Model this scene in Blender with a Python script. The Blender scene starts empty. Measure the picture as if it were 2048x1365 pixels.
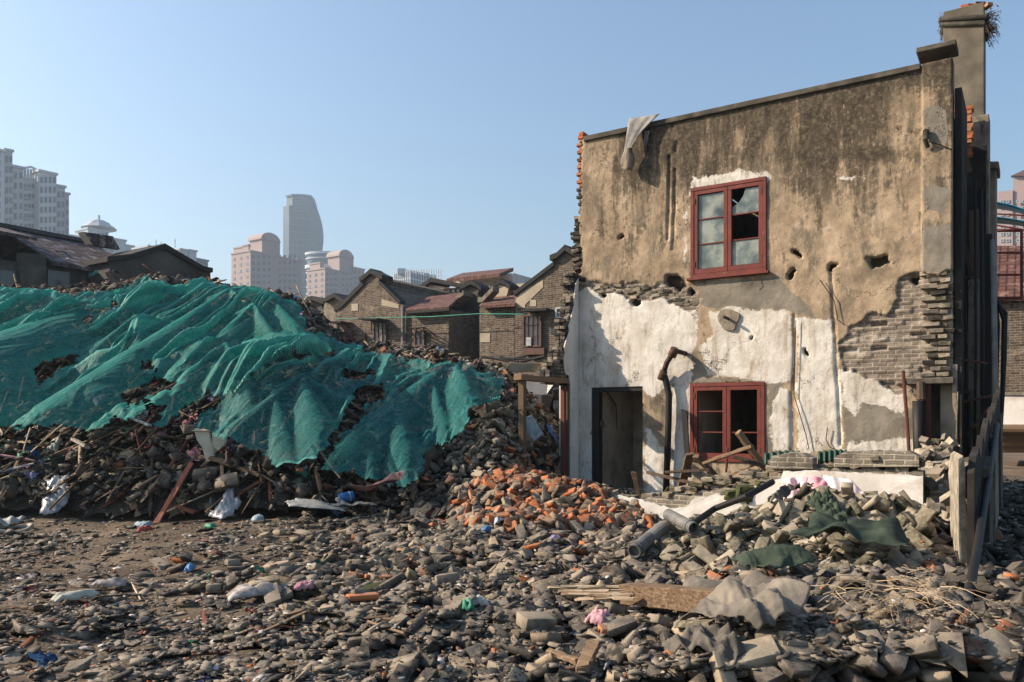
import bpy, bmesh, math, random
import numpy as np
from mathutils import Vector, Matrix, Euler, noise as mnoise

R = math.radians
scene = bpy.context.scene
COL = scene.collection
rnd = random.Random(7)
nr = np.random.RandomState(11)

# ------------------------------------------------------------------ camera
F = 1600.0            # focal length in pixels of the 2048 wide photograph
CZ = 1.6              # eye height
HOR = 840.0           # horizon row
cam_d = bpy.data.cameras.new('camera'); cam = bpy.data.objects.new('camera', cam_d); COL.objects.link(cam)
cam_d.sensor_width = 36.0; cam_d.lens = F / 2048 * 36.0
cam_d.shift_y = (HOR - 682.5) / 2048
cam_d.clip_start = 0.1; cam_d.clip_end = 12000
cam.location = (0, 0, CZ); cam.rotation_euler = (R(90), 0, 0)
scene.camera = cam

# ------------------------------------------------------------------ light
SUN = Vector((-0.84, 0.06, 0.50)).normalized()
world = bpy.data.worlds.new("World"); scene.world = world; world.use_nodes = True
wt = world.node_tree; wt.nodes.clear()
wo = wt.nodes.new('ShaderNodeOutputWorld'); wb = wt.nodes.new('ShaderNodeBackground'); ws = wt.nodes.new('ShaderNodeTexSky')
ws.sky_type = 'NISHITA'; ws.sun_disc = False
ws.sun_elevation = math.asin(SUN.z); ws.sun_rotation = math.atan2(SUN.x, SUN.y)
ws.altitude = 0; ws.air_density = 1.5; ws.dust_density = 2.2; ws.ozone_density = 5.0
wb.inputs['Strength'].default_value = 0.096
wt.links.new(ws.outputs[0], wb.inputs['Color']); wt.links.new(wb.outputs[0], wo.inputs['Surface'])
sl = bpy.data.lights.new('sun', 'SUN'); sl.energy = 5.0; sl.angle = R(0.5); sl.color = (1.0, 0.83, 0.65)
so = bpy.data.objects.new('sun', sl); COL.objects.link(so); so.rotation_euler = SUN.to_track_quat('Z', 'Y').to_euler()
scene.view_settings.view_transform = 'Standard'; scene.view_settings.look = 'None'
scene.view_settings.gamma = 1; scene.view_settings.exposure = 0.98
scene.render.resolution_x = 1024; scene.render.resolution_y = 682

# ------------------------------------------------------------------ tagging and mesh helpers
def tag(o, label=None, cat=None, group=None, kind=None):
    if label: o['label'] = label
    if cat: o['category'] = cat
    if group: o['group'] = group
    if kind: o['kind'] = kind
    return o
def thing(name, loc, label, cat, group=None):
    o = bpy.data.objects.new(name, None); COL.objects.link(o)
    o.location = loc; o.empty_display_size = 0.2
    return tag(o, label, cat, group)
def rootloc(o):
    v = Vector((0, 0, 0))
    while o is not None:
        v += o.location; o = o.parent
    return v
def raw_mesh(name, V, T, mats, midx=None, smooth=False):
    """V (n,3) array, T (m,k) face array, all faces the same size"""
    me = bpy.data.meshes.new(name)
    V = np.ascontiguousarray(V, dtype=np.float32); T = np.ascontiguousarray(T, dtype=np.int32)
    k = T.shape[1]
    me.vertices.add(len(V)); me.vertices.foreach_set('co', V.ravel())
    me.loops.add(T.size); me.loops.foreach_set('vertex_index', T.ravel())
    me.polygons.add(len(T)); me.polygons.foreach_set('loop_start', np.arange(0, T.size, k, dtype=np.int32))
    if midx is not None: me.polygons.foreach_set('material_index', np.asarray(midx, dtype=np.int32))
    if smooth: me.polygons.foreach_set('use_smooth', np.ones(len(T), dtype=bool))
    for m in mats: me.materials.append(m)
    me.update(calc_edges=True)
    return me
def link(name, me, parent=None, loc=(0, 0, 0)):
    o = bpy.data.objects.new(name, me); COL.objects.link(o); o.location = loc
    if parent is not None: o.parent = parent
    return o
class MB:
    def __init__(s): s.v = []; s.f = []
    def add(s, vs, fs):
        b = len(s.v); s.v += [tuple(v) for v in vs]; s.f += [tuple(i + b for i in f) for f in fs]; return s
    def box8(s, c8): return s.add(c8, [(0,3,2,1),(4,5,6,7),(0,1,5,4),(1,2,6,5),(2,3,7,6),(3,0,4,7)])
    def box(s, c, size, rot=None):
        hx, hy, hz = [q / 2 for q in size]
        P = [Vector(p) for p in ((-hx,-hy,-hz),(hx,-hy,-hz),(hx,hy,-hz),(-hx,hy,-hz),(-hx,-hy,hz),(hx,-hy,hz),(hx,hy,hz),(-hx,hy,hz))]
        if rot is not None:
            M = rot if isinstance(rot, Matrix) else Euler(rot).to_matrix()
            P = [M @ p for p in P]
        c = Vector(c); return s.box8([p + c for p in P])
    def prism(s, pts, off):
        """pts: 3-D outline, off: extrusion vector"""
        n = len(pts); off = Vector(off); pts = [Vector(p) for p in pts]
        return s.add(pts + [p + off for p in pts],
                     [tuple(range(n)), tuple(range(2*n-1, n-1, -1))] + [(i, i+n, (i+1) % n + n, (i+1) % n) for i in range(n)])
    def tube(s, pts, r, n=8, r2=None):
        pts = [Vector(p) for p in pts]; m = len(pts); vs = []
        prev = None
        for i, p in enumerate(pts):
            d = (pts[min(i+1, m-1)] - pts[max(i-1, 0)]).normalized()
            if prev is None: a = d.orthogonal().normalized()
            else: a = (prev - d * prev.dot(d)).normalized()
            prev = a; b = d.cross(a)
            rr = r if r2 is None else r + (r2 - r) * i / max(1, m-1)
            for k in range(n):
                t = 2 * math.pi * k / n; vs.append(p + (a * math.cos(t) + b * math.sin(t)) * rr)
        fs = [(i*n+k, i*n+(k+1) % n, (i+1)*n+(k+1) % n, (i+1)*n+k) for i in range(m-1) for k in range(n)]
        fs += [tuple(range(n-1, -1, -1)), tuple(range((m-1)*n, m*n))]
        return s.add(vs, fs)
    def build(s, name, mat, parent=None, smooth=False, bevel=0, jit=0, recalc=True):
        V = [Vector(v) for v in s.v]
        if parent is None:
            xs = [v.x for v in V]; ys = [v.y for v in V]; zs = [v.z for v in V]
            loc = Vector(((min(xs)+max(xs))/2, (min(ys)+max(ys))/2, min(zs))); base = loc
        else: loc = Vector((0, 0, 0)); base = rootloc(parent)
        me = bpy.data.meshes.new(name)
        me.from_pydata([tuple(v - base) for v in V], [], s.f)
        bm = bmesh.new(); bm.from_mesh(me)
        if bevel: bmesh.ops.bevel(bm, geom=list(bm.edges), offset=bevel, segments=1, affect='EDGES', clamp_overlap=True)
        if jit:
            for v in bm.verts: v.co += Vector((rnd.uniform(-1,1), rnd.uniform(-1,1), rnd.uniform(-1,1))) * jit
        if recalc: bmesh.ops.recalc_face_normals(bm, faces=bm.faces)
        bm.to_mesh(me); bm.free()
        me.materials.append(mat)
        if smooth:
            for p in me.polygons: p.use_smooth = True
        return link(name, me, parent, loc)

# ------------------------------------------------------------------ numpy noise
_perm = np.random.RandomState(3).rand(1 << 16)
def _h(ix, iy, sd):
    return _perm[(ix * 73856093 ^ iy * 19349663 ^ sd * 83492791) & 0xffff]
def vnoise(x, y, sd=0):
    x = np.asarray(x, dtype=np.float64); y = np.asarray(y, dtype=np.float64)
    xi = np.floor(x).astype(np.int64); yi = np.floor(y).astype(np.int64)
    fx = x - xi; fy = y - yi; fx = fx*fx*(3-2*fx); fy = fy*fy*(3-2*fy)
    a = _h(xi, yi, sd); b = _h(xi+1, yi, sd); c = _h(xi, yi+1, sd); d = _h(xi+1, yi+1, sd)
    return (a*(1-fx)+b*fx)*(1-fy) + (c*(1-fx)+d*fx)*fy
def fbm(x, y, oct=4, sd=0, gain=.5):
    t = 0; a = 1; n = 0
    for o in range(oct):
        t = t + a * vnoise(x * 2**o + 17.3*o, y * 2**o - 9.1*o, sd+o); n += a; a *= gain
    return t / n
def sstep(a, b, x):
    t = np.clip((np.asarray(x, dtype=float) - a) / (b - a), 0, 1); return t*t*(3-2*t)
def sdpoly(px, py, poly):
    """signed distance, positive inside"""
    px = np.asarray(px, dtype=float); py = np.asarray(py, dtype=float)
    inside = np.zeros(px.shape, bool); d2 = np.full(px.shape, 1e18)
    n = len(poly)
    for i in range(n):
        x0, y0 = poly[i]; x1, y1 = poly[(i+1) % n]
        ex, ey = x1-x0, y1-y0; L = ex*ex+ey*ey + 1e-9
        t = np.clip(((px-x0)*ex + (py-y0)*ey) / L, 0, 1)
        d2 = np.minimum(d2, (px-x0-t*ex)**2 + (py-y0-t*ey)**2)
        if y0 != y1:
            c = ((y0 > py) != (y1 > py)) & (px < (x1-x0)*(py-y0)/(y1-y0)+x0)
            inside ^= c
    d = np.sqrt(d2); return np.where(inside, d, -d)

# ------------------------------------------------------------------ places
def at(px, py, Y): return Vector(((px-1024)/F*Y, Y, CZ + (HOR-py)/F*Y))
UA = math.atan2(F, 2464)                         # the lane's grid: walls run along U, party walls along N
U = Vector((math.cos(UA), -math.sin(UA), 0)); N = Vector((-math.sin(UA), -math.cos(UA), 0)); Z = Vector((0, 0, 1))
class Plane:
    def __init__(s, px, Y, d, n): s.o = Vector(((px-1024)/F*Y, Y, 0)); s.d = d.copy(); s.n = n.copy()
    def q(s, px):
        t = (px-1024)/F
        return (t*s.o.y - s.o.x) / (s.d.x - t*s.d.y)
    def P(s, px, py, off=0):
        """point where the sight line meets the plane moved off metres to its front"""
        t = (px-1024)/F; o = s.o + s.n*off
        q = (t*o.y - o.x) / (s.d.x - t*s.d.y); Y = o.y + q*s.d.y
        return Vector((t*Y, Y, CZ + (HOR-py)/F*Y))
    def w(s, q, z, off=0): return s.o + s.d*q + s.n*off + Z*z
    def poly(s, pts, off=0): return [s.P(x, y, off) for x, y in pts]
FAC = Plane(1235, 16.0, U, N)          # the standing facade
LOW = Plane(1235, 12.0, U, N)          # stub of the front wall
ROW = Plane(900, 36.0, U, N)           # row of houses behind
CORN = FAC.P(1157, HOR); CORN.z = 0
PARTY = Plane(1157, 1, N, U); PARTY.o = CORN.copy()     # party wall left of the facade, coming towards us along N

# ------------------------------------------------------------------ materials
class NT:
    def __init__(s, name):
        s.m = bpy.data.materials.new(name); s.m.use_nodes = True; s.t = s.m.node_tree; s.t.nodes.clear()
        s.out = s.t.nodes.new('ShaderNodeOutputMaterial'); s.b = s.t.nodes.new('ShaderNodeBsdfPrincipled')
        s.t.links.new(s.b.outputs[0], s.out.inputs['Surface'])
        s.geo = s.t.nodes.new('ShaderNodeNewGeometry'); s.pos = s.geo.outputs['Position']
    def set(s, sock, v):
        if isinstance(v, bpy.types.NodeSocket): s.t.links.new(v, sock)
        elif isinstance(v, (tuple, list)) and len(v) == 3 and sock.type == 'RGBA': sock.default_value = (*v, 1)
        else: sock.default_value = v
    def n(s, typ, **k):
        nd = s.t.nodes.new(typ)
        for a, v in k.items(): setattr(nd, a, v)
        return nd
    def noise(s, scale, vec=None, detail=4, rough=.55, dist=0):
        nd = s.n('ShaderNodeTexNoise'); s.set(nd.inputs['Vector'], vec or s.pos); nd.inputs['Scale'].default_value = scale
        nd.inputs['Detail'].default_value = detail; nd.inputs['Roughness'].default_value = rough; nd.inputs['Distortion'].default_value = dist
        return nd.outputs['Fac']
    def mul(s, vec, xyz):
        nd = s.n('ShaderNodeVectorMath', operation='MULTIPLY'); s.set(nd.inputs[0], vec); nd.inputs[1].default_value = xyz; return nd.outputs[0]
    def math(s, op, a, b=0.0, c=0.0, clamp=False):
        nd = s.n('ShaderNodeMath', operation=op, use_clamp=clamp)
        for i, v in enumerate((a, b, c)): s.set(nd.inputs[i], v)
        return nd.outputs[0]
    def ramp(s, fac, stops, interp='LINEAR'):
        nd = s.n('ShaderNodeValToRGB'); r = nd.color_ramp; r.interpolation = interp
        while len(r.elements) < len(stops): r.elements.new(0.5)
        for e, (p, c) in zip(r.elements, stops):
            e.position = p; e.color = (*c, 1) if isinstance(c, (tuple, list)) else (c, c, c, 1)
        s.set(nd.inputs[0], fac); return nd.outputs[0]
    def mix(s, fac, a, b, mode='MIX'):
        nd = s.n('ShaderNodeMix', data_type='RGBA', blend_type=mode)
        s.set(nd.inputs[0], fac); s.set(nd.inputs[6], a); s.set(nd.inputs[7], b); return nd.outputs[2]
    def step(s, fac, lo, hi):
        nd = s.n('ShaderNodeMapRange', interpolation_type='SMOOTHSTEP'); s.set(nd.inputs[0], fac)
        nd.inputs[1].default_value = lo; nd.inputs[2].default_value = hi; return nd.outputs[0]
    def attr(s, name): return s.n('ShaderNodeAttribute', attribute_name=name).outputs['Fac']
    def rand(s):
        oi = s.n('ShaderNodeObjectInfo'); return s.math('FRACT', s.math('ADD', s.geo.outputs['Random Per Island'], oi.outputs['Random']))
    def bump(s, h, strength, dist=0.02):
        nd = s.n('ShaderNodeBump'); nd.inputs['Strength'].default_value = strength; nd.inputs['Distance'].default_value = dist
        s.set(nd.inputs['Height'], h); s.t.links.new(nd.outputs[0], s.b.inputs['Normal']); return nd
    def done(s, col, rough=.9, metal=0, spec=.3):
        s.set(s.b.inputs['Base Color'], col); s.set(s.b.inputs['Roughness'], rough)
        s.b.inputs['Metallic'].default_value = metal; s.b.inputs['Specular IOR Level'].default_value = spec
        return s.m
def mottled(name, cols, scale=6, rough=.9, bump=.4, bscale=40, rand=.35, metal=0, spec=.3, dust=None, stretch=None):
    """colour varies between cols with noise and from piece to piece"""
    n = NT(name); p = n.pos if stretch is None else n.mul(n.pos, stretch)
    f = n.noise(scale, p, 5, .6)
    k = len(cols); f2 = n.math('ADD', n.math('MULTIPLY', f, 1.6), n.math('MULTIPLY_ADD', n.rand(), rand*2, -.3-rand))
    col = n.ramp(f2, [((i+.5)/k, c) for i, c in enumerate(cols)])
    if dust is not None:
        up = n.n('ShaderNodeSeparateXYZ'); n.set(up.inputs[0], n.geo.outputs['Normal'])
        d = n.math('MULTIPLY', n.step(n.noise(scale*2.5, None, 5, .7), .4, .65), n.step(up.outputs[2], -.2, .8))  # upward faces paler: dust, with sunlit tops put into the colour
        col = n.mix(n.math('MULTIPLY', d, .7), col, dust)
    n.bump(n.noise(bscale, p, 5, .7), bump, .01)
    return n.done(col, rough, metal, spec)
def paint(name, col, chip=(.25, .2, .15), amt=.55, rough=.55, scale=14):
    n = NT(name); f = n.noise(scale, None, 6, .7); g = n.noise(3, None, 4, .6)
    c = n.mix(n.step(g, .3, .75), col, tuple(q*.62 for q in col)); c = n.mix(n.step(f, amt+.08, amt+.14), c, chip)
    n.bump(f, .3, .005); return n.done(c, rough)
def wood(name, c1, c2, rough=.85):
    n = NT(name); w = n.noise(9, n.mul(n.pos, (1, 1, 1)), 6, .75, 2.5); g = n.noise(90, n.mul(n.pos, (.35, .35, .35)), 3, .7)
    r = n.rand(); c = n.ramp(n.math('MULTIPLY_ADD', r, .5, n.math('MULTIPLY', w, .6)), [(.2, c1), (.75, c2)])
    n.bump(g, .5, .006); return n.done(c, rough)
def wallcoords(n):
    """(run along the wall, height) in metres for walls of the lane's grid"""
    def dot(v, w):
        nd = n.n('ShaderNodeVectorMath', operation='DOT_PRODUCT'); n.set(nd.inputs[0], v); nd.inputs[1].default_value = w; return nd.outputs['Value']
    du = dot(n.pos, tuple(U)); dn = dot(n.pos, tuple(N)); nu = n.math('ABSOLUTE', dot(n.geo.outputs['Normal'], tuple(U)))
    sel = n.math('GREATER_THAN', nu, .7); s = n.math('ADD', n.math('MULTIPLY', du, n.math('SUBTRACT', 1.0, sel)), n.math('MULTIPLY', dn, sel))
    sp = n.n('ShaderNodeSeparateXYZ'); n.set(sp.inputs[0], n.pos)
    cb = n.n('ShaderNodeCombineXYZ'); n.set(cb.inputs[0], s); n.set(cb.inputs[1], sp.outputs[2]); return cb.outputs[0], sp.outputs[2]
def bricktex(n, vec, c1, c2, mort, bw=.235, bh=.062, ms=.012, sc=1.0):
    w = n.noise(3.5, vec, 4, .6); wv = n.n('ShaderNodeVectorMath', operation='MULTIPLY_ADD')
    cb = n.n('ShaderNodeCombineXYZ'); n.set(cb.inputs[0], w); n.set(cb.inputs[1], n.noise(5.5, vec, 3, .6))
    n.set(wv.inputs[0], cb.outputs[0]); wv.inputs[1].default_value = (.03, .03, 0); n.set(wv.inputs[2], vec)
    b = n.n('ShaderNodeTexBrick'); n.set(b.inputs['Vector'], wv.outputs[0])
    b.inputs['Scale'].default_value = sc; b.inputs['Mortar Size'].default_value = ms; b.inputs['Mortar Smooth'].default_value = .4
    b.inputs['Brick Width'].default_value = bw; b.inputs['Row Height'].default_value = bh
    n.set(b.inputs['Color1'], c1); n.set(b.inputs['Color2'], c2); n.set(b.inputs['Mortar'], mort); return b

GREYB = mottled('grey_brick', [(.018,.017,.015), (.05,.045,.038), (.115,.1,.08), (.24,.2,.15)], 5, .95, .5, 45, .45, dust=(.22,.18,.135))
DARKB = mottled('dark_and_shaded_debris', [(.01,.009,.008), (.024,.021,.017), (.055,.048,.038), (.12,.1,.08)], 5, .95, .5, 45, .4, dust=(.085,.072,.055))  # dark pieces; at the right edge this tone stands in for shade
PALEB = mottled('pale_lichen_brick', [(.04,.038,.02), (.105,.092,.062), (.2,.172,.125), (.33,.28,.21)], 6, .95, .5, 40, .35, dust=(.27,.23,.165))
REDB = mottled('orange_brick', [(.09,.045,.028), (.26,.085,.034), (.43,.13,.04), (.3,.18,.11)], 6, .95, .5, 40, .4, dust=(.27,.18,.12))
CONC = mottled('broken_concrete', [(.045,.04,.034), (.115,.103,.082), (.21,.187,.145), (.36,.31,.235)], 4, .95, .6, 30, .35, dust=(.24,.2,.145))
SHARD = mottled('slate_and_tile_shards', [(.018,.016,.013), (.04,.036,.031), (.092,.081,.066), (.22,.185,.14)], 8, .8, .4, 60, .7, dust=(.17,.142,.105))
SOIL = NT('trodden_soil_and_dust')
_f = SOIL.noise(.9, None, 6, .65); _g = SOIL.noise(26, None, 6, .75)
_c = SOIL.ramp(_f, [(.3, (.045,.033,.023)), (.5, (.11,.082,.056)), (.7, (.22,.165,.112))])
_c = SOIL.mix(SOIL.step(_g, .45, .7), _c, (.22,.168,.115)); _c = SOIL.mix(SOIL.step(SOIL.noise(60, None, 3, .6), .6, .72), _c, (.03,.027,.024))
SOIL.bump(_g, .9, .03); SOIL = SOIL.done(_c, .97, 0, .2)
WOODD = wood('dark_old_timber', (.035,.024,.017), (.12,.08,.052))
WOODL = wood('weathered_timber', (.06,.04,.025), (.22,.145,.085))
WOODR = wood('red_stained_timber', (.06,.022,.015), (.17,.055,.033))
WOODP = wood('pale_splintered_timber', (.2,.15,.1), (.42,.34,.24))
REDP = paint('oxblood_window_paint', (.16,.032,.022), (.24,.13,.09), .54, .6)
BLACKP = paint('black_worn_paint', (.012,.011,.01), (.06,.045,.035), .58, .6)
GLASSG = NT('patchy_reflection_glass'); _f = GLASSG.noise(2.6, None, 5, .65)
GLASSG = GLASSG.done(GLASSG.ramp(_f, [(.34, (.04,.06,.058)), (.48, (.12,.15,.135)), (.62, (.26,.28,.24))]), .22, 0, .6)  # patchy pane colour stands in for reflections
IRON = mottled('rusty_pipe', [(.03,.02,.016), (.07,.04,.028), (.16,.07,.04)], 12, .7, .4, 60, .1, .2)
PIPEG = mottled('grey_plastic_pipe', [(.09,.09,.085), (.17,.165,.15)], 5, .6, .2, 30, .1)
MOSS = mottled('moss', [(.03,.035,.012), (.07,.075,.025)], 14, 1, .8, 70, .2)
# ================================================================== the standing ruin
FACTOP = 7.36
def fac_px(s, z):
    X = FAC.o.x + s*U.x; Y = FAC.o.y + s*U.y
    return 1024 + F*X/Y, HOR - (z-CZ)*F/Y
def q(px): return FAC.q(px)
def zz(px, py): return FAC.P(px, py).z
def rect(x0, x1, y0, y1):
    """(s0, s1, z0, z1) of an upright rectangle on the facade; y's read at its left edge"""
    return (q(x0), q(x1), zz(x0, y1), zz(x0, y0))
WIN_UP = rect(1383, 1534, 379, 558); WIN_LO = rect(1382, 1531, 768, 922); DOOR = rect(1184, 1287, 776, 1020)
NICHE = (q(1846), q(1906), -0.3, zz(1846, 768))
OPEN = [WIN_UP, WIN_LO, DOOR, NICHE]
def cutgrid(a, b, step, edges):
    g = list(np.arange(a, b + 1e-6, step)); g = [v for v in g if all(abs(v-e) > step*.55 for e in edges)]
    return np.array(sorted(g + [e for e in edges if a <= e <= b]))
def m_plaster():
    n = NT('stained_render_limewash_and_brick'); vec, zc = wallcoords(n)
    fine = n.noise(13, None, 6, .7); mid = n.noise(2.3, None, 5, .62); big = n.noise(.7, None, 4, .6)
    vert = n.noise(5, n.mul(n.pos, (1, 1, .16)), 6, .68)
    # bare render
    tan = n.ramp(mid, [(.25, (.15,.11,.077)), (.42, (.27,.203,.135)), (.58, (.39,.297,.198)), (.75, (.51,.4,.3))])
    tan = n.mix(n.step(n.noise(3.1, n.mul(n.pos, (1,1,.45)), 6, .72), .47, .66), tan, (.15,.127,.09))
    grit = n.step(n.noise(48, None, 3, .6), .62, .74); tan = n.mix(n.math('MULTIPLY', grit, .5), tan, (.13,.11,.08))
    tan = n.mix(n.math('MULTIPLY', n.step(n.noise(30, None, 3, .7), .64, .7), .6), tan, (.6,.52,.4))
    # soot and moss stain
    st = n.attr('stain'); sf = n.math('ADD', n.math('MULTIPLY', st, .68), n.math('ADD', n.math('MULTIPLY', mid, 1.0), n.math('MULTIPLY_ADD', vert, 1.7, n.math('MULTIPLY', fine, 1.1))))
    sm = n.step(sf, 1.87, 2.3)
    dark = n.ramp(fine, [(.28, (.012,.01,.008)), (.48, (.042,.034,.024)), (.62, (.11,.088,.06)), (.8, (.24,.19,.13))])
    tan = n.mix(n.math('MULTIPLY', sm, .93), tan, dark)
    vo = n.n('ShaderNodeTexVoronoi', feature='DISTANCE_TO_EDGE'); wp = n.n('ShaderNodeVectorMath', operation='MULTIPLY_ADD'); cbv = n.n('ShaderNodeCombineXYZ')
    n.set(cbv.inputs[0], n.noise(3, None, 5, .7)); n.set(cbv.inputs[1], n.noise(4, None, 5, .7)); n.set(cbv.inputs[2], n.noise(3.5, None, 5, .7)); n.set(wp.inputs[0], cbv.outputs[0]); wp.inputs[1].default_value = (.9,.9,.9); n.set(wp.inputs[2], n.pos)
    n.set(vo.inputs['Vector'], wp.outputs[0]); vo.inputs['Scale'].default_value = .85
    crack = n.math('MULTIPLY', n.math('SUBTRACT', 1.0, n.step(vo.outputs['Distance'], .003, .012)), n.step(n.noise(1.1, None, 3, .6), .5, .6))
    spk = n.step(n.noise(19, n.mul(n.pos, (1,1,.35)), 4, .7), .66, .7)
    gp = n.attr('greypatch'); gm = n.step(n.math('ADD', gp, n.math('MULTIPLY', fine, .35)), .62, .72)
    tan = n.mix(n.math('MULTIPLY', gm, .85), tan, n.ramp(mid, [(.3, (.12,.11,.09)), (.7, (.24,.22,.18))]))
    # limewash
    wa = n.attr('white'); wf = n.math('ADD', wa, n.math('MULTIPLY', n.math('ADD', fine, n.noise(3.7, None, 5, .7)), .8)); wm = n.step(wf, 1.16, 1.26)
    wear = n.step(n.noise(5, n.mul(n.pos, (1,1,.4)), 6, .75), .5, .68)
    lime = n.ramp(mid, [(.25, (.42,.38,.32)), (.55, (.6,.57,.51)), (.8, (.72,.69,.63))])
    lime = n.mix(n.math('MULTIPLY', n.step(n.noise(2.1, n.mul(n.pos, (1,1,.25)), 5, .6), .5, .75), .75), lime, (.4,.33,.25))
    drip = n.math('MULTIPLY', n.step(n.noise(7, n.mul(n.pos, (1,1,.09)), 5, .65), .54, .68), .6); lime = n.mix(drip, lime, (.3,.245,.18)); lime = n.mix(n.math('MULTIPLY', n.step(fine, .6, .68), .6), lime, (.26,.22,.17))
    wm = n.math('MULTIPLY', wm, n.math('MULTIPLY_ADD', wear, -.75, 1.0))
    col = n.mix(wm, tan, lime)
    col = n.mix(n.math('MULTIPLY', spk, .45), col, (.5,.43,.33)); col = n.mix(crack, col, (.03,.024,.018))
    # exposed brick
    bt = bricktex(n, vec, (.14,.115,.092), (.25,.205,.163), (.32,.27,.215), .235, .066, .013)
    bc = n.mix(n.math('MULTIPLY', n.step(n.noise(7, None, 5, .7), .42, .62), .6), bt.outputs[0], (.15,.125,.09))
    bc = n.mix(n.math('MULTIPLY', n.step(n.noise(2.6, None, 4, .6), .52, .66), .65), bc, (.46,.41,.33))
    bm_ = n.attr('brick'); bmk = n.step(bm_, .45, .55)
    col = n.mix(bmk, col, bc)
    hole = n.attr('hole'); col = n.mix(n.step(hole, .3, .6), col, (.05,.04,.03))
    h = n.math('ADD', n.math('MULTIPLY', fine, .5), n.math('ADD', n.math('MULTIPLY', n.noise(55, None, 4, .6), .25), n.math('MULTIPLY', n.math('MULTIPLY', bt.outputs['Fac'], bmk), -1.1)))
    n.bump(h, .75, .03)
    return n.done(col, .95, 0, .2)
MPLAS = m_plaster()
def facade(parent):
    sL = q(1136); sR = q(1908); st = .024
    ed_s = sorted({e for o in OPEN for e in o[:2]}); ed_z = sorted({e for o in OPEN for e in o[2:]} | {FACTOP})
    S = cutgrid(sL, sR, st, ed_s); Zg = cutgrid(-.3, FACTOP, st, ed_z)
    SS, ZZ = np.meshgrid(S, Zg, indexing='ij'); PX, PY = fac_px(SS, ZZ)
    nz = (fbm(SS*3, ZZ*3, 5, 5) - .5); nf = (fbm(SS*11, ZZ*11, 3, 9) - .5); wobx = nz*34 + nf*12; woby = (fbm(SS*3+50, ZZ*3, 5, 15) - .5)*34 + nf*10
    X = PX + wobx; Y = PY + woby
    brick_polys = [[(1915,538),(1850,545),(1800,556),(1792,596),(1745,640),(1700,652),(1676,700),(1688,742),(1740,752),(1790,782),(1835,812),(1850,772),(1915,772)],
                   [(1130,556),(1200,562),(1275,566),(1330,572),(1372,560),(1398,592),(1396,632),(1350,612),(1290,600),(1230,588),(1172,580),(1130,584)]]
    brick = np.maximum.reduce([sdpoly(X, Y, p) for p in brick_polys])
    white_polys = [[(1140,578),(1180,576),(1260,588),(1330,604),(1390,628),(1396,660),(1386,704),(1350,716),(1340,770),(1310,790),(1290,776),(1186,776),(1186,1030),(1140,1030)],
                   [(1418,625),(1500,620),(1582,626),(1584,764),(1545,770),(1480,756),(1420,752),(1400,700),(1424,668)],
                   [(1598,640),(1662,640),(1670,700),(1680,780),(1684,900),(1600,905),(1598,800)],[(1560,775),(1580,790),(1582,900),(1548,900),(1545,810)],
                   [(1684,742),(1742,758),(1800,790),(1812,830),(1770,812),(1728,800),(1716,830),(1690,810)],
                   [(1380,352),(1430,350),(1480,338),(1540,338),(1556,352),(1536,378),(1420,384),(1384,400),(1380,560),(1366,560),(1368,430)],
                   [(1640,345),(1700,345),(1748,356),(1742,368),(1700,364),(1672,366)],
                   [(1350,720),(1380,712),(1382,880),(1380,960),(1345,990),(1340,880)],[(1296,860),(1330,900),(1330,1000),(1290,1000)],[(1700,890),(1830,880),(1834,905),(1690,905)]]
    wx = PX + wobx*.55; wy = PY + woby*.55
    white = np.clip(np.maximum.reduce([sdpoly(wx, wy, p) - (9 if k_ in (5, 6) else 0) for k_, p in enumerate(white_polys)]) / 26 + .5, 0, 1)
    holes_c = [(1595,505,7,7),(1583,551,7,7),(1665,536,9,9),(1762,524,19,9),(1718,148,6,5),(1346,566,17,11),(1378,580,7,9),(1240,478,7,6),(1205,592,7,8),
               (1270,600,6,6),(1830,560,9,6),(1610,700,4,4),(1500,675,4,4),(1470,200,5,4)]
    hole = np.zeros_like(X)
    for cx, cy, rx, ry in holes_c: hole = np.maximum(hole, 1 - np.sqrt(((PX+wobx*.8-cx)/rx)**2 + ((PY+woby*.8-cy)/ry)**2)*.78 - (nf*.9))
    hole = np.clip(hole*2, 0, 1)
    chase = np.zeros_like(X)
    for (x0, y0, x1, y1, w) in [(1341,312,1336,480,3.2),(1352,340,1347,500,3),(1354,286,1353,304,4),(1346,232,1347,255,3),(1663,540,1667,640,3.2),(1669,640,1682,890,3),(1586,790,1587,900,7),(1590,630,1588,780,3)]:
        L = math.hypot(x1-x0, y1-y0); t = np.clip(((PX-x0)*(x1-x0)+(PY-y0)*(y1-y0))/L/L, 0, 1)
        d = np.hypot(PX+wobx*.12-x0-t*(x1-x0), PY-y0-t*(y1-y0)); chase = np.maximum(chase, np.clip(1.4-d/w, 0, 1))
    # where soot and moss grow
    top = (PY - (262 + (1170-PX)*.2239)) / 2.0          # rows below the coping, in 2048-wide pixels / 2
    top = PY - (262 - (PX-1170)*.2239)
    stn = np.clip(1.15 - top/ (150 + 90*sstep(1500,1700,PX)), -.4, 1)*sstep(1215,1330,PX)*(1-.5*sstep(1755,1830,PX+wobx)*sstep(30,130,top+woby))
    def blob(cx, cy, rx, ry, a): return a*np.exp(-(((PX-cx)/rx)**2+((PY-cy)/ry)**2))
    stn += blob(1285,360,50,110,.5) + blob(1300,480,90,40,.3) + blob(1390,330,90,40,.4) + blob(1240,290,22,60,.35) + blob(1620,330,70,80,.5) + blob(1730,310,120,12,.5) + blob(1640,410,25,40,.3)
    stn += blob(1570,480,20,60,.28) + blob(1450,680,60,30,.25) + blob(1700,960,200,90,.3) + blob(1860,120,60,30,.35) + blob(1310,860,40,110,.3) + blob(1340,740,30,90,.35)
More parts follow.
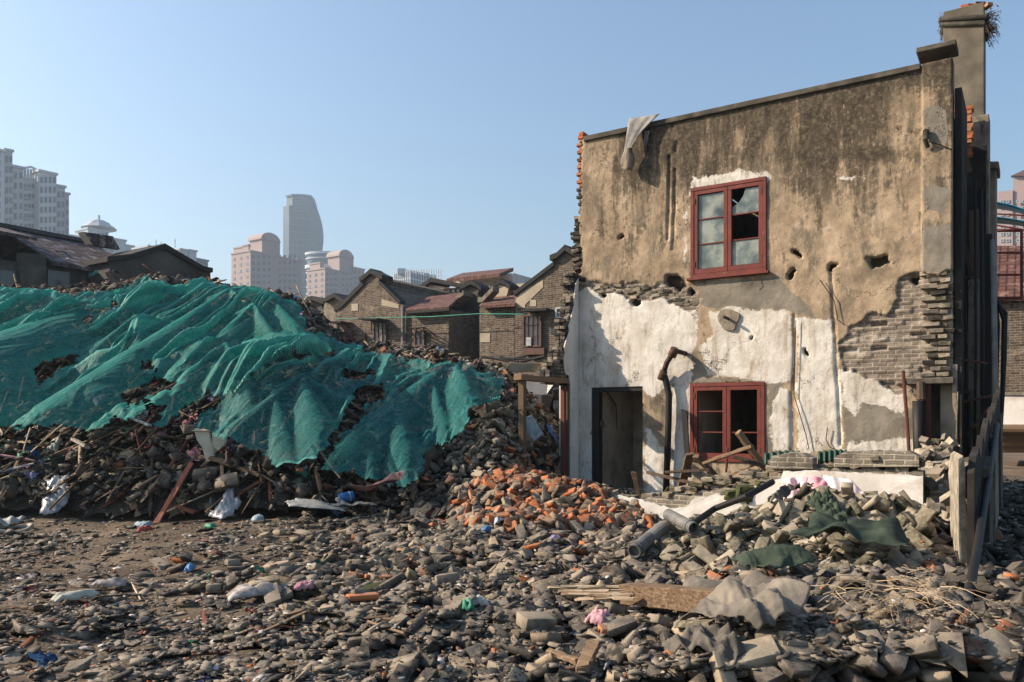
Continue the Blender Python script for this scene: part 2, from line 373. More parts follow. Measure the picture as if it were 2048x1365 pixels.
    stn = np.clip(stn - .5*blob(1815,230,30,70,1) + .12*(fbm(SS*2.4, ZZ*.9, 4, 31)-.5), -.5, 1.1)*.8
    grey = np.maximum.reduce([sdpoly(PX+wobx*.5, PY+woby*.5, p) for p in [[(1846,225),(1870,218),(1892,228),(1896,290),(1850,290)],[(1846,372),(1900,380),(1893,430),(1850,425)],[(1846,460),(1908,450),(1908,540),(1846,545)],
             [(1395,560),(1560,556),(1640,640),(1580,622),(1440,618),(1396,610)],[(1534,765),(1562,770),(1548,900),(1534,900)],[(1384,700),(1420,755),(1540,764),(1384,766)],[(1690,745),(1840,830),(1840,900),(1692,900)]]])
    grey = np.clip(grey/24+.5, 0, 1)
    bmask = brick > 0
    # relief: render stands 28 mm proud of the brickwork, the corner pier 70 mm
    edge = np.clip(brick/3.0, 0, 1)
    D = .030*(1-edge) + (fbm(SS*1.3, ZZ*1.3, 4, 3)-.5)*.03*(1-edge) + (fbm(SS*9, ZZ*9, 3, 8)-.5)*.010
    bi = np.floor(ZZ/.066); off = (bi % 2)*.1175; bj = np.floor((SS+off)/.235)
    D += edge*((_h(bj.astype(int), bi.astype(int), 77)-.5)*.034 - .012)
    gone = edge*(_h(bj.astype(int), bi.astype(int), 41) > .93); D -= gone*.06
    D += .07*(PX > 1844)*(1-edge) + .03*(PX > 1844)*edge*(_h(bi.astype(int)*3, bi.astype(int), 5) > .4)
    D += .004*(white > .6)*(1-edge)
    D -= hole*.16; D -= np.clip(chase, 0, 1)*.035
    # outline: ragged left edge; bricks break off course by course
    jag = _h(bi.astype(int), 3+0*bi.astype(int), 9)
    lim = np.interp(PY, [262,270,400,440,520,560,575,640,700,1040], [1168,1166,1166,1160,1166,1162,1150,1142,1128,1136]) + (jag-.5)*np.where(PY < 565, 5, 1)
    cS = (S[:-1]+S[1:])/2; cZ = (Zg[:-1]+Zg[1:])/2
    CS, CZZ = np.meshgrid(cS, cZ, indexing='ij'); keep = np.ones(CS.shape, bool)
    for o in OPEN: keep &= ~((CS > o[0]) & (CS < o[1]) & (CZZ > o[2]) & (CZZ < o[3]))
    cpx, cpy = fac_px(CS, CZZ)
    limc = (lim[:-1,:-1]+lim[1:,1:])/2; keep &= cpx > np.minimum(limc, 1170)
    keep &= ~((cpy > 575) & (cpx < 1155))            # below the roofline the party wall closes the corner
    nS, nZ = len(S), len(Zg); idx = np.arange(nS*nZ).reshape(nS, nZ)
    base = parent.location
    def pts(D): return np.stack([FAC.o.x + SS*U.x + D*N.x - base.x, FAC.o.y + SS*U.y + D*N.y - base.y, ZZ - base.z], -1).reshape(-1, 3)
    Vf = pts(D); Vb = pts(np.full_like(D, -.26)); nv = nS*nZ
    I, J = np.nonzero(keep)
    a, b, c, d = idx[I,J], idx[I+1,J], idx[I+1,J+1], idx[I,J+1]
    quads = [np.stack([a,b,c,d], 1), np.stack([d+nv,c+nv,b+nv,a+nv], 1)]
    kp = np.pad(keep, 1)
    for di, dj, e in ((-1,0,(0,3)),(1,0,(2,1)),(0,-1,(1,0)),(0,1,(3,2))):
        m = keep & ~kp[1+di:kp.shape[0]-1+di, 1+dj:kp.shape[1]-1+dj]
        i, j = np.nonzero(m); cs = [idx[i,j], idx[i+1,j], idx[i+1,j+1], idx[i,j+1]]
        p, r_ = cs[e[0]], cs[e[1]]; quads.append(np.stack([p, r_, r_+nv, p+nv], 1))
    Q = np.concatenate(quads)
    used = np.zeros(2*nv, bool); used[Q.ravel()] = True; rm = np.cumsum(used)-1
    V = np.concatenate([Vf, Vb])[used]; Q = rm[Q]
    me = raw_mesh('wall', V, Q, [MPLAS])
    for nm, arr in (('brick', np.clip(brick/3+.5, 0, 1)), ('white', white), ('stain', stn), ('greypatch', grey), ('hole', hole)):
        at_ = me.attributes.new(nm, 'FLOAT', 'POINT'); fl = arr.ravel()
        at_.data.foreach_set('value', np.concatenate([fl, fl*0 + (1 if nm == 'brick' else 0)])[used].astype(np.float32))
    return link('wall', me, parent)

house = thing('ruined_house', FAC.w(2.6, 0), 'half demolished two storey house with stained tan render and red windows', 'house')
facade(house)
# simple rendered material for the pieces around the wall
def m_simple_render():
    n = NT('grimy_cement_render'); f = n.noise(2.2, None, 5, .65); g = n.noise(12, n.mul(n.pos, (1,1,.3)), 5, .7)
    c = n.ramp(f, [(.3, (.1,.088,.068)), (.5, (.2,.17,.13)), (.7, (.31,.265,.2))]); c = n.mix(n.step(g, .5, .68), c, (.075,.066,.05))
    n.bump(n.noise(30, None, 5, .7), .5, .012); return n.done(c, .95)
CEM = m_simple_render()
def m_inner():
    n = NT('interior_plaster'); f = n.noise(1.6, None, 5, .65)
    c = n.ramp(f, [(.3, (.22,.18,.13)), (.5, (.45,.38,.29)), (.7, (.58,.5,.39))]); n.bump(n.noise(20, None, 5, .7), .5, .012); return n.done(c, .95)
INNER = m_inner()
CEMD = mottled('blackened_cement', [(.03,.027,.02),(.075,.066,.05),(.15,.13,.1)], 3, .95, .6, 30, 0)
def m_brickwall(name, c1, c2, mort, patch, bw=.235, bh=.066, ms=.012, pamt=.58):
    n = NT(name); vec, zc = wallcoords(n); bt = bricktex(n, vec, c1, c2, mort, bw, bh, ms)
    c = n.mix(n.step(n.noise(1.1, n.mul(n.pos, (1,1,1.6)), 5, .7), pamt, pamt+.1), bt.outputs[0], patch)
    c = n.mix(n.math('MULTIPLY', n.step(n.noise(5, n.mul(n.pos, (1,1,.5)), 5, .7), .46, .66), .6), c, tuple(v*.35 for v in c1))
    c = n.mix(n.math('MULTIPLY', n.step(n.noise(2.6, n.mul(n.pos, (1,1,4)), 5, .75), .57, .68), .8), c, tuple(v*.9 for v in patch))
    n.bump(n.math('MULTIPLY_ADD', bt.outputs['Fac'], -.8, n.noise(14, None, 4, .7)), .7, .02); return n.done(c, .95)
BRK = m_brickwall('old_grey_brickwork', (.15,.13,.1), (.26,.225,.17), (.36,.32,.25), (.4,.35,.27))
BRKD = m_brickwall('row_house_brickwork', (.055,.043,.034), (.14,.105,.078), (.2,.16,.12), (.26,.205,.15), .3, .085, .016, .58)
BRKR = m_brickwall('red_brickwork', (.3,.11,.05), (.42,.17,.08), (.35,.3,.23), (.36,.3,.22))

SHADEBLK = mottled('shade_black_wall', [(.008,.007,.006),(.02,.017,.014),(.05,.042,.033)], 1.6, .95, .6, 14, 0)  # near-black tone stands in for the deep shade right of the corner
# coping along the top, cap on the corner pier
m = MB(); m.prism([FAC.w(q(1170), FACTOP-.075, -.3), FAC.w(q(1842), FACTOP-.075, -.3), FAC.w(q(1842), FACTOP+.03, -.3), FAC.w(q(1170), FACTOP+.03, -.3)], N*.385)
cop = m.build('coping', CEMD, house, bevel=.012, jit=.004)
m = MB(); zc = zz(1838, 112)+.02; m.prism([FAC.w(q(1834), zc-.02, -.4), FAC.w(q(1914), zc-.02, -.4), FAC.w(q(1914), zc+.07, -.4), FAC.w(q(1834), zc+.07, -.4)], N*.53)
m.build('pier_cap', CEMD, house, bevel=.015, jit=.005)
# torn toothing at the left edge: whole bricks left sticking out, each a part
def tooth(px, py, mat, w=.2, back=.1, tilt=.06, l=None):
    p = FAC.P(px, py); mb = MB(); rz = math.atan2(U.y, U.x)
    mb.box((p - N*back), (l or w, .2+rnd.random()*.05, .062), Euler((rnd.uniform(-tilt,tilt), rnd.uniform(-tilt,tilt), rz + rnd.uniform(-tilt,tilt))).to_matrix())
    return mb.build('broken_brick', mat, house, bevel=.006, jit=.004)
y = 268; k = 0
while y < 425:
    tooth(1163 - (k % 2)*3 + rnd.uniform(-2,2), y, REDB if y < 372 else GREYB, .11+.02*(k % 2)); y += 7.4; k += 1
for i in range(24):
    yy = 432 + i*5.6; xx = np.interp(yy, [430,445,470,500,520,545,565], [1158,1154,1150,1152,1158,1156,1160]) + rnd.uniform(-4,5)
    tooth(xx, yy, DARKB if i % 3 else GREYB, .2, .05 + rnd.random()*.1, .3)
# loose courses of the corner pier where the render fell
for i in range(17):
    yy = 549 + i*12.6; tooth(1860 + (i % 2)*14 + rnd.uniform(-4,4), yy, GREYB if i % 4 else CONC, .2+.05*rnd.random(), .02+rnd.uniform(-.02,.05), .05)
    tooth(1886 + (i % 2)*6 + rnd.uniform(-4,4), yy+rnd.uniform(-1,1), PALEB if i % 3 else GREYB, .13+.06*rnd.random(), .015+rnd.uniform(-.02,.05), .06)
# broken band above the limewash: projecting bricks
for i in range(46):
    xx = 1170 + rnd.random()*225; yy = np.interp(xx, [1170,1280,1340,1395], [570,583,594,612]) + rnd.uniform(-12,12)
    tooth(xx, yy, GREYB if i % 3 else PALEB, .16, .085+rnd.random()*.03, .2)

# windows ---------------------------------------------------------
def casement(r, name, panes, broken=(), open_leaf=None, glass=True):
    s0, s1, z0, z1 = r; w = s1-s0; off = .05
    fr = MB(); t = .065
    def bar(a, b, c, d, o0, o1, mb): mb.prism([FAC.w(a, c, o0), FAC.w(b, c, o0), FAC.w(b, d, o0), FAC.w(a, d, o0)], N*(o1-o0))
    bar(s0, s1, z1-t, z1, -.08, .06, fr); bar(s0, s1, z0, z0+t, -.08, .06, fr); bar(s0, s0+t, z0+t, z1-t, -.08, .06, fr); bar(s1-t, s1, z0+t, z1-t, -.08, .06, fr)
    win = fr.build(name, REDP, house, bevel=.005)
    sm = (s0+s1)/2; a, b = s0+t+.003, s1-t-.003; c, d = z0+t+.003, z1-t-.003
    for li, (x0, x1) in enumerate(((a, sm-.004), (sm+.004, b))):
        lf = MB(); k = .07
        bar(x0, x1, d-k, d, -.03, .05, lf); bar(x0, x1, c, c+k*1.25, -.03, .05, lf); bar(x0, x0+k, c+k*1.25, d-k, -.03, .05, lf); bar(x1-k, x1, c+k*1.25, d-k, -.03, .05, lf)
        bars = [1, 2] if not (name == 'ground_window' and li == 1) else [1]
        for j in bars:
            zb = c+k*1.25 + (d-c-k*2.25)*j/3; bar(x0+k, x1-k, zb-.012, zb+.012, -.01, .03, lf)
        leaf = lf.build('sash', REDP, win, bevel=.003)
        for zf in (.12, .88):
            hg = MB(); zh = c+(d-c)*zf; xh = x0+.012 if li == 0 else x1-.012; bar(xh-.012, xh+.012, zh-.05, zh+.05, .05, .062, hg); hg.build('hinge', IRON, leaf)
        if glass:
            for j in range(3):
                if (li, j) in broken: continue
                zA = c+k*1.25+(d-c-k*2.25)*j/3+.012; zB = c+k*1.25+(d-c-k*2.25)*(j+1)/3-.012
                g = MB()
                P = [(x0+k, zA), (x1-k, zA), (x1-k, zB), (x0+k, zB)]
                if (li, j) == (1, 2):
                    ww = x1-x0-2*k; P = [(x0+k, zA), (x1-k, zA), (x1-k, zB), (x0+k+ww*.5, zB), (x0+k+ww*.42, zB-.12), (x0+k+ww*.25, zB-.24), (x0+k, zB-.31)]
                g.prism([FAC.w(x, z, .005) for x, z in P], N*.004); g.build('pane', GLASSG, leaf)
    return win
up = casement(WIN_UP, 'upper_window', 3, broken=((1, 1),))
lo = casement(WIN_LO, 'ground_window', 3, glass=False)
m = MB(); s0, s1, z0, z1 = WIN_UP; m.prism([FAC.w(s0-.06, z0-.05, 0), FAC.w(s1+.05, z0-.05, 0), FAC.w(s1+.05, z0-.002, 0), FAC.w(s0-.06, z0-.002, 0)], N*.12); m.build('sill', REDP, up, bevel=.005)
m = MB(); m.tube([FAC.P(1505,552,.1), FAC.P(1506,562,.11), FAC.P(1503,572,.09)], .006, 5); m.build('hook', IRON, up)
# door ------------------------------------------------------------
dfm = MB(); s0, s1, z0, z1 = DOOR
dfm.prism([FAC.w(s0, z0, -.16), FAC.w(s0+.16, z0, -.16), FAC.w(s0+.16, z1-.09, -.16), FAC.w(s0, z1-.09, -.16)], N*.17)
dfm.prism([FAC.w(s0, z1-.09, -.16), FAC.w(s1, z1-.09, -.16), FAC.w(s1, z1, -.16), FAC.w(s0, z1, -.16)], N*.17)
df = dfm.build('door_frame', BLACKP, house, bevel=.006)
m = MB(); m.tube([FAC.P(1214,784,-.3), FAC.P(1232,812,-.7)], .022, 6); m.tube([FAC.P(1232,812,-.7), FAC.P(1234,860,-.7)], .012, 6); m.build('brace', WOODD, df)
m = MB(); m.prism([FAC.w(s0+.16, 1.45, -.06), FAC.w(s0+.24, 1.45, -.06), FAC.w(s0+.24, 1.58, -.06), FAC.w(s0+.16, 1.58, -.06)], N*.03); m.build('lock_plate', IRON, df)
# body behind the facade -----------------------------------------
def slab(name, s0, s1, z0, z1, o0, o1, mat, parent=house, bevel=0):
    mb = MB(); mb.prism([FAC.w(s0, z0, o0), FAC.w(s1, z0, o0), FAC.w(s1, z1, o0), FAC.w(s0, z1, o0)], N*(o1-o0)); return mb.build(name, mat, parent, bevel=bevel)
sl0, sr0 = q(1172), q(1843)
slab('back_wall', sl0, sr0+.4, -.3, 3.4, -5.2, -5.0, INNER)
slab('side_wall', sl0, sl0+.2, -.3, 6.3, -5.0, -.265, INNER)
slab('side_wall', sr0+.25, sr0+.45, -.3, 6.3, -5.0, -.265, INNER)
slab('inner_wall', sl0+.21, sl0+2.2, -.3, 3.28, -1.95, -1.85, INNER)
slab('cross_wall', sl0+2.2, sl0+2.29, -.3, 6.3, -4.98, -.265, INNER)
slab('upper_floor', sl0+2.3, sr0+.24, 3.3, 3.5, -4.98, -.265, WOODD)
slab('upper_back_wall', sl0+2.3, sr0+.24, 3.505, 6.3, -3.6, -3.4, INNER)
slab('roof', sl0+2.3, sr0+.47, 6.31, 6.5, -5.3, -.265, WOODD)
# niche at the right end of the ground floor ----------------------
s0, s1, z0, z1 = NICHE
slab('niche_back', s0-.05, s1+.1, z0, z1, -.75, -.65, CEM)
slab('niche_side', s1-.01, s1+.06, z0, z1+.3, -.64, .0, CEM)
slab('lintel', s0-.25, s1+.02, z1-.01, z1+.09, -.2, .13, CONC, bevel=.01)
m = MB(); m.prism(FAC.poly([(1848,770),(1862,770),(1866,960),(1850,960)], .02), N*.08); m.build('niche_jamb', WOODR, house, bevel=.006)
# pillars, boards and pipes of the neighbouring strip, seen edge-on behind the corner; the blackest carry its shade in their colour
def pillar(name, px0, px1, ytop, ybot, back, thick, mat, lean=0, parent=house):
    """upright slab whose front face spans px0..px1 at a depth 'back' metres behind the facade plane"""
    a = FAC.P(px0, ytop, -back); b = FAC.P(px1, ytop, -back); zt = a.z; zb = max(-.3, FAC.P(px0, ybot, -back).z)
    mb = MB(); mb.prism([Vector((a.x,a.y,zb)), Vector((b.x,b.y,zb)), Vector((b.x,b.y,zt)), Vector((a.x,a.y,zt))], -N*thick); return mb.build(name, mat, parent, bevel=.008, jit=.004)
CEMM = mottled('weathered_chimney_render', [(.06,.052,.04),(.125,.108,.082),(.2,.17,.125)], 1.8, .95, .5, 24, 0)
chim = pillar('chimney', 1887, 1968, 24, 1100, 3.0, .75, CEMM)
pc = FAC.P(1889, 22, -3.0); pd = FAC.P(1964, 22, -3.0)
m = MB(); zt = pc.z
for dz, ex, h in ((-.3, .06, .1), (-.2, .1, .07), (.0, -.1, .0)):
    if h: m.prism([pc + Z*dz - U*ex + N*ex, pd + Z*dz + U*ex + N*ex, pd + Z*(dz+h) + U*ex + N*ex, pc + Z*(dz+h) - U*ex + N*ex], -N*(.75+2*ex))
m.build('chimney_cap', CEMD, chim, bevel=.02, jit=.006)
m = MB()
for i in range(5):
    m.box(pc + U*(.18+.13*i) + N*0 - N*.25 + Z*(.0 + .07*(i in (1,2,3))), (.2, .11, .065), (0, 0, rnd.random()*3))
m.build('top_bricks', REDB, chim, bevel=.006, jit=.005)
slab('side_slab', q(1909)+.0, q(1909)+.1, -.3, 6.9, -1.3, -.02, SHADEBLK)
pillar('broken_party_wall', 1914, 1942, 222, 470, 1.6, .3, REDB)
for i in range(13):
    p = FAC.P(1928, 222+i*8.2, -1.58); mb = MB(); mb.box(p, (.24+rnd.random()*.06, .2, .07), Euler((rnd.uniform(-.1,.1), rnd.uniform(-.15,.15), math.atan2(U.y,U.x)+rnd.uniform(-.1,.1))).to_matrix()); mb.build('party_brick', REDB, house, bevel=.007, jit=.006)
pillar('rear_pier', 1938, 1978, 235, 1100, 2.0, .5, CEM)
pillar('shade_infill', 1911, 1990, 560, 1100, 1.25, .1, SHADEBLK)  # black sheets added to fill the gaps with painted shade
pillar('shade_infill', 1911, 1972, 300, 562, 1.5, .1, SHADEBLK)
pillar('rear_pier', 1966, 1992, 330, 1100, 3.4, .6, CEM)
pillar('rear_pier', 1958, 1984, 470, 1060, 1.2, .2, BLACKP)
m = MB(); a = FAC.P(1968, 332, -3.3); b = FAC.P(1998, 332, -3.3); m.prism([a-Z*.05, b-Z*.05, b+Z*.09, a+Z*.09], -N*.8); m.build('pier_cap', CEM, house, bevel=.015, jit=.005)
pillar('dark_boarding', 1910, 1940, 480, 1100, .9, .1, BLACKP)
pillar('dark_boarding', 1938, 1962, 420, 1100, 1.0, .1, WOODD)
pillar('stucco_pilaster', 1936, 1958, 560, 800, .75, .12, CEM)
pillar('stucco_pilaster', 1942, 1968, 790, 1130, .65, .14, CEM)
m = MB(); m.prism([FAC.P(1906,262,-.9), FAC.P(1918,262,-.9), FAC.P(1946,342,-.9), FAC.P(1934,346,-.9)], -N*.08); m.build('leaning_board', WOODD, house)
m = MB(); m.prism([FAC.P(1916,440,-.7), FAC.P(1922,440,-.7), FAC.P(1946,550,-.7), FAC.P(1938,552,-.7)], -N*.06); m.build('leaning_board', WOODD, house)
for (pts, r) in (([(1950,360),(1952,700),(1948,930)], .02), ([(1962,380),(1966,640),(1964,1000)], .03), ([(1986,480),(1990,760),(1984,1050)], .045), ([(1925,1000),(1934,700),(1928,560),(1945,548)], .02)):
    m = MB(); m.tube([FAC.P(x, y, -.55) for x, y in pts], r, 8); m.build('downpipe', PIPEG if r > .03 else BLACKP, house, smooth=True)
for (x0, y0, x1, y1) in ((1925,805,1992,790),(1930,720,1975,728),(1935,870,1978,815),(1912,785,1948,784)):
    m = MB(); m.tube([FAC.P(x0,y0,-.45), FAC.P(x1,y1,-.5)], .022, 6); m.build('bracket', IRON, house)
m = MB(); m.tube([FAC.P(1916,784,.25), FAC.P(1912,900,.3), FAC.P(1911,930,.3)], .009, 5); m.build('thin_rod', PALEB, house)
# dead growth on the chimney
TWIG = mottled('dry_twigs', [(.03,.024,.015), (.08,.06,.04), (.16,.12,.08)], 9, .9, .2, 40, .5)
wm_ = [MB(), MB()]
for i in range(240):
    side = rnd.random() < .72; m = wm_[side]; p = (pd if side else pc) + Z*(-.35+rnd.random()*.3) - N*rnd.random()*.6
    d = (U*(1 if side else -1)*rnd.uniform(.2,1) + Z*rnd.uniform(-.7,.8) + N*rnd.uniform(-.6,.6)).normalized()*rnd.uniform(.08,.36 if side else .16)
    m.tube([p, p+d*.4+Z*.05, p+d*.8+Z*.03, p+d-Z*.06], .006, 3, .002); m.box(p+d*rnd.uniform(.5,1)-Z*.02, (.03,.02,.004), (rnd.random()*3,rnd.random()*3,rnd.random()*3))
wd = wm_[1].build('dry_weed', TWIG); tag(wd, 'large dry dark weed tuft on the right of the chimney top', 'weed')
wd = wm_[0].build('dry_weed', TWIG); tag(wd, 'small thin weed tuft on the left of the chimney top', 'weed')

# party wall stub at the left corner -----------------------------
def jagged_slab(name, plane, ptsfn, parent, thick, mat_face, mat_core):
    pass
pw = thing('party_wall_stub', PARTY.w(0,0), 'jagged brick stub of the party wall at the left corner of the ruin', 'wall')
# profile: reach towards us (p) against height, one entry per course
prof = [(-.3,1.2),(2.35,1.15),(2.45,1.06),(2.7,.98),(2.95,.72),(3.1,.6),(3.3,.52),(3.6,.40),(3.9,.3),(4.2,.24),(4.5,.15),(4.62,.08)]
zs_, ps_ = zip(*prof); course = .07; z = 2.3; outline = [(0.0, 2.3)]
ms = MB(); i = 0
while z < 4.6:
    reach = float(np.interp(z, zs_, ps_)) + rnd.uniform(-.07,.09)
    o = 0.0
    while o < reach:
        L = min(.235, max(.09, reach-o)); gap = .012
        for lay in (0, 1):
            if rnd.random() < .04: continue
            ms.box(PARTY.o + N*(o+L/2+.02) - U*(.06+.125*lay) + Z*(z+.03), (.115+rnd.uniform(-.015,.01), L-gap, .06), Euler((rnd.uniform(-.03,.03), rnd.uniform(-.03,.03), math.atan2(N.y,N.x)-R(90)+rnd.uniform(-.05,.05))).to_matrix())
        o += .24
    z += course; i += 1
ms.build('brickwork', GREYB, pw, bevel=.006, jit=.005)
# limewash skin on its inner face
sk = [(0.0,-.3),(.34,-.3),(.34,2.3),(.42,2.5)]; zt = 2.5
while zt < 4.4: sk.append((max(.05, float(np.interp(zt, [2.5,2.9,3.2,3.5,3.9,4.4], [.52,.6,.5,.36,.2,.08])) + rnd.uniform(-.05,.05)), zt)); zt += .11
sk.append((0, 4.5))
LIME = NT('limewashed_plaster'); _f = LIME.noise(2, LIME.mul(LIME.pos, (1,1,.5)), 5, .65); _g = LIME.noise(11, None, 6, .7)
_c = LIME.ramp(_f, [(.25, (.5,.46,.4)), (.5, (.66,.63,.58)), (.75, (.76,.74,.7))]); _c = LIME.mix(LIME.step(_g, .6, .7), _c, (.36,.3,.23))
_c = LIME.mix(LIME.math('MULTIPLY', LIME.step(LIME.noise(1.3, LIME.mul(LIME.pos, (1,1,2.5)), 5, .7), .52, .7), .5), _c, (.4,.33,.26))
LIME.bump(_g, .35, .015); LIME = LIME.done(_c, .95)
m = MB(); m.prism([PARTY.o + N*(p+.05) + Z*z for p, z in sk], -U*.02); m.v = [tuple(Vector(v)+U*.03) for v in m.v]; m.build('plaster_skin', LIME, pw)
m = MB(); m.prism([PARTY.o + N*(.05) + Z*-.3, PARTY.o + N*.38 - Z*.3, PARTY.o + N*.38 + Z*2.29, PARTY.o + N*.05 + Z*2.29], -U*.24); m.build('pier', LIME, pw)
# free standing door frame in the party wall ---------------------
pl = PARTY.q
def PP(px, py): return PARTY.P(px, py)
a = PP(1050, 750); b = PP(1140, 750); zt = a.z
pa = -(a-PARTY.o).dot(N)*-1; pb = (b-PARTY.o).dot(N)
dfr = thing('door_frame', PARTY.o + N*(pa), 'bare weathered wooden door frame standing alone against the rubble heap', 'door frame')
def post(p0, p1, z0, z1, o0, o1, nm, mat):
    mb = MB(); mb.prism([PARTY.o+N*p0-U*o0+Z*z0, PARTY.o+N*p1-U*o0+Z*z0, PARTY.o+N*p1-U*o0+Z*z1, PARTY.o+N*p0-U*o0+Z*z1], -U*(o1-o0)); return mb.build(nm, mat, dfr, bevel=.008, jit=.004)
post(pa-.06, pa+.05, -.1, zt-.11, .0, .12, 'jamb', WOODL); post(pb-.04, pb+.06, -.1, zt-.11, .0, .14, 'jamb', WOODD)
post(pb+.11, pb+.19, -.1, zt-.16, .02, .12, 'jamb', WOODR)
post(pb-.3, pa+.14, zt-.105, zt+.0, -.02, .16, 'head', WOODL)
# old pipe on the facade -------------------------------------------
pipe = thing('broken_drainpipe', FAC.P(1336, 985, .14), 'bent rusty drainpipe leaning off the wall between doorway and red window', 'pipe')
P_ = [FAC.P(1332,985,.14), FAC.P(1337,850,.16), FAC.P(1338,790,.16), FAC.P(1330,755,.16), FAC.P(1326,748,.18)]
m = MB(); m.tube(P_, .062, 12); m.build('lower_run', BLACKP, pipe, smooth=True)
m = MB(); m.tube([FAC.P(1325,752,.18), FAC.P(1334,725,.24), FAC.P(1346,706,.3)], .052, 12); m.build('upper_run', IRON, pipe, smooth=True)
for a_, b_, r_ in (((1322,760,.17),(1328,742,.19),.075), ((1344,712,.28),(1350,698,.33),.085), ((1352,702,.3),(1372,708,.06),.045)):
    m = MB(); m.tube([FAC.P(*a_), FAC.P(*b_)], r_, 12); m.build('joint', IRON, pipe, smooth=True)
m = MB(); m.prism([FAC.P(1363,818,.1), FAC.P(1375,822,.1), FAC.P(1384,955,.25), FAC.P(1374,955,.25)], N*.04); o = m.build('leaning_plank', BLACKP, bevel=.006); tag(o, 'narrow dark plank leaning on the wall left of the lower red window', 'plank')
m = MB(); m.tube([FAC.P(1461,640,-.05), FAC.P(1452,636,.16), FAC.P(1447,634,.24)], .028, 10); o = m.build('pipe_stub', IRON, smooth=True); tag(o, 'short iron pipe stub poking from a patch on the white wall', 'pipe')
m = MB()
c0 = FAC.P(1457, 640, .05)
for k in range(1):
    ring = [c0 + U*math.cos(t)*.19*(1+.2*math.sin(3*t)) + Z*math.sin(t)*.22*(1+.15*math.cos(2*t+1)) for t in np.linspace(0, 2*math.pi, 17)[:-1]]
    m.prism(ring, N*.018)
m.build('mortar_patch', CEM, house, bevel=.006, jit=.004)
# cables stapled on the wall
for i, pts in enumerate(([(1592,640),(1588,790),(1600,830),(1612,870),(1618,898)], [(1655,855),(1652,880),(1660,895),(1672,900),(1682,905)], [(1640,560),(1668,600),(1676,640),(1690,652)])):
    m = MB(); m.tube([FAC.P(x, y, .075) for x, y in pts], .008, 5); o = m.build('loose_cable', BLACKP)
    tag(o, ['long black cable hanging down the white wall right of the lower window', 'short looped black cable low on the white wall', 'black cable crossing the edge of the exposed brick patch'][i], 'cable')
# black drainpipe and leaning bar at the niche
m = MB(); m.tube([FAC.P(1836,802,.2), FAC.P(1838,900,.2), FAC.P(1840,935,.2)], .085, 14); o = m.build('thick_black_pipe', BLACKP, smooth=True); tag(o, 'thick black pipe standing upright beside the dark niche', 'pipe')
m = MB(); m.tube([FAC.P(1841,765,.16), FAC.P(1842,800,.18)], .06, 8, .075); o = m.build('timber_stub', WOODD); tag(o, 'dark splintered timber stub above the thick black pipe', 'timber')
m = MB(); m.tube([FAC.P(1806,742,.1), FAC.P(1813,830,.2), FAC.P(1818,905,.3)], .028, 7); o = m.build('leaning_bar', WOODR); tag(o, 'long thin brown bar leaning on the wall left of the black pipe', 'bar')
m = MB(); m.prism([FAC.P(1885,868,.35), FAC.P(1893,866,.35), FAC.P(1882,915,.5), FAC.P(1871,913,.5)], N*.05); o = m.build('pale_post', CONC, bevel=.008); tag(o, 'short pale post tilting in front of the dark niche', 'post')
# rag hanging from the coping --------------------------------------
def sheetmesh(name, grid, mat, parent=None, thick=.006, smooth=True):
    """grid: rows x cols of points, given a small thickness"""
    A = np.array([[tuple(p) for p in row] for row in grid]); r_, c_ = A.shape[:2]
    du = np.gradient(A, axis=0); dv = np.gradient(A, axis=1); nn = np.cross(du, dv); nn /= np.linalg.norm(nn, axis=2, keepdims=True)+1e-9
    top = (A + nn*thick/2).reshape(-1,3); bot = (A - nn*thick/2).reshape(-1,3); nv = r_*c_
    idx = np.arange(nv).reshape(r_, c_)
    q1 = np.stack([idx[:-1,:-1], idx[1:,:-1], idx[1:,1:], idx[:-1,1:]], -1).reshape(-1,4)
    Q = [q1, q1[:, ::-1]+nv]
    for e in (idx[0], idx[-1][::-1], idx[:,0][::-1], idx[:,-1]): Q.append(np.stack([e[:-1], e[1:], e[1:]+nv, e[:-1]+nv], 1))
    V = np.concatenate([top, bot]); lo = V.min(0); hi = V.max(0)
    if parent is None: loc = np.array([(lo[0]+hi[0])/2, (lo[1]+hi[1])/2, lo[2]]); base = loc
    else: loc = np.zeros(3); base = np.array(rootloc(parent))
    return link(name, raw_mesh(name, V-base, np.concatenate(Q), [mat], smooth=smooth), parent, tuple(loc))
FELT = mottled('grey_roofing_felt', [(.09,.085,.08), (.2,.19,.18), (.36,.34,.32)], 3, .85, .6, 22, .1)
rows = 16; cols = 12; g = []
for i in range(rows):
    t = i/(rows-1); row = []
    for j in range(cols):
        s = j/(cols-1); 
        xl = 1258 - 15*t; xr = 1319 - 46*t; yl = 238 + 96*t; yr = 228 + 46*t
        px = xl + (xr-xl)*s; py = yl + (yr-yl)*s
        row.append(FAC.P(px, py, (.14 + .14*t + .04*s*t*math.sin(s*5) + .012*math.sin(s*14+t*5))))
    g.append(row)
rag = sheetmesh('hanging_felt', g, FELT, None, .008); tag(rag, 'torn grey sheet of roofing felt draped over the top of the wall', 'rag')
g = []
for i in range(9):
    t = i/8; g.append([FAC.P(1290 - 2*t + (9-6*t)*(j/5), 262 + 42*t, .1+.05*math.sin(j*1.7+t*2)) for j in range(6)])
o = sheetmesh('tatter', g, FELT, rag, .006)
g = []
for i in range(9):
    t = i/8; w = 11*math.sin(max(.15, t)*2.6)+2; g.append([FAC.P(1257 - 3*t - w + 2*w*(j/6), 296 + 44*t, .2+.12*math.sin(j/6*3.1)) for j in range(7)])
o = sheetmesh('lump', g, CEM, rag, .03)
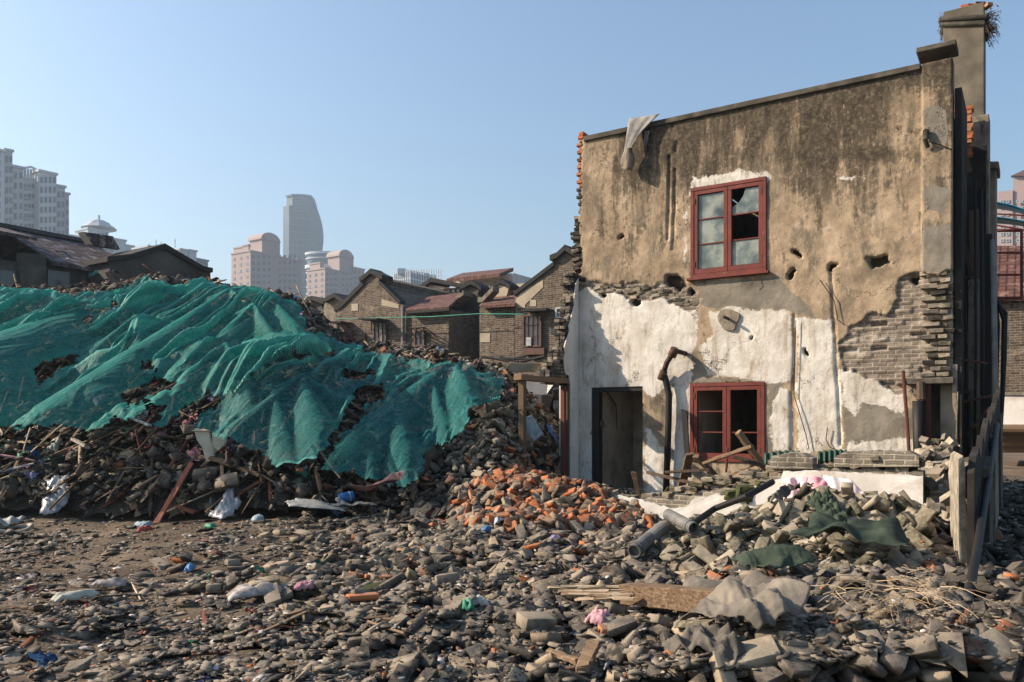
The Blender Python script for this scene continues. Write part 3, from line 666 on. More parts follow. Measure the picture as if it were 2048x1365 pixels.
m = MB(); m.tube([FAC.P(1852,262,.12), FAC.P(1850,280,.2), FAC.P(1856,296,.14)], .05, 8, .03); o = m.build('plaster_clod', DARKB); tag(o, 'dark clod clinging high on the corner pier', 'clod')
m = MB(); m.tube([FAC.P(1858,284,.14), FAC.P(1880,290,.15), FAC.P(1904,300,.13)], .008, 5); o = m.build('wire', BLACKP); tag(o, 'short sagging wire across the upper corner pier', 'wire')
# ================================================================== terrain
RT = [(-700,600,21,13),(-100,594,22,13),(0,600,22,13.2),(150,600,22.3,13.2),(290,574,22,13.0),(430,582,21.5,12.7),(560,606,21,12.7),(640,648,20.5,12.9),(700,694,19.8,13.1),(780,712,19,13.3),(850,730,18.3,13.4),(960,752,17.6,13.3),(1005,760,17.4,13.4),(1045,790,17.5,14.0),(1075,822,17.6,14.6),(1110,850,17.8,15.2),(1150,880,18,15.8)]
_rx, _ry, _rR, _rB = [np.array(v, float) for v in zip(*RT)]
def gauss(X, Y, cx, cy, rx, ry, h, ang=0):
    c, s = math.cos(ang), math.sin(ang); dx, dy = X-cx, Y-cy; a = (dx*c+dy*s)/rx; b = (-dx*s+dy*c)/ry
    return h*np.exp(-(a*a+b*b))
def Hbig(X, Y):
    X = np.asarray(X, float); Y = np.asarray(Y, float); px = 1024 + F*X/np.maximum(Y, 1)
    rR = np.interp(px, _rx, _rR); rB = np.interp(px, _rx, _rB); zr = CZ + (HOR-np.interp(px, _rx, _ry))/F*rR
    a = np.clip((Y-rB)/(rR-rB), 0, 1); prof = np.power(a, .78)*(1-.12*a*a)/.88
    z = zr*prof; z = np.where(Y > rR, zr-(Y-rR)*.7, z)
    bump = (fbm(X*.55, Y*.55, 4, 21)-.5)*1.1*np.clip(a*3, 0, 1)*(1-sstep(.82,1,a)*.75)
    z = z + bump
    dl = (X-CORN.x)*(-U.x) + (Y-CORN.y)*(-U.y)
    cut = sstep(-.15, .75, dl); z = z*(1-(1-cut)*sstep(1030, 1062, px))
    return np.maximum(z, 0)*(Y > 8)
def Hground(X, Y):
    X = np.asarray(X, float); Y = np.asarray(Y, float)
    z = (fbm(X*.5, Y*.5, 4, 61)-.5)*.22 + (fbm(X*2.3, Y*2.3, 3, 65)-.5)*.07
    z = z*np.exp(-np.maximum(0, np.hypot(X, Y-12)-30)/40)
    ua = math.atan2(U.y, U.x)
    z += gauss(X, Y, .45, 12.5, 1.35, .75, .42, ua) + gauss(X, Y, -.3, 13.6, 1.3, .9, .3)
    z += gauss(X, Y, 3.55, 8.75, 1.0, .62, .52, ua) + gauss(X, Y, 2.2, 8.9, .9, .5, .12, ua) + gauss(X, Y, 4.5, 8.3, .5, .6, .2)
    # floor of the vanished front room, between stub wall and facade
    s = (X-LOW.o.x)*U.x + (Y-LOW.o.y)*U.y; n_ = (X-LOW.o.x)*N.x + (Y-LOW.o.y)*N.y
    room = sstep(.15, -.15, n_)*sstep(-3.9, -3.5, n_)*sstep(-.6, .2, s)*sstep(5.6, 5.0, s)
    z += room*(.05 + .12*sstep(.8, 1.8, s)*sstep(0, -1, n_))
    z += gauss(X, Y, 4.3, 12.4, 1.2, .5, .15, ua)
    return z
def Htot(X, Y): return Hground(X, Y) + Hbig(X, Y)
def m_grid(x0, x1, dx, y0, y1, dy, far):
    gx = list(np.arange(x0, x1+1e-6, dx)); gy = list(np.arange(y0, y1+1e-6, dy))
    e = [far*(i/12)**2.2 for i in range(1, 13)]
    return np.array([x0-v for v in e[::-1]] + gx + [x1+v for v in e]), np.array([y0-v for v in e[::-1]] + gy + [y1+v for v in e])
gx, gy = m_grid(-14, 10, .055, 3.5, 24, .055, 3500)
XX, YY = np.meshgrid(gx, gy, indexing='ij'); ZZg = Hground(XX, YY) + (fbm(XX*7, YY*7, 3, 90)-.5)*.05*(np.abs(XX) < 16)*(YY < 26)*(YY > 2)
nx, ny = XX.shape; idx = np.arange(nx*ny).reshape(nx, ny)
Qg = np.stack([idx[:-1,:-1], idx[1:,:-1], idx[1:,1:], idx[:-1,1:]], -1).reshape(-1, 4)
ground = link('ground', raw_mesh('ground', np.stack([XX, YY, ZZg], -1).reshape(-1, 3), Qg, [SOIL], smooth=True)); ground['kind'] = 'structure'
# heap body
hx = np.arange(-18, 2.2, .07); hy = np.arange(12, 30, .07); HX, HY = np.meshgrid(hx, hy, indexing='ij'); HB = Hbig(HX, HY)
HZ = Hground(HX, HY) + HB + .03 + (fbm(HX*5, HY*5, 3, 90)-.5)*.1
ok = HB > .03; okc = ok[:-1,:-1] & ok[1:,:-1] & ok[1:,1:] & ok[:-1,1:]
nx, ny = HX.shape; idx = np.arange(nx*ny).reshape(nx, ny); I, J = np.nonzero(okc)
Qh = np.stack([idx[I,J], idx[I+1,J], idx[I+1,J+1], idx[I,J+1]], 1); used = np.zeros(nx*ny, bool); used[Qh.ravel()] = True; rm = np.cumsum(used)-1
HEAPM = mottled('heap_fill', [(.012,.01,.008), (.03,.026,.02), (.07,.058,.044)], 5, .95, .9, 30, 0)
heap = link('rubble_heap', raw_mesh('rubble_heap', np.stack([HX, HY, HZ], -1).reshape(-1, 3)[used], rm[Qh], [HEAPM]))
tag(heap, 'great heap of demolition rubble and dirt under the green netting', 'rubble heap', None, 'stuff')

# ================================================================== loose pieces
def tri_template(bm):
    bmesh.ops.triangulate(bm, faces=list(bm.faces)); bmesh.ops.recalc_face_normals(bm, faces=bm.faces)
    V = np.array([v.co[:] for v in bm.verts]); bm.verts.index_update()
    T = np.array([[v.index for v in f.verts] for f in bm.faces]); bm.free(); return V, T
def t_brick(sd, l=1, half=False, rough=.05, bev=.028, cuts=0):
    r = random.Random(sd); bm = bmesh.new(); bmesh.ops.create_cube(bm, size=1)
    for v in bm.verts: v.co = Vector((v.co.x*l, v.co.y, v.co.z)) + Vector([r.uniform(-1,1)*rough for _ in range(3)])
    bmesh.ops.bevel(bm, geom=list(bm.edges), offset=bev, segments=1, affect='EDGES')
    for k in range(cuts or r.choice((0,1,1,2))):
        c = Vector((r.choice((-.5,.5)), r.choice((-.5,.5)), r.choice((-.5,.5)))); nn = Vector((c.x*r.uniform(.5,1.6), c.y*r.uniform(.5,1.6), c.z*r.uniform(.5,1.4))).normalized()
        g = bmesh.ops.bisect_plane(bm, geom=bm.verts[:]+bm.edges[:]+bm.faces[:], plane_co=c*r.uniform(.62,.85), plane_no=nn, clear_outer=True)
        ed = [e for e in g['geom_cut'] if isinstance(e, bmesh.types.BMEdge)]
        if ed: bmesh.ops.contextual_create(bm, geom=ed)
    if half:
        nn = Vector((1, r.uniform(-.5,.5), r.uniform(-.4,.4))).normalized()
        g = bmesh.ops.bisect_plane(bm, geom=bm.verts[:]+bm.edges[:]+bm.faces[:], plane_co=(r.uniform(-.05,.15),0,0), plane_no=nn, clear_outer=True)
        ed = [e for e in g['geom_cut'] if isinstance(e, bmesh.types.BMEdge)]
        if ed: bmesh.ops.contextual_create(bm, geom=ed)
    return tri_template(bm)
def t_hull(sd, n=14, flat=1.0, box=.6):
    r = random.Random(sd); bm = bmesh.new()
    for i in range(n):
        v = Vector([r.uniform(-1,1) for _ in range(3)]); v2 = v.normalized()
        v = v*box + v2*(1-box)*r.uniform(.75,1); bm.verts.new((v.x*.5, v.y*.5, v.z*.5*flat))
    g = bmesh.ops.convex_hull(bm, input=bm.verts[:])
    for v in [v for v in bm.verts if not v.link_faces]: bm.verts.remove(v)
    return tri_template(bm)
def t_plate(sd, n=6):
    r = random.Random(sd); bm = bmesh.new(); a0 = r.random()*6.28
    P = []
    for i in range(n):
        t = a0 + 2*math.pi*(i+r.uniform(-.3,.3))/n; P.append((math.cos(t)*r.uniform(.36,.55), math.sin(t)*r.uniform(.36,.55)))
    lo_ = [bm.verts.new((x, y, -.5)) for x, y in P]; hi_ = [bm.verts.new((x*r.uniform(.9,1), y*r.uniform(.9,1), .5)) for x, y in P]
    bmesh.ops.convex_hull(bm, input=bm.verts[:]); return tri_template(bm)
def t_plank(sd):
    r = random.Random(sd); bm = bmesh.new(); K = 6
    ring = []
    for i in range(K):
        t = i/(K-1)-.5; b = .06*math.sin(t*3+sd); w = .5*(1 if 0 < i < K-1 else r.uniform(.5,1)); dx = 0 if 0 < i < K-1 else r.uniform(-.02,.02)
        ring.append([bm.verts.new((t+dx*(1 if y > 0 else -1), y*w, z*.5+b*1.5)) for y, z in ((-1,-1),(1,-1),(1,1),(-1,1))])
    for a, b in zip(ring, ring[1:]):
        for k in range(4): bm.faces.new((a[k], a[(k+1)%4], b[(k+1)%4], b[k]))
    bm.faces.new(ring[0]); bm.faces.new(ring[-1]); return tri_template(bm)
def t_crumple(sd, n=7):
    r = random.Random(sd); bm = bmesh.new(); P = []
    for i in range(n):
        P.append([])
        for j in range(n):
            x, y = i/(n-1)-.5, j/(n-1)-.5; e = 1+.35*math.sin(5*math.atan2(y, x)+sd)
            P[-1].append(bm.verts.new((x*e+r.uniform(-.05,.05), y*e+r.uniform(-.05,.05), (mnoise.noise(Vector((x*3+sd*3.1, y*3, sd)))*1.1+r.uniform(-.12,.12)))))
    for i in range(n-1):
        for j in range(n-1):
            bm.faces.new((P[i][j], P[i+1][j], P[i+1][j+1])); bm.faces.new((P[i][j], P[i+1][j+1], P[i][j+1]))
    g = bmesh.ops.solidify(bm, geom=bm.faces[:], thickness=.03); return tri_template(bm)
TPL = {'brick': [t_brick(i, 1, False, .022, .02) for i in range(7)], 'half': [t_brick(20+i, 1, True, .03, .02) for i in range(7)], 'chunk': [t_brick(40+i, 1, i % 2 == 0, .17, .012, 4) for i in range(10)],
       'plate': [t_plate(60+i, 5+i % 3) for i in range(10)], 'plank': [t_plank(80+i) for i in range(6)], 'litter': [t_crumple(100+i) for i in range(6)]}
GX0, GY0, GD = -16.5, 4.0, .025
gxa = np.arange(GX0, 13.5, GD); gya = np.arange(GY0, 24.5, GD); _X, _Y = np.meshgrid(gxa, gya, indexing='ij')
HM = Htot(_X, _Y).astype(np.float64)
def hm(x, y):
    i = np.clip(((np.asarray(x)-GX0)/GD).astype(int), 0, HM.shape[0]-1); j = np.clip(((np.asarray(y)-GY0)/GD).astype(int), 0, HM.shape[1]-1); return HM[i, j]
def proj(p): return 1024+F*p[0]/p[1], HOR-(p[2]-CZ)*F/p[1]
def hit(px, py, lift=0.0, H=None):
    Ys = np.arange(4.7, 30, .02); X = (px-1024)/F*Ys; zr = CZ+(HOR-py)/F*Ys
    hz = hm(X, Ys) if H is None else H(X, Ys)
    k = np.nonzero(zr <= hz)[0]; k = k[0] if len(k) else len(Ys)-1
    return Vector((X[k], Ys[k], zr[k]+lift))
items = []   # kind, variant, matrix 3x3, position, size, material key
HM0 = HM.copy()
def place(kind, x, y, dims, mkey, tilt=.12, sink=.12, up=True, yaw=None, cap=.1):
    lx, ly, lz = dims
    i0, j0 = int((x-GX0)/GD), int((y-GY0)/GD)
    if not (0 <= i0 < HM.shape[0] and 0 <= j0 < HM.shape[1]) or HM[i0, j0]-HM0[i0, j0] > cap: return
    yaw = rnd.random()*math.tau if yaw is None else yaw; c, s = math.cos(yaw), math.sin(yaw)
    a = np.array([-.42,0,.42,-.42,0,.42,-.42,0,.42])*lx; b = np.array([-.42]*3+[0]*3+[.42]*3)*ly
    hs = hm(x+a*c-b*s, y+a*s+b*c)
    ga = np.dot(a, hs-hs.mean())/np.dot(a, a); gb = np.dot(b, hs-hs.mean())/np.dot(b, b)
    ga = max(-.9, min(.9, ga)); gb = max(-.9, min(.9, gb)); mx = hs.mean()*.6 + hs.max()*.4
    ax = Vector((c, s, ga + rnd.gauss(0, tilt))).normalized(); ay = Vector((-s, c, gb + rnd.gauss(0, tilt*1.3))).normalized()
    az = ax.cross(ay).normalized(); ay = az.cross(ax)
    zc = mx + lz*.5*az.z - lz*sink
    M = Matrix((ax, ay, az)).transposed()
    if up:
        rr = int((abs(lx*c)+abs(ly*s))*.5/GD)+1; r2 = int((abs(lx*s)+abs(ly*c))*.5/GD)+1
        i0, j0 = int((x-GX0)/GD), int((y-GY0)/GD)
        ia, ib, ja, jb = max(i0-rr,0), min(i0+rr+1, HM.shape[0]), max(j0-r2,0), min(j0+r2+1, HM.shape[1])
        if ia < ib and ja < jb:
            dx = _X[ia:ib, ja:jb]-x; dy = _Y[ia:ib, ja:jb]-y; u = dx*c+dy*s; v = -dx*s+dy*c
            mk = (np.abs(u) < lx*.5) & (np.abs(v) < ly*.5)
            zt = zc + lz*.5*az.z + u*ax.z + v*ay.z; sub = HM[ia:ib, ja:jb]; sub[mk] = np.maximum(sub[mk], zt[mk])
    items.append((kind, rnd.randrange(len(TPL[kind])), np.array(M), (x, y, zc), dims, mkey))
# shadow areas and regions in the photograph's pixels
R_OR = [(905,1025),(950,985),(1060,950),(1145,965),(1220,1010),(1300,1060),(1310,1080),(1200,1078),(1060,1086),(935,1075)]
R_RM = [(1290,1105),(1400,1085),(1490,1055),(1560,1010),(1700,990),(1850,1010),(1850,1190),(1700,1210),(1500,1190),(1380,1160),(1280,1130)]
R_FL = [(850,960),(930,800),(1000,745),(1060,745),(1180,760),(1180,980),(1060,960),(960,1010),(880,1040),(820,1040)]
R_ROOM = [(1180,1000),(1290,960),(1540,900),(1900,900),(1930,1000),(1850,1010),(1560,1000)]
MAIN_STUB = lambda X, Y: (abs((X-LOW.o.x)*N.x+(Y-LOW.o.y)*N.y) < .25) & ((X-LOW.o.x)*U.x+(Y-LOW.o.y)*U.y > -.2) & ((X-LOW.o.x)*U.x+(Y-LOW.o.y)*U.y < 4.6)
def behind_facade(x, y): return (x-CORN.x)*U.x+(y-CORN.y)*U.y < 6.9 and (x-FAC.o.x)*N.x+(y-FAC.o.y)*N.y < .12 and (x-CORN.x)*U.x+(y-CORN.y)*U.y > -.1
def inp(px, py, poly): return sdpoly(np.array([px]), np.array([py]), poly)[0] > 0
NP_ = 16500
cx = nr.rand(NP_*6); tries = 0; n_ = 0
# far-to-near irrelevant; random order over the area, density weighted towards the viewer
ground_c = []
NC = 90000; Yc = 4.6 + (23-4.6)*nr.rand(NC)**1.15; Xc = (nr.rand(NC)*1.34-.68)*Yc
Zc = hm(Xc, Yc); PXc = 1024+F*Xc/Yc; PYc = HOR-(Zc-CZ)*F/Yc
regs = {k: sdpoly(PXc, PYc, v) for k, v in (('or', R_OR), ('rm', R_RM), ('fl', R_FL), ('room', R_ROOM))}
stub = MAIN_STUB(Xc, Yc); big = Hbig(Xc, Yc); fine_den = fbm(Xc*.8, Yc*.8, 3, 71)
rB = np.interp(PXc, _rx, _rB)
def bsize(): return (rnd.uniform(.19,.25), rnd.uniform(.1,.13), rnd.uniform(.045,.065))
for i in range(NC):
    x, y, px, py = Xc[i], Yc[i], PXc[i], PYc[i]
    if not (-60 < px < 2110) or py > 1420 or stub[i] or behind_facade(x, y) or x > 13.2: continue
    u = rnd.random()
    if regs['or'][i] > 0:
        mk = 'or' if rnd.random() < .66 else ('gr' if rnd.random() < .6 else 'wa')
        if u < .62: place('brick', x, y, (rnd.uniform(.2,.26), rnd.uniform(.1,.13), rnd.uniform(.05,.07)), mk, .5, .05, cap=.2)
        elif u < .85: place('half', x, y, bsize(), mk, .5, .05, cap=.2)
        continue
    if regs['rm'][i] > 0:
        if u < .5: place('brick', x, y, (rnd.uniform(.22,.3), rnd.uniform(.11,.15), rnd.uniform(.045,.07)), 'pa', .6, .05, cap=.16)
        elif u < .6: place('half', x, y, (.3,.14,.065), 'pa', .7, .05, cap=.16)
        elif u < .68: s = rnd.uniform(.1,.22); place('chunk', x, y, (s*1.3, s, s*.6), 'co', .3)
        continue
    if regs['fl'][i] > 0:
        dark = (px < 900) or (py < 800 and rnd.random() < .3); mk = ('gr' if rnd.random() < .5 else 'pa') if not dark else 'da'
        if u < .3: place('brick', x, y, bsize(), mk if rnd.random() > .06 else 'or', .5, .05, cap=.2)
        elif u < .55: place('half', x, y, bsize(), mk if rnd.random() > .05 else 'or', .5, .05, cap=.2)
        elif u < .62: s = rnd.uniform(.1,.25); place('chunk', x, y, (s*1.3, s, s*.6), mk, .3)
        elif u < .635: place('plank', x, y, (rnd.uniform(.4,1.1), .06, .03), 'wl', .4)
        continue
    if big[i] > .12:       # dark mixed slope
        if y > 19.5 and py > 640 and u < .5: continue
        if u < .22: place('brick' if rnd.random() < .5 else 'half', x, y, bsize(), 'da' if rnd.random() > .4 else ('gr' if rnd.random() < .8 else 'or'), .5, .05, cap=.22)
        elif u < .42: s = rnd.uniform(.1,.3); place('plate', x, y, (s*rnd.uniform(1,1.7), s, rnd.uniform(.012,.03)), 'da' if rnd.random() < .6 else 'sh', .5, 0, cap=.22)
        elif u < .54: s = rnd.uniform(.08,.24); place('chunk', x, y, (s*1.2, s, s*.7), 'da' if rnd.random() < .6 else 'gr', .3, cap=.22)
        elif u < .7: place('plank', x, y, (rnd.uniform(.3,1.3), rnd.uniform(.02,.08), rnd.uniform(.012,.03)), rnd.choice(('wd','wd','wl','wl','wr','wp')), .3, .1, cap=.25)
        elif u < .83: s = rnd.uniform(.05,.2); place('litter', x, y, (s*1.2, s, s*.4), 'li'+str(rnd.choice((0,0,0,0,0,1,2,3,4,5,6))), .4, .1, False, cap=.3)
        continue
    if regs['room'][i] > 0:
        if u < .3: place('brick' if rnd.random() < .4 else 'half', x, y, bsize(), 'pa' if rnd.random() < .6 else 'gr', .4, .05)
        elif u < .45: s = rnd.uniform(.06,.2); place('chunk', x, y, (s*1.2, s, s*.7), 'gr', .3)
        elif u < .5: place('plank', x, y, (rnd.uniform(.3,.9), .06, .03), 'wd', .35)
        continue
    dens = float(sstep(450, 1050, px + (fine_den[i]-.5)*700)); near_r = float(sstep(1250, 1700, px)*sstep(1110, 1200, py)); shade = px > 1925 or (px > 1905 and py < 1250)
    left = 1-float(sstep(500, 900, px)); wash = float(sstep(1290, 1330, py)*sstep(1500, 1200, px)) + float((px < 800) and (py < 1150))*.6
    bare = float(sstep(.46, .58, float(fine_den[i]) + .12*left)); gk = 'da' if shade else ('gr' if rnd.random() < .72 else 'wa')  # shaded strip at right gets darker pieces, its shade put into their colour
    ground_c.append((x, y, px, py, u, dens, near_r, min(1, wash), left, bare, gk))
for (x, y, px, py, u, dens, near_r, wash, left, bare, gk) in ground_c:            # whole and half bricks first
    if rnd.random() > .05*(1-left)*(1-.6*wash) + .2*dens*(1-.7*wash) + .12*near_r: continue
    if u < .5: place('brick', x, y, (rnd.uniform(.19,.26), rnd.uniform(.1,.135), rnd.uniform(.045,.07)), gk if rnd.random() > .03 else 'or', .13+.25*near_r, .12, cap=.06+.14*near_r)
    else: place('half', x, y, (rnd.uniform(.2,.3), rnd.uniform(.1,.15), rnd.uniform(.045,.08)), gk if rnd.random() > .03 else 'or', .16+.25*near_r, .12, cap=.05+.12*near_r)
for (x, y, px, py, u, dens, near_r, wash, left, bare, gk) in ground_c:            # then the small stuff
    if rnd.random() > (.2 + .3*dens)*(1-.75*wash)*(1-.85*bare*(1-near_r)): continue
    cp = .03
    if u < .2: s = rnd.uniform(.04,.12)*(1+.3*near_r); place('chunk', x, y, (s*1.35, s, s*.55), 'co' if rnd.random() < .22 else gk, .15, .2, cap=.05)
    elif u < .84: s = rnd.uniform(.06,.19); place('plate', x, y, (s*rnd.uniform(1.1,2), s, rnd.uniform(.008,.024)), 'sh' if rnd.random() < .7 else gk, .1, .1, cap=.03)
    elif u < .92: place('plank', x, y, (rnd.uniform(.12,.5)*(1+left), rnd.uniform(.012,.045), rnd.uniform(.008,.02)), rnd.choice(('wl','wd','wp','wr')), .1, .1, cap=.05)
    else: s = rnd.uniform(.03,.1)*(1+left*.4); place('litter', x, y, (s*1.5, s, s*.25), 'li'+str(rnd.choice((0,0,0,0,1,2,3,4,5,6))), .15, .1, False, cap=.05)
print('pieces', len(items))
LIT = [mottled('dirty_white_scrap', [(.22,.2,.18),(.5,.48,.45)], 12, .7, .3, 40, .2), mottled('pale_blue_scrap', [(.17,.22,.26),(.36,.43,.47)], 12, .7, .3, 40, .2),
       mottled('pink_scrap', [(.3,.13,.16),(.5,.28,.3)], 12, .8, .3, 40, .2), mottled('red_scrap', [(.22,.03,.025),(.36,.07,.05)], 12, .7, .3, 40, .2),
       mottled('blue_scrap', [(.03,.1,.24),(.08,.2,.4)], 12, .6, .3, 40, .2), mottled('green_scrap', [(.02,.14,.09),(.05,.25,.15)], 12, .6, .3, 40, .2),
       mottled('lilac_scrap', [(.18,.15,.27),(.32,.28,.42)], 12, .8, .3, 40, .2)]
WARMB = mottled('dusty_brown_brick', [(.04,.031,.021), (.1,.08,.055), (.19,.15,.1), (.33,.265,.185)], 5, .95, .5, 45, .38, dust=(.27,.215,.15))
MK = {'wa': WARMB, 'gr': GREYB, 'da': DARKB, 'pa': PALEB, 'or': REDB, 'co': CONC, 'sh': SHARD, 'wd': WOODD, 'wl': WOODL, 'wr': WOODR, 'wp': WOODP}
for i, m_ in enumerate(LIT): MK['li%d' % i] = m_
MNAME = {'wa': ('dusty tan','dusty'), 'gr': ('grey','bricks'), 'da': ('dark grey','dark'), 'pa': ('pale lichened','pale'), 'or': ('orange','orange'), 'co': ('concrete','concrete'), 'sh': ('slate','slate'), 'wd': ('dark timber','wood'), 'wl': ('weathered timber','wood'), 'wr': ('red stained timber','wood'), 'wp': ('pale timber','wood')}
LITN = ['dirty white','pale blue','pink','red','blue','green','lilac']
FAM = {}      # (kind family, material) -> name, label, category
def fam(kind, mk):
    f = 'brick' if kind in ('brick','half') else kind
    if f == 'litter':
        c = LITN[int(mk[2])]; return f+mk, 'litter_scrap', 'crumpled %s scrap of plastic or paper lying in the rubble' % c, 'litter', '%s litter scraps' % c
    col = MNAME[mk][0]
    if f == 'brick': return f+mk, 'loose_brick', {'wa':'dusty tan brick or half brick strewn on the open ground','gr':'loose grey brick or half brick strewn on the open ground','da':'dark grey brick lying on the shaded slope of the heap','pa':'pale yellowish grey brick with lichen lying in the light rubble mounds','or':'bright orange red brick lying loose in the rubble'}[mk], 'brick', '%s loose bricks' % col
    if f == 'chunk': return f+mk, 'rubble_chunk', {'wa':'dusty tan lump of masonry lying among the bricks','gr':'rough grey lump of broken masonry lying among the bricks','da':'dark lump of broken masonry lying on the shaded rubble','pa':'pale rough lump of masonry on the light side of the heap','co':'light grey angular lump of broken concrete lying in the rubble'}[mk], 'rubble chunk', '%s masonry lumps' % col
    if f == 'plate': return f+mk, 'tile_shard', {'wa':'thin flat tan fragment of brick facing lying on the ground','sh':'thin flat grey shard of slate or roof tile lying flat','da':'thin dark sheet fragment sticking out of the shaded heap','gr':'thin flat grey fragment of brick facing lying on the ground'}[mk], 'shard', '%s flat shards' % col
    return f+mk, 'wood_lath', {'wd':'dark brown strip of old timber lying on the rubble','wl':'weathered tan strip of timber lying on the rubble','wr':'reddish brown strip of timber lying on the rubble','wp':'pale splintered sliver of timber lying on the ground'}[mk], 'timber', '%s strips' % col
groups = {}
for it in items:
    f = fam(it[0], it[5]); groups.setdefault(f, []).append(it)
meshcache = {}
def tmesh(kind, var, mk):
    k = (kind, var, mk)
    if k not in meshcache: V, T = TPL[kind][var]; meshcache[k] = raw_mesh(kind, V, T, [MK[mk]])
    return meshcache[k]
def merge(name, its, mk):
    Vs, Ts, b = [], [], 0
    for kind, var, M, p, dims, _ in its:
        V, T = TPL[kind][var]; Vs.append((V*np.array(dims)) @ M.T + np.array(p)); Ts.append(T+b); b += len(V)
    V = np.concatenate(Vs); base = np.array([V[:,0].mean(), V[:,1].mean(), V[:,2].min()])
    return link(name, raw_mesh(name, V-base, np.concatenate(Ts), [MK[mk]]), None, tuple(base))
CAP = {'brick': 298, 'chunk': 200, 'plate': 200, 'plank': 200, 'litter': 150}
def score(it):
    p = it[3]; px, py = proj(p)
    if not (-20 < px < 2068 and py < 1380): return 0
    return (it[4][0]*it[4][1])**.5/p[1]*(2.2 if it[5] in ('or', 'co') else 1)
LAND = [(60,1040,'by the pale hose loop'),(110,985,'by the clear plastic bag at far left'),(60,900,'on the slope at the far left edge'),(240,900,'on the slope under the long green net'),(350,1000,'around the leaning red plank'),(415,900,'by the pointed cream board'),(450,1020,'by the white bag under the teal flap'),(520,930,'under the teal flap'),
 (640,960,'between the teal flap and the right net'),(700,1020,'by the blue bottle'),(800,1000,'by the rusty bent sheet'),(880,930,'at the lower corner of the right net'),(960,850,'on the bare slope right of the nets'),(1000,770,'near the tip of the right net'),(1040,920,'left of the standing door frame'),(1090,880,'behind the standing door frame'),
 (640,670,'along the bare ridge right of the green net'),(760,790,'in the gap between the teal nets'),(300,760,'showing through the tears of the green net'),(940,1000,'at the left end of the orange heap'),(1080,975,'on the crest of the orange heap'),(1080,1060,'at the foot of the orange heap'),(1230,1040,'at the right end of the orange heap'),(1300,1100,'by the dark open pipe'),
 (1240,980,'in front of the doorway'),(1420,960,'in the timber heap under the window'),(1420,1100,'on the left flank of the pale mound'),(1640,1020,'on top of the pale mound'),(1540,1160,'by the smaller green cloth'),(1700,1120,'by the large green cloth'),(1820,1060,'on the right flank of the pale mound'),(1770,1230,'by the dry brushwood'),(1950,1150,'in the shade of the side wall'),
 (1950,1320,'in the bottom right corner'),(1700,1320,'at the bottom edge right of the felt'),(1500,1320,'at the bottom edge below the felt'),(1350,1220,'beside the thick beam'),(1150,1190,'by the splintered board ends'),(1190,1250,'around the pink folded scrap'),(1250,1330,'at the bottom edge just right of centre'),(1000,1330,'at the bottom edge in the centre'),(1070,1150,'between the orange heap and the splintered boards'),
 (940,1220,'by the green plastic scrap'),(745,1180,'around the mossy slab'),(900,1120,'in the brick field below the orange heap'),(700,1320,'at the bottom edge left of centre'),(510,1190,'by the dirty foam rag'),(560,1100,'on the open soil below the bent sheets'),(400,1320,'at the bottom edge at left'),(290,1180,'by the whitish paper strip'),(100,1320,'in the bottom left corner'),(60,1180,'on the soil at the far left edge'),(250,1090,'on the soil below the red plank'),(2020,950,'in the gap at the right edge')]
def where(px, py): return min(LAND, key=lambda l: (l[0]-px)**2 + ((l[1]-py)*1.6)**2)[2]
SH = {'brick': 'whole', 'half': 'broken half', 'chunk': 'angular', 'plate': 'thin flat', 'plank': '', 'litter': 'crumpled'}
def speclabel(it):
    kd, mk = it[0], it[5]; w = where(*proj(it[3])); L = it[4][0]
    if kd in ('brick', 'half'): return '%s %s brick %s' % (SH[kd], {'gr':'grey','da':'dark grey','pa':'pale lichened','or':'orange','wa':'dusty tan'}[mk], w)
    if kd == 'chunk': return '%s %s %s lump %s' % ('small' if L < .12 else 'larger', {'gr':'grey','da':'dark','pa':'pale','co':'pale concrete','wa':'tan'}[mk], 'masonry', w)
    if kd == 'plate': return '%s %s shard %s' % ('small' if L < .17 else 'larger', {'sh':'flat slate','da':'thin dark','gr':'flat grey','wa':'flat tan'}[mk], w)
    if kd == 'plank': return '%s %s strip %s' % ('short' if L < .5 else 'long', {'wd':'dark brown timber','wl':'weathered tan timber','wr':'reddish timber','wp':'pale timber'}[mk], w)
    return '%s crumpled scrap %s' % (LITN[int(mk[2])], w)
bykind = {}
for it in items: bykind.setdefault('brick' if it[0] == 'half' else it[0], []).append(it)
for kind, its in bykind.items():
    its.sort(key=score, reverse=True)
    rest = {}
    for k, it in enumerate(its):
        f = fam(it[0], it[5])
        if k < CAP[kind] and score(it) > 0:
            kd, var, M, p, dims, mk_ = it; o = bpy.data.objects.new(f[1], tmesh(kd, var, mk_)); COL.objects.link(o)
            o.location = p; o.rotation_euler = Matrix(M.tolist()).to_euler(); o.scale = dims; lb_ = speclabel(it); tag(o, lb_, f[3], lb_)
        else: rest.setdefault(it[5], []).append(it)
    for mk, r_ in rest.items():
        f = fam(r_[0][0], mk); o = merge(f[1] + '_scatter', r_, mk); tag(o, 'countless ' + f[4] + ' strewn over heap and ground', f[3] + 's', None, 'stuff')
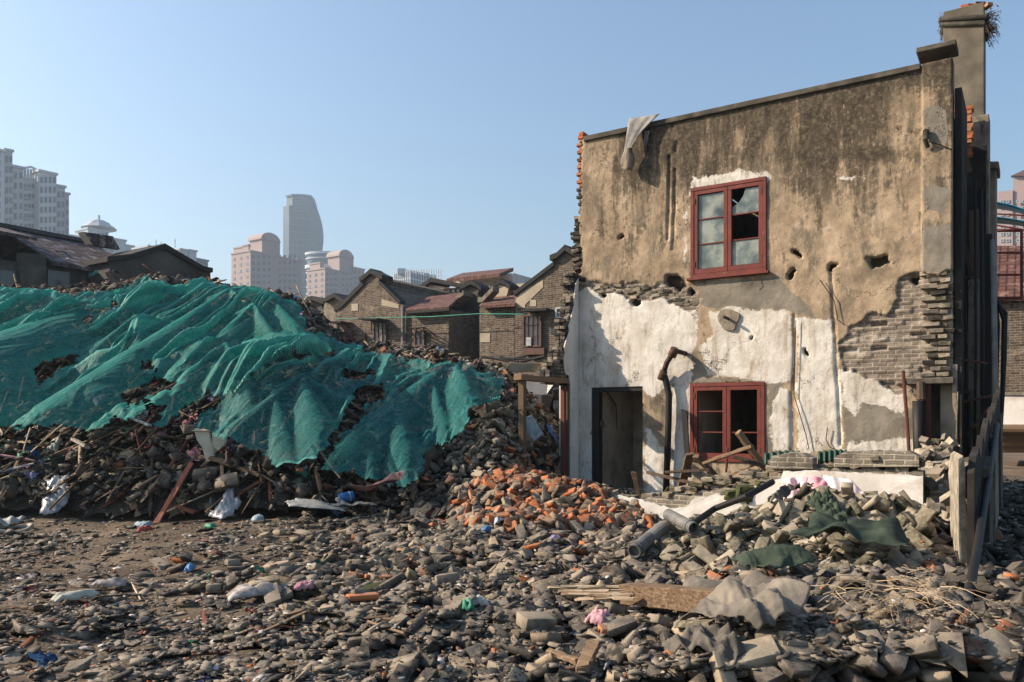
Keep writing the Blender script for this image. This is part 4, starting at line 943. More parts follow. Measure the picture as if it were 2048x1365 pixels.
# fine litter of the ground ------------------------------------------------
def soilpatch(X, Y, px, py, r): return r.rand(len(X)) > .7*sstep(.48, .6, fbm(X*.8, Y*.8, 3, 71))*(Y < 13)
def dust_scatter(name, n, kinds, smin, smax, mat, label, cat, flat=.4, region=None, ypow=1.5, seed=5):
    r = np.random.RandomState(seed); Y = 4.6 + 18*r.rand(n)**ypow; X = (r.rand(n)*1.34-.68)*Y; Zs = hm(X, Y); px = 1024+F*X/Y
    keep = (px > -40) & (px < 2090) & (X < 13.2)
    fn = (X-FAC.o.x)*N.x+(Y-FAC.o.y)*N.y; sq_ = (X-CORN.x)*U.x+(Y-CORN.y)*U.y; keep &= ~((fn < .05) & (sq_ > -.1) & (sq_ < 6.9))
    if region is not None: keep &= region(X, Y, px, HOR-(Zs-CZ)*F/Y, r)
    X, Y, Zs = X[keep], Y[keep], Zs[keep]; m = len(X); s = smin + (smax-smin)*r.rand(m)**2.2
    Vs, Ts, b = [], [], 0
    for v in range(len(kinds)):
        sel = np.arange(m) % len(kinds) == v; k = sel.sum(); 
        if not k: continue
        V, T = kinds[v]; a = r.rand(k)*6.283; ca, sa = np.cos(a), np.sin(a); P = V[None]*np.stack([s[sel]*r.uniform(.8,1.8,k), s[sel], s[sel]*flat], 1)[:, None]
        tx = r.normal(0, .25, k); ty = r.normal(0, .25, k)
        x = P[:,:,0]*ca[:,None]-P[:,:,1]*sa[:,None]; y = P[:,:,0]*sa[:,None]+P[:,:,1]*ca[:,None]; z = P[:,:,2] + x*tx[:,None] + y*ty[:,None]
        W = np.stack([x+X[sel][:,None], y+Y[sel][:,None], z+Zs[sel][:,None]+s[sel][:,None]*flat*.2], -1).reshape(-1,3)
        Vs.append(W); Ts.append((T[None]+(np.arange(k)*len(V))[:,None,None]).reshape(-1,3)+b); b += k*len(V)
    o = link(name, raw_mesh(name, np.concatenate(Vs), np.concatenate(Ts), [mat])); tag(o, label, cat, None, 'stuff'); return o
CRUMB = mottled('mortar_crumbs', [(.03,.024,.018),(.08,.063,.045),(.17,.135,.098),(.36,.295,.215)], 9, .95, .4, 60, .7)
peb = [t_brick(200+i, 1, i % 2 == 0, .2, .004, 2) for i in range(5)]; shp = [t_plate(220+i, 5) for i in range(6)]
dust_scatter('gravel', 60000, peb, .005, .024, CRUMB, 'fine gravel and mortar crumbs over the trodden ground', 'gravel', .4, soilpatch, 1.7, 5)
dust_scatter('dark_gravel', 24000, peb, .007, .035, SHARD, 'dark grit and cinders over the trodden ground', 'grit', .35, soilpatch, 1.5, 6)
dust_scatter('small_shards', 38000, shp, .015, .12, SHARD, 'small flat slate shards littering the ground', 'shards', .14, soilpatch, 1.4, 7)
dust_scatter('dark_small_debris', 36000, shp, .03, .15, DARKB, 'small dark debris covering the slope of the heap', 'debris', .2, lambda X, Y, px, py, r: (Hbig(X, Y) > .05), .8, 8)
dust_scatter('splinters', 16000, [TPL['plank'][0]], .008, .02, WOODL, 'small wood splinters strewn about', 'splinters', .5, None, 1.2, 9)
dust_scatter('brick_crumbs', 2600, peb, .008, .035, REDB, 'orange brick crumbs strewn on the ground', 'brick crumbs', .5, None, 1.4, 10)
dust_scatter('paper_flecks', 4200, shp, .012, .075, LIT[0], 'white flecks of paper and plastic strewn about', 'paper flecks', .12, None, 1.2, 12)
# ================================================================== debris netting over the heap
def blur(A, k, it=2):
    for _ in range(it):
        for ax in (0, 1):
            P = np.pad(A, [(k, k) if a == ax else (0, 0) for a in (0, 1)], mode='edge'); c = np.cumsum(P, axis=ax); z = np.zeros_like(np.take(c, [0], axis=ax)); c = np.concatenate([z, c], axis=ax)
            n = A.shape[ax]; A = (np.take(c, range(2*k+1, 2*k+1+n), axis=ax) - np.take(c, range(0, n), axis=ax))/(2*k+1)
    return A
def mx(A, k):
    B = A.copy()
    for d in range(1, k+1):
        for ax in (0, 1): B = np.maximum(B, np.maximum(np.roll(A, d, ax), np.roll(A, -d, ax)))
    return B
c4 = HM[:HM.shape[0]//4*4, :HM.shape[1]//4*4].reshape(HM.shape[0]//4, 4, -1, 4).max((1, 3))
NETB = blur(mx(c4, 1), 2, 2)
def netbase(X, Y):
    fx = np.clip((X-GX0)/(GD*4)-.5, 0, NETB.shape[0]-1.01); fy = np.clip((Y-GY0)/(GD*4)-.5, 0, NETB.shape[1]-1.01)
    i = fx.astype(int); j = fy.astype(int); a = fx-i; b = fy-j
    return (NETB[i,j]*(1-a)+NETB[i+1,j]*a)*(1-b)+(NETB[i,j+1]*(1-a)+NETB[i+1,j+1]*a)*b
def netmat(name, base, open_, ang):
    n = NT(name); t = n.t
    f = n.noise(1.3, None, 5, .65); g = n.noise(9, None, 5, .7)
    col = n.ramp(n.math('ADD', n.math('MULTIPLY', f, .6), n.math('MULTIPLY', g, .4)), [(.32, tuple(c*.55 for c in base)), (.5, base), (.68, (base[0]*3+.05, base[1]*1.4, base[2]*1.25))])
    fold = n.attr('fold'); col = n.mix(n.math('MULTIPLY', n.step(fold, .5, 1.0), .45), col, (.12, .48, .4))  # highlight on the fold crests painted into the net colour
    def dt(w):
        nd = n.n('ShaderNodeVectorMath', operation='DOT_PRODUCT'); n.set(nd.inputs[0], n.pos); nd.inputs[1].default_value = w; return nd.outputs['Value']
    cb = n.n('ShaderNodeCombineXYZ'); n.set(cb.inputs[0], dt((-math.sin(ang), math.cos(ang), .1))); n.set(cb.inputs[1], n.math('MULTIPLY', dt((math.cos(ang), math.sin(ang), 0)), .16)); n.set(cb.inputs[2], 0.0)
    wr = n.noise(3.6, cb.outputs[0], 5, .7, 1.6); wr = n.math('SUBTRACT', 1.0, n.math('MULTIPLY', n.math('ABSOLUTE', n.math('SUBTRACT', wr, .5)), 6.0))
    n.bump(n.math('ADD', wr, n.math('MULTIPLY', n.noise(120, None, 2, .6), .12)), .6, .05)
    col = n.mix(n.math('MULTIPLY', n.step(wr, .5, 1.0), .22), col, (.09, .4, .34))  # wrinkle crests also painted lighter, as highlights
    n.done(col, .6, 0, .3)
    tr = n.n('ShaderNodeBsdfTranslucent'); n.set(tr.inputs['Color'], col); mx1 = n.n('ShaderNodeMixShader'); mx1.inputs[0].default_value = .22
    t.links.new(n.b.outputs[0], mx1.inputs[1]); t.links.new(tr.outputs[0], mx1.inputs[2])
    tp = n.n('ShaderNodeBsdfTransparent'); mx2 = n.n('ShaderNodeMixShader')
    lw = n.n('ShaderNodeLayerWeight'); lw.inputs[0].default_value = .35
    op = n.math('ADD', n.math('MULTIPLY', n.step(f, .35, .65), .3), n.math('SUBTRACT', open_, .1)); op = n.math('MULTIPLY', op, n.math('MULTIPLY_ADD', lw.outputs['Facing'], -.5, 1.0))
    op = n.math('MULTIPLY', op, n.math('MULTIPLY_ADD', fold, -.8, 1.0, True))
    n.set(mx2.inputs[0], op); t.links.new(mx1.outputs[0], mx2.inputs[1]); t.links.new(tp.outputs[0], mx2.inputs[2]); t.links.new(mx2.outputs[0], n.out.inputs['Surface'])
    return n.m
def net(name, poly, holes, ang, peaks, mat, sd, amp=1.0, lift=.1, fr=1.0, step=.026):
    xs = [p[0] for p in poly]; gx_ = np.arange(-15.5, 1.0, step); gy_ = np.arange(12.2, 24, step)
    X, Y = np.meshgrid(gx_, gy_, indexing='ij')
    a = X*math.cos(ang)+Y*math.sin(ang); b = -X*math.sin(ang)+Y*math.cos(ang)
    w = (fbm(a*.35, b*.5, 3, sd)-.5)*2.0; b2 = b + w
    def ridge(f1, f2, s): r = 1-np.abs(2*vnoise(b2*f1, a*f2, s)-1); return r**2.2
    r1 = ridge(.7*fr, .14, sd+1); r2 = ridge(1.7*fr, .22, sd+2); r3 = ridge(3.6*fr, .3, sd+3); r4 = ridge(6.5*fr, .45, sd+4); r5 = ridge(11*fr, .7, sd+6)
    m_ = .8 + 1.5*fbm(a*.6, b*.9, 3, sd+8)**1.2
    fold = r1*.26 + r2*.24*m_ + r3*.24*m_ + r4*.17*m_ + r5*.085*m_
    Zn = netbase(X, Y) + lift + amp*(fold-.3) 
    for (px, py, h, rad) in peaks:
        p = hit(px, py, H=lambda x, y: netbase(x, y)+lift); d = np.hypot(X-p.x, Y-p.y); th = np.arctan2(Y-p.y, X-p.x)
        Zn = np.maximum(Zn, netbase(np.array(p.x), np.array(p.y)) + h + lift - d*h*1.7/rad*(1+.22*np.sin(th*7+sd)+.04*np.sin(th*11+1)) - 0*d)
    Zn = .35*Zn + .65*blur(Zn, 1, 1)
    lap = -(np.roll(Zn,1,0)+np.roll(Zn,-1,0)+np.roll(Zn,1,1)+np.roll(Zn,-1,1)-4*Zn)
    lap = blur(lap, 1, 1)
    px = 1024+F*X/Y; py = HOR-(Zn-CZ)*F/Y
    sd_ = sdpoly(px, py, poly) + (fbm(px*.03, py*.05, 5, sd+9, .65)-.5)*42
    for h in holes: sd_ = np.minimum(sd_, -(sdpoly(px, py, h) + (fbm(px*.035, py*.06, 5, sd+5, .65)-.5)*40))
    edge = sstep(0, 26, sd_); Zn = Zn - (1-edge)*.08
    keep = (sd_ > 0); kc = keep[:-1,:-1] & keep[1:,:-1] & keep[1:,1:] & keep[:-1,1:]
    nx, ny = X.shape; idx = np.arange(nx*ny).reshape(nx, ny); I, J = np.nonzero(kc)
    Q = np.stack([idx[I,J], idx[I+1,J], idx[I+1,J+1], idx[I,J+1]], 1); used = np.zeros(nx*ny, bool); used[Q.ravel()] = True; rm = np.cumsum(used)-1
    # horizontal sag of the folds so that they lean over
    V = np.stack([X + amp*.10*(fold-.3), Y, Zn], -1).reshape(-1, 3)[used]; base = np.array([V[:,0].mean(), V[:,1].mean(), V[:,2].min()])
    me = raw_mesh(name, V-base, rm[Q], [mat], smooth=True)
    at_ = me.attributes.new('fold', 'FLOAT', 'POINT'); at_.data.foreach_set('value', np.clip(.25 + lap/step/step*.012 + (1-edge)*.35, 0, 1).ravel()[used].astype(np.float32))
    return link(name, me, None, tuple(base))
NETM = netmat('green_debris_netting', (.001, .2, .17), .42, R(66)); NETM2 = netmat('teal_debris_netting', (.001, .155, .155), .56, R(68))
n1 = net('debris_netting', [(-80,560),(60,575),(150,575),(245,570),(290,545),(340,560),(400,552),(470,562),(530,572),(590,600),(612,650),(680,680),(740,686),(700,705),(640,700),(570,708),(530,708),(505,745),(470,772),(400,790),(330,846),(290,840),(240,826),(170,850),(110,838),(20,842),(-80,835)],
    [[(66,732),(140,700),(158,706),(105,745),(70,760)],[(245,785),(320,750),(345,756),(300,786),(255,800)],[(170,628),(235,602),(225,600)],[(280,728),(330,714),(345,718),(310,734)],[(235,850),(300,806),(325,806),(285,850)]], R(66), [(292,566,.7,1.1),(505,662,.6,1.1),(160,590,.4,.8),(370,572,.3,1.0),(270,665,.4,.7),(420,640,.35,.8),(120,640,.4,.7),(60,660,.3,.6),(340,690,.35,.7),(200,700,.3,.6),(450,720,.35,.8),(380,770,.3,.6),(60,780,.3,.6),(240,610,.3,.7),(460,600,.3,.7),(545,625,.3,.7)], NETM, 5, 1.0, .12, 1.0)
tag(n1, 'bright green debris netting draped in long folds over the left of the rubble heap', 'netting')
n2 = net('debris_netting', [(380,838),(430,800),(455,762),(500,735),(525,704),(600,700),(660,698),(700,688),(760,692),(835,712),(870,720),(820,742),(760,755),(715,770),(690,808),(665,862),(640,900),(604,946),(575,940),(500,892),(430,862)],
    [[(690,738),(715,732),(745,740),(720,748)]], R(75), [(527,706,.5,1.1),(478,760,.6,1.0),(640,712,.35,1.0),(690,742,.35,.8),(540,800,.3,.6),(600,780,.3,.7),(450,830,.3,.6)], NETM2, 25, .75, .12, .8)
tag(n2, 'dark teal netting hanging in a pointed flap down the middle of the heap', 'netting')
n3 = net('debris_netting', [(765,757),(800,738),(850,716),(880,714),(960,734),(1010,742),(992,790),(940,800),(922,862),(882,886),(860,880),(838,950),(790,957),(700,938),(640,930),(655,900),(685,852),(722,815),(745,800),(768,790)],
    [[(820,735),(835,728),(850,732),(830,742)]], R(62), [(772,758,.4,.8),(905,742,.3,.8),(985,748,.3,.6),(860,780,.3,.6),(800,830,.3,.7),(730,880,.3,.6),(870,830,.3,.6)], NETM2, 45, .7, .12, .9)
tag(n3, 'teal netting spread over the right end of the heap beside the bare bricks', 'netting')
# ================================================================== the lane behind and the city
def m_tiles(name, D, c1, c2, hi, w=.24, h=.3):
    n = NT(name)
    dt = n.n('ShaderNodeVectorMath', operation='DOT_PRODUCT'); n.set(dt.inputs[0], n.pos); dt.inputs[1].default_value = tuple(D)
    sp = n.n('ShaderNodeSeparateXYZ'); n.set(sp.inputs[0], n.pos); cb = n.n('ShaderNodeCombineXYZ'); n.set(cb.inputs[0], dt.outputs['Value']); n.set(cb.inputs[1], n.math('MULTIPLY', sp.outputs[2], 1.9))
    b = n.n('ShaderNodeTexBrick'); b.offset = 0; n.set(b.inputs['Vector'], cb.outputs[0]); b.inputs['Scale'].default_value = 1; b.inputs['Brick Width'].default_value = w; b.inputs['Row Height'].default_value = h
    b.inputs['Mortar Size'].default_value = .05; b.inputs['Mortar Smooth'].default_value = .9; n.set(b.inputs['Color1'], c1); n.set(b.inputs['Color2'], c2); n.set(b.inputs['Mortar'], tuple(v*.25 for v in c1))
    c = n.mix(n.step(n.noise(3, None, 5, .7), .5, .7), b.outputs[0], hi); n.bump(b.outputs['Fac'], -1.0, .08); return n.done(c, .85)
TILER = m_tiles('red_clay_tiles_front', U, (.09,.038,.03), (.14,.06,.045), (.22,.14,.11)); TILEN = m_tiles('red_clay_tiles_side', N, (.1,.05,.042), (.15,.075,.06), (.2,.14,.12))
TILEL = m_tiles('dark_pantiles', N, (.045,.03,.03), (.075,.05,.05), (.34,.28,.3), .3, .36)
DARKT = paint('black_coping', (.03,.028,.026), (.1,.09,.075), .6, .9); DARKW = mottled('shade_toned_wall', [(.03,.028,.025),(.06,.055,.048),(.11,.1,.085)], 1.5, .95, .4, 12, 0)  # DARKW: shade of the recess and left house put into the wall colour
BEIGE = mottled('beige_render', [(.28,.23,.17),(.4,.34,.25)], 1.2, .95, .3, 12, 0); WHITEW = mottled('white_render', [(.5,.48,.45),(.62,.6,.57)], 1.2, .9, .2, 12, 0)
CURT = mottled('curtained_glass', [(.25,.27,.27),(.5,.5,.48)], 3, .4, .1, 10, .1); BRWN = paint('brown_window_paint', (.1,.05,.035), (.2,.15,.1), .6, .7)
DGLASS = mottled('dark_glass', [(.02,.024,.028),(.06,.07,.08)], 2, .15, .0, 5, .1, 0, .6)
def pp(parent, name, mat, plane, pts, off, depth, **k):
    m = MB(); m.prism(plane.poly(pts, off), -plane.n*depth); return m.build(name, mat, parent, **k)
def ground0(pl, pts, y=None):
    return pts
def strip(parent, name, mat, plane, pts, off, depth, t):
    """band t metres thick following a line of picture points, pushed back depth metres"""
    P = plane.poly(pts, off); m = MB()
    for a, b in zip(P, P[1:]):
        d = (b-a).normalized(); up = Vector((0,0,1)); m.prism([a - d*.02 - up*.02, b + d*.02 - up*.02, b + d*.02 + up*t, a - d*.02 + up*t], -plane.n*depth)
    return m.build(name, mat, parent)
def window(parent, plane, x0, x1, y0, y1, off=.0, frame=BRWN, glass=CURT, cols=2, rows=3, t=.07, name='window'):
    A = plane.P(x0, y1, off); B = plane.P(x1, y0, off); qa = (A-plane.o).dot(plane.d); qb = (B-plane.o).dot(plane.d); z0, z1 = A.z, B.z
    m = MB()
    def bar(a, b, c, d, dp=.12): m.prism([plane.w(a, c, off+dp), plane.w(b, c, off+dp), plane.w(b, d, off+dp), plane.w(a, d, off+dp)], -plane.n*(dp+.02))
    bar(qa, qb, z1-t, z1); bar(qa, qb, z0, z0+t); bar(qa, qa+t, z0+t, z1-t); bar(qb-t, qb, z0+t, z1-t)
    for i in range(1, cols): c = qa+(qb-qa)*i/cols; bar(c-t*.4, c+t*.4, z0+t, z1-t, .1)
    for i in range(1, rows): c = z0+(z1-z0)*i/rows; bar(qa+t, qb-t, c-.015, c+.015, .08)
    w = m.build(name, frame, parent)
    g = MB(); g.prism([plane.w(qa+t, z0+t, off+.03), plane.w(qb-t, z0+t, off+.03), plane.w(qb-t, z1-t, off+.03), plane.w(qa+t, z1-t, off+.03)], -plane.n*.02); g.build('pane', glass, w); return w
BY = 800
# gabled house, left of the row
hA = thing('gabled_house', ROW.w(ROW.q(740), 0), 'grey brick gabled house at the left end of the old row', 'house', None)
gA = [(671,BY),(671,622),(679,619),(725,573),(722,563),(740,549),(759,557),(757,567),(798,608),(808,611),(808,BY)]
pp(hA, 'wall', BRKD, ROW, gA, 0, 7.5)
rf = strip(hA, 'roof', TILEN, ROW, [(757,567),(798,608)], -.3, 7.6, .14)
strip(hA, 'coping', DARKT, ROW, [(668,622),(679,617),(726,570)], .08, .5, .22); strip(hA, 'coping', DARKT, ROW, [(757,565),(799,606)], .08, .4, .12)
strip(hA, 'gable_cap', DARKT, ROW, [(719,563),(728,557),(740,546),(752,553),(763,558)], .16, .8, .2)
pp(hA, 'patch', BEIGE, ROW, [(763,598),(797,609),(797,617),(763,612)], .02, .05); pp(hA, 'patch', BEIGE, ROW, [(703,608),(716,608),(716,622),(703,622)], .02, .05)
w2 = window(hA, ROW, 749, 775, 642, 694, .02, cols=3, rows=2); w1 = window(hA, ROW, 688, 707, 662, 694, .02, cols=2, rows=2)
for (x0, x1, y) in ((674, 706, 646), (741, 778, 640)):
    m = MB(); m.prism([ROW.P(x0,y,.02), ROW.P(x1,y,.02), ROW.P(x1,y+3,.02), ROW.P(x0,y+3,.02)], N*.85); m.build('awning', DARKT, hA)
    m = MB(); m.tube([ROW.P(x0+2,y+2,.8), ROW.P(x0+2,y+22,.02)], .03, 5); m.tube([ROW.P(x1-2,y+2,.8), ROW.P(x1-2,y+22,.02)], .03, 5); m.build('awning_stay', DARKT, hA)
m = MB(); m.tube([ROW.P(806,612,.12), ROW.P(806,700,.12)], .09, 8); m.build('downpipe', PIPEG, hA)
# linked low house
hB = thing('link_house', ROW.w(ROW.q(850), 0), 'low linked brick house under a red tile roof with one narrow window', 'house')
pp(hB, 'wall', BRKD, ROW, [(809,BY),(809,624),(897,618),(897,BY)], -.02, 5)
def roof_front(parent, pts_eave, pts_ridge, back, mat, over=.35, t=.12, name='roof'):
    a, b = ROW.poly(pts_eave, over); c, d = ROW.P(pts_ridge[1][0], pts_ridge[1][1], -back), ROW.P(pts_ridge[0][0], pts_ridge[0][1], -back)
    m = MB(); m.prism([a, b, c, d], Z*t); return m.build(name, mat, parent)
roof_front(hB, [(811,625),(897,619)], [(820,603),(930,590)], 2.4, TILER)
strip(hB, 'gutter', DARKT, ROW, [(811,627),(897,621)], .42, .15, .1)
window(hB, ROW, 831, 851, 660, 694, .02, cols=2, rows=2)
m = MB()
for x in (826, 838, 852): m.tube([ROW.P(x,658,.02), ROW.P(x-6,657,.7)], .03, 5); m.tube([ROW.P(x-6,657,.7), ROW.P(x,672,.02)], .03, 5)
m.tube([ROW.P(818,657,.7), ROW.P(850,655,.7)], .03, 5); m.build('awning_frame', DARKT, hB)
m = MB(); m.tube([ROW.P(852,656,.4), ROW.P(878,680,.3)], .03, 5); m.build('pole', DARKT, hB)
# recess with its stepped gable
hC = thing('recessed_house', ROW.w(ROW.q(928), 0, -2.2), 'dark recessed house front with stepped gable and tall black opening', 'house')
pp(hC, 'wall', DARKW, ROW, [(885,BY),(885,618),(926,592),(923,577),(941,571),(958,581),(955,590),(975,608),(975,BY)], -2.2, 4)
strip(hC, 'coping', CEM, ROW, [(896,612),(926,590)], -1.4, 1.4, .16); strip(hC, 'gable_cap', DARKT, ROW, [(921,578),(931,573),(941,568),(951,573),(961,581)], -2.0, 1.0, .16)
window(hC, ROW, 928, 950, 642, 700, -2.18, frame=DARKT, glass=DARKW, cols=2, rows=1); window(hC, ROW, 908, 924, 645, 715, -2.18, frame=DARKT, glass=DARKW, cols=1, rows=2)
# right linked house
hD = thing('link_house', ROW.w(ROW.q(990), 0), 'low linked brick house with stepped side gable right of the dark recess', 'house')
pp(hD, 'wall', BRKD, ROW, [(959,BY),(959,617),(1029,613),(1029,BY)], -.02, 5)
roof_front(hD, [(960,617),(1030,613)], [(990,590),(1046,585)], 2.4, TILER)
strip(hD, 'coping', CEM, ROW, [(956,604),(964,604),(985,582)], -.2, .5, .2); strip(hD, 'gable_cap', DARKT, ROW, [(981,575),(991,571),(1001,566),(1010,571),(1019,578)], -1.2, .9, .18)
pp(hD, 'gable', BEIGE, ROW, [(958,612),(985,586),(983,576),(1001,569),(1017,578),(1014,590),(1000,612)], -1.3, .4)
pp(hD, 'patch', BEIGE, ROW, [(960,667),(980,667),(980,685),(960,685)], .0, .05)
# gabled house at the right end
hE = thing('gabled_house', ROW.w(ROW.q(1110), 0), 'tall gabled brick house just left of the ruin with a boxed window', 'house')
gE = [(1030,BY),(1030,598),(1037,587),(1107,534),(1104,521),(1129,504),(1154,520),(1151,533),(1222,590),(1228,600),(1228,BY)]
pp(hE, 'wall', BRKD, ROW, gE, .1, 7.5)
strip(hE, 'coping', DARKT, ROW, [(1028,590),(1037,584),(1107,531)], .2, .5, .16); strip(hE, 'gable_cap', DARKT, ROW, [(1100,520),(1113,515),(1129,500),(1145,511),(1158,518)], .3, .9, .2)
pp(hE, 'patch', BEIGE, ROW, [(1031,600),(1040,588),(1086,560),(1086,575),(1050,610),(1050,616),(1031,616)], .12, .05); pp(hE, 'patch', BEIGE, ROW, [(1060,600),(1072,600),(1072,613),(1060,613)], .12, .05)
wE = window(hE, ROW, 1048, 1085, 628, 696, .14, cols=4, rows=3)
pp(wE, 'awning', DARKT, ROW, [(1044,618),(1092,616),(1092,621),(1044,623)], .7, .6); pp(wE, 'shelf', BRWN, ROW, [(1046,697),(1088,696),(1088,709),(1046,710)], .35, .3)
pp(wE, 'air_conditioner', CURT, ROW, [(1052,675),(1062,675),(1062,692),(1052,692)], .3, .2)
window(hE, ROW, 1113, 1136, 614, 638, .14, cols=2, rows=2, frame=CURT, glass=GLASSG)
pp(hE, 'hole', DGLASS, ROW, [(1101,658),(1111,658),(1111,668),(1101,668)], .12, .04)
for (pts, i) in (([(671,638),(860,634),(959,628)], 0), ([(959,628),(1045,629)], 1)):
    m = MB(); m.tube([ROW.P(x, y, .6) for x, y in pts], .02, 5); o = m.build('green_rope', paint('green_rope%d' % i, (.03,.32,.2))); tag(o, ['thin green rope strung along the fronts left of the dark recess', 'short end of green rope reaching to the boxed window'][i], 'rope')
m = MB()
for i in range(14):
    x0 = 880+rnd.random()*200; m.tube([ROW.P(x0, 716+rnd.uniform(-3,8), 1), ROW.P(x0+rnd.uniform(20,60), 716+rnd.uniform(-6,8), 1)], .06, 5)
o = m.build('collapsed_poles', DARKT); tag(o, 'tangle of thin dark poles lying along the foot of the row', 'poles')
lb = thing('yard_wall', ROW.w(ROW.q(1000), 0, 1.3), 'low broken brick wall running in front of the old row', 'wall')
pp(lb, 'wall', BRKD, ROW, [(780,BY),(780,722),(830,726),(900,722),(960,728),(1020,724),(1080,730),(1240,735),(1240,BY)], 1.3, .3)
# roofs behind the row
def bg_house(name, label, wallpts, wmat, off, depth, cop=None, copmat=DARKT):
    h = thing(name, ROW.w(ROW.q(wallpts[0][0]), 0, off), label, 'house'); pp(h, 'wall', wmat, ROW, wallpts, off, depth)
    if cop: strip(h, 'coping', copmat, ROW, cop, off+.3, depth*.6, .2)
    return h
h = bg_house('dormer_house', 'beige dormer with dark hipped roof behind the low red tile roof', [(838,640),(838,588),(861,570),(928,580),(928,640)], BEIGE, -6, 3, [(828,586),(861,563),(930,576)])
window(h, ROW, 881, 922, 575, 592, -5.9, frame=DARKT, glass=DGLASS, cols=4, rows=1)
h = bg_house('white_house', 'white rendered house with a shallow red tiled roof above the row', [(905,660),(905,564),(994,553),(1026,546),(1026,660)], WHITEW, -16, 6)
m = MB(); m.prism([ROW.P(893,566,-13), ROW.P(1000,555,-13), ROW.P(1027,543,-19), ROW.P(925,553,-19)], Z*.25); m.build('roof', TILER, h)
bg_house('beige_wall_house', 'plain beige wall rising behind the right linked house', [(955,640),(955,575),(1060,566),(1100,566),(1100,640)], BEIGE, -9, 3)
bg_house('small_gable', 'small dark gable peeping over the heap left of the row', [(640,680),(648,612),(652,600),(667,596),(682,606),(686,622),(690,680)], CEM, -2, 3, [(648,604),(667,594),(686,607)])
bg_house('small_gable', 'leftmost small dark gable half hidden behind the netted heap', [(604,680),(604,610),(614,602),(640,606),(646,618),(650,680)], DARKW, -4, 3, [(602,606),(622,599),(646,608)])

# dark house on the left ---------------------------------------------------
LH = Plane(200, 28.0, -N, U)
dk = thing('dark_tiled_house', LH.w(LH.q(120), 0), 'long dark house with a patched pantile roof behind the heap at left', 'house')
ze = LH.P(215, 548, .35).z; zr_ = LH.P(100, 479, -3.2).z; qa, qb, qc = LH.q(-400), LH.q(290), LH.q(92)
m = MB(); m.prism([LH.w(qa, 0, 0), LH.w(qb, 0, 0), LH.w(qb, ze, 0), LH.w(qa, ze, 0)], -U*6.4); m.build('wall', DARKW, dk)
m = MB(); m.prism([LH.w(qc, ze, .35), LH.w(qb, ze, .35), LH.w(qb, zr_, -3.2), LH.w(qc, zr_, -3.2)], Z*.12); zc = ze+.9; m.prism([LH.w(qa, zc, -.6), LH.w(qc-.001, zc, -.6), LH.w(qc-.001, zr_, -3.2), LH.w(qa, zr_, -3.2)], Z*.12)
m.prism([LH.w(qa, zr_, -3.2), LH.w(qb, zr_, -3.2), LH.w(qb, ze, -6.7), LH.w(qa, ze, -6.7)], Z*.12); rf = m.build('roof', TILEL, dk)
m = MB(); m.prism([LH.w(qa, zr_+.08, -3.0), LH.w(qb, zr_+.08, -3.0), LH.w(qb, zr_+.26, -3.2), LH.w(qa, zr_+.26, -3.2)], -U*.25); m.build('ridge', DARKT, rf, jit=.02)
# drop the gable ends in
m = MB(); m.prism([LH.w(qb, ze, .3), LH.w(qb, zr_, -3.2), LH.w(qb, ze, -6.6)], N*.12); m.build('gable', DARKW, dk)
m = MB(); m.prism(LH.poly([(167,464),(226,473),(240,499),(184,490)], -1.6), -U*.25); m.build('lifted_roof_panel', TILEL, dk)
m = MB(); m.prism(LH.poly([(164,464),(169,465),(186,491),(180,489)], -1.5), -U*.3); m.build('panel_edge', BEIGE, dk)
m = MB(); m.prism(LH.poly([(114,502),(131,504),(138,514),(120,514)], -.9), -U*.2); m.build('skylight', DARKT, rf)
m = MB(); m.prism(LH.poly([(117,504),(129,506),(135,513),(121,512)], -.85), -U*.03); m.build('skylight_glass', CURT, rf)
for x0, x1, yt in ((42,92,506),(-60,-10,500),(165,176,550)):
    pp(dk, 'pier', DARKW if x0 > 100 else DARKW, LH, [(x0,640),(x0,yt),(x1,yt+4),(x1,640)], .25, .3)
for x0, x1 in ((0,40),(96,140),(178,214)): pp(dk, 'opening', DGLASS, LH, [(x0,600),(x0,540),(x1,545),(x1,600)], .05, .04)
DARKC = mottled('shade_dark_cement', [(.03,.028,.026),(.065,.06,.054),(.11,.1,.088)], .9, .95, .4, 12, 0)  # the wing's shade is taken into this dark tone
gh = thing('gable_wing', LH.w(LH.q(330), 0, 1.3), 'grey rendered gable wing in shadow, joined to the dark tiled house', 'house')
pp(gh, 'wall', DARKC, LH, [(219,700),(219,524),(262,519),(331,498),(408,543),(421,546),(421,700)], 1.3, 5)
strip(gh, 'coping', DARKT, LH, [(216,522),(262,517),(331,496),(408,541),(425,544)], 1.45, 5.2, .15)
g = []
TARP = mottled('faded_tarpaulin', [(.12,.15,.2),(.3,.35,.42)], 5, .6, .4, 10, .1)
for i in range(10):
    t = i/9; g.append([LH.P(108+82*t, 514+14*t + 13*s_*math.sin(.4+t*2.4) + 2*math.sin(t*14+s_*3), .1-.5*(1-s_)) for s_ in np.linspace(0, 1, 6)])
o = sheetmesh('tarpaulin', g, TARP, None, .02); tag(o, 'faded blue grey tarpaulin slumped on the dark pantile roof', 'tarpaulin')
g = []
for i in range(9):
    t = i/8; g.append([LH.P(178+34*t, 546 - 4*math.sin(t*3.1) + 9*s_*(1-.5*t) + 1.5*math.sin(t*11), .5+.2*s_) for s_ in np.linspace(0, 1, 6)])
o = sheetmesh('netting_scrap', g, NETM, None, .01); tag(o, 'small scrap of green netting caught on the eave of the dark house', 'netting')
m = MB()
for (x0,y0,x1,y1,r_) in ((176,572,196,610,.07),(180,585,222,600,.05),(196,598,232,574,.04),(215,545,246,598,.09),(186,575,210,598,.05)): m.tube([LH.P(x0,y0,1.6), LH.P(x1,y1,1.9)], r_, 6)
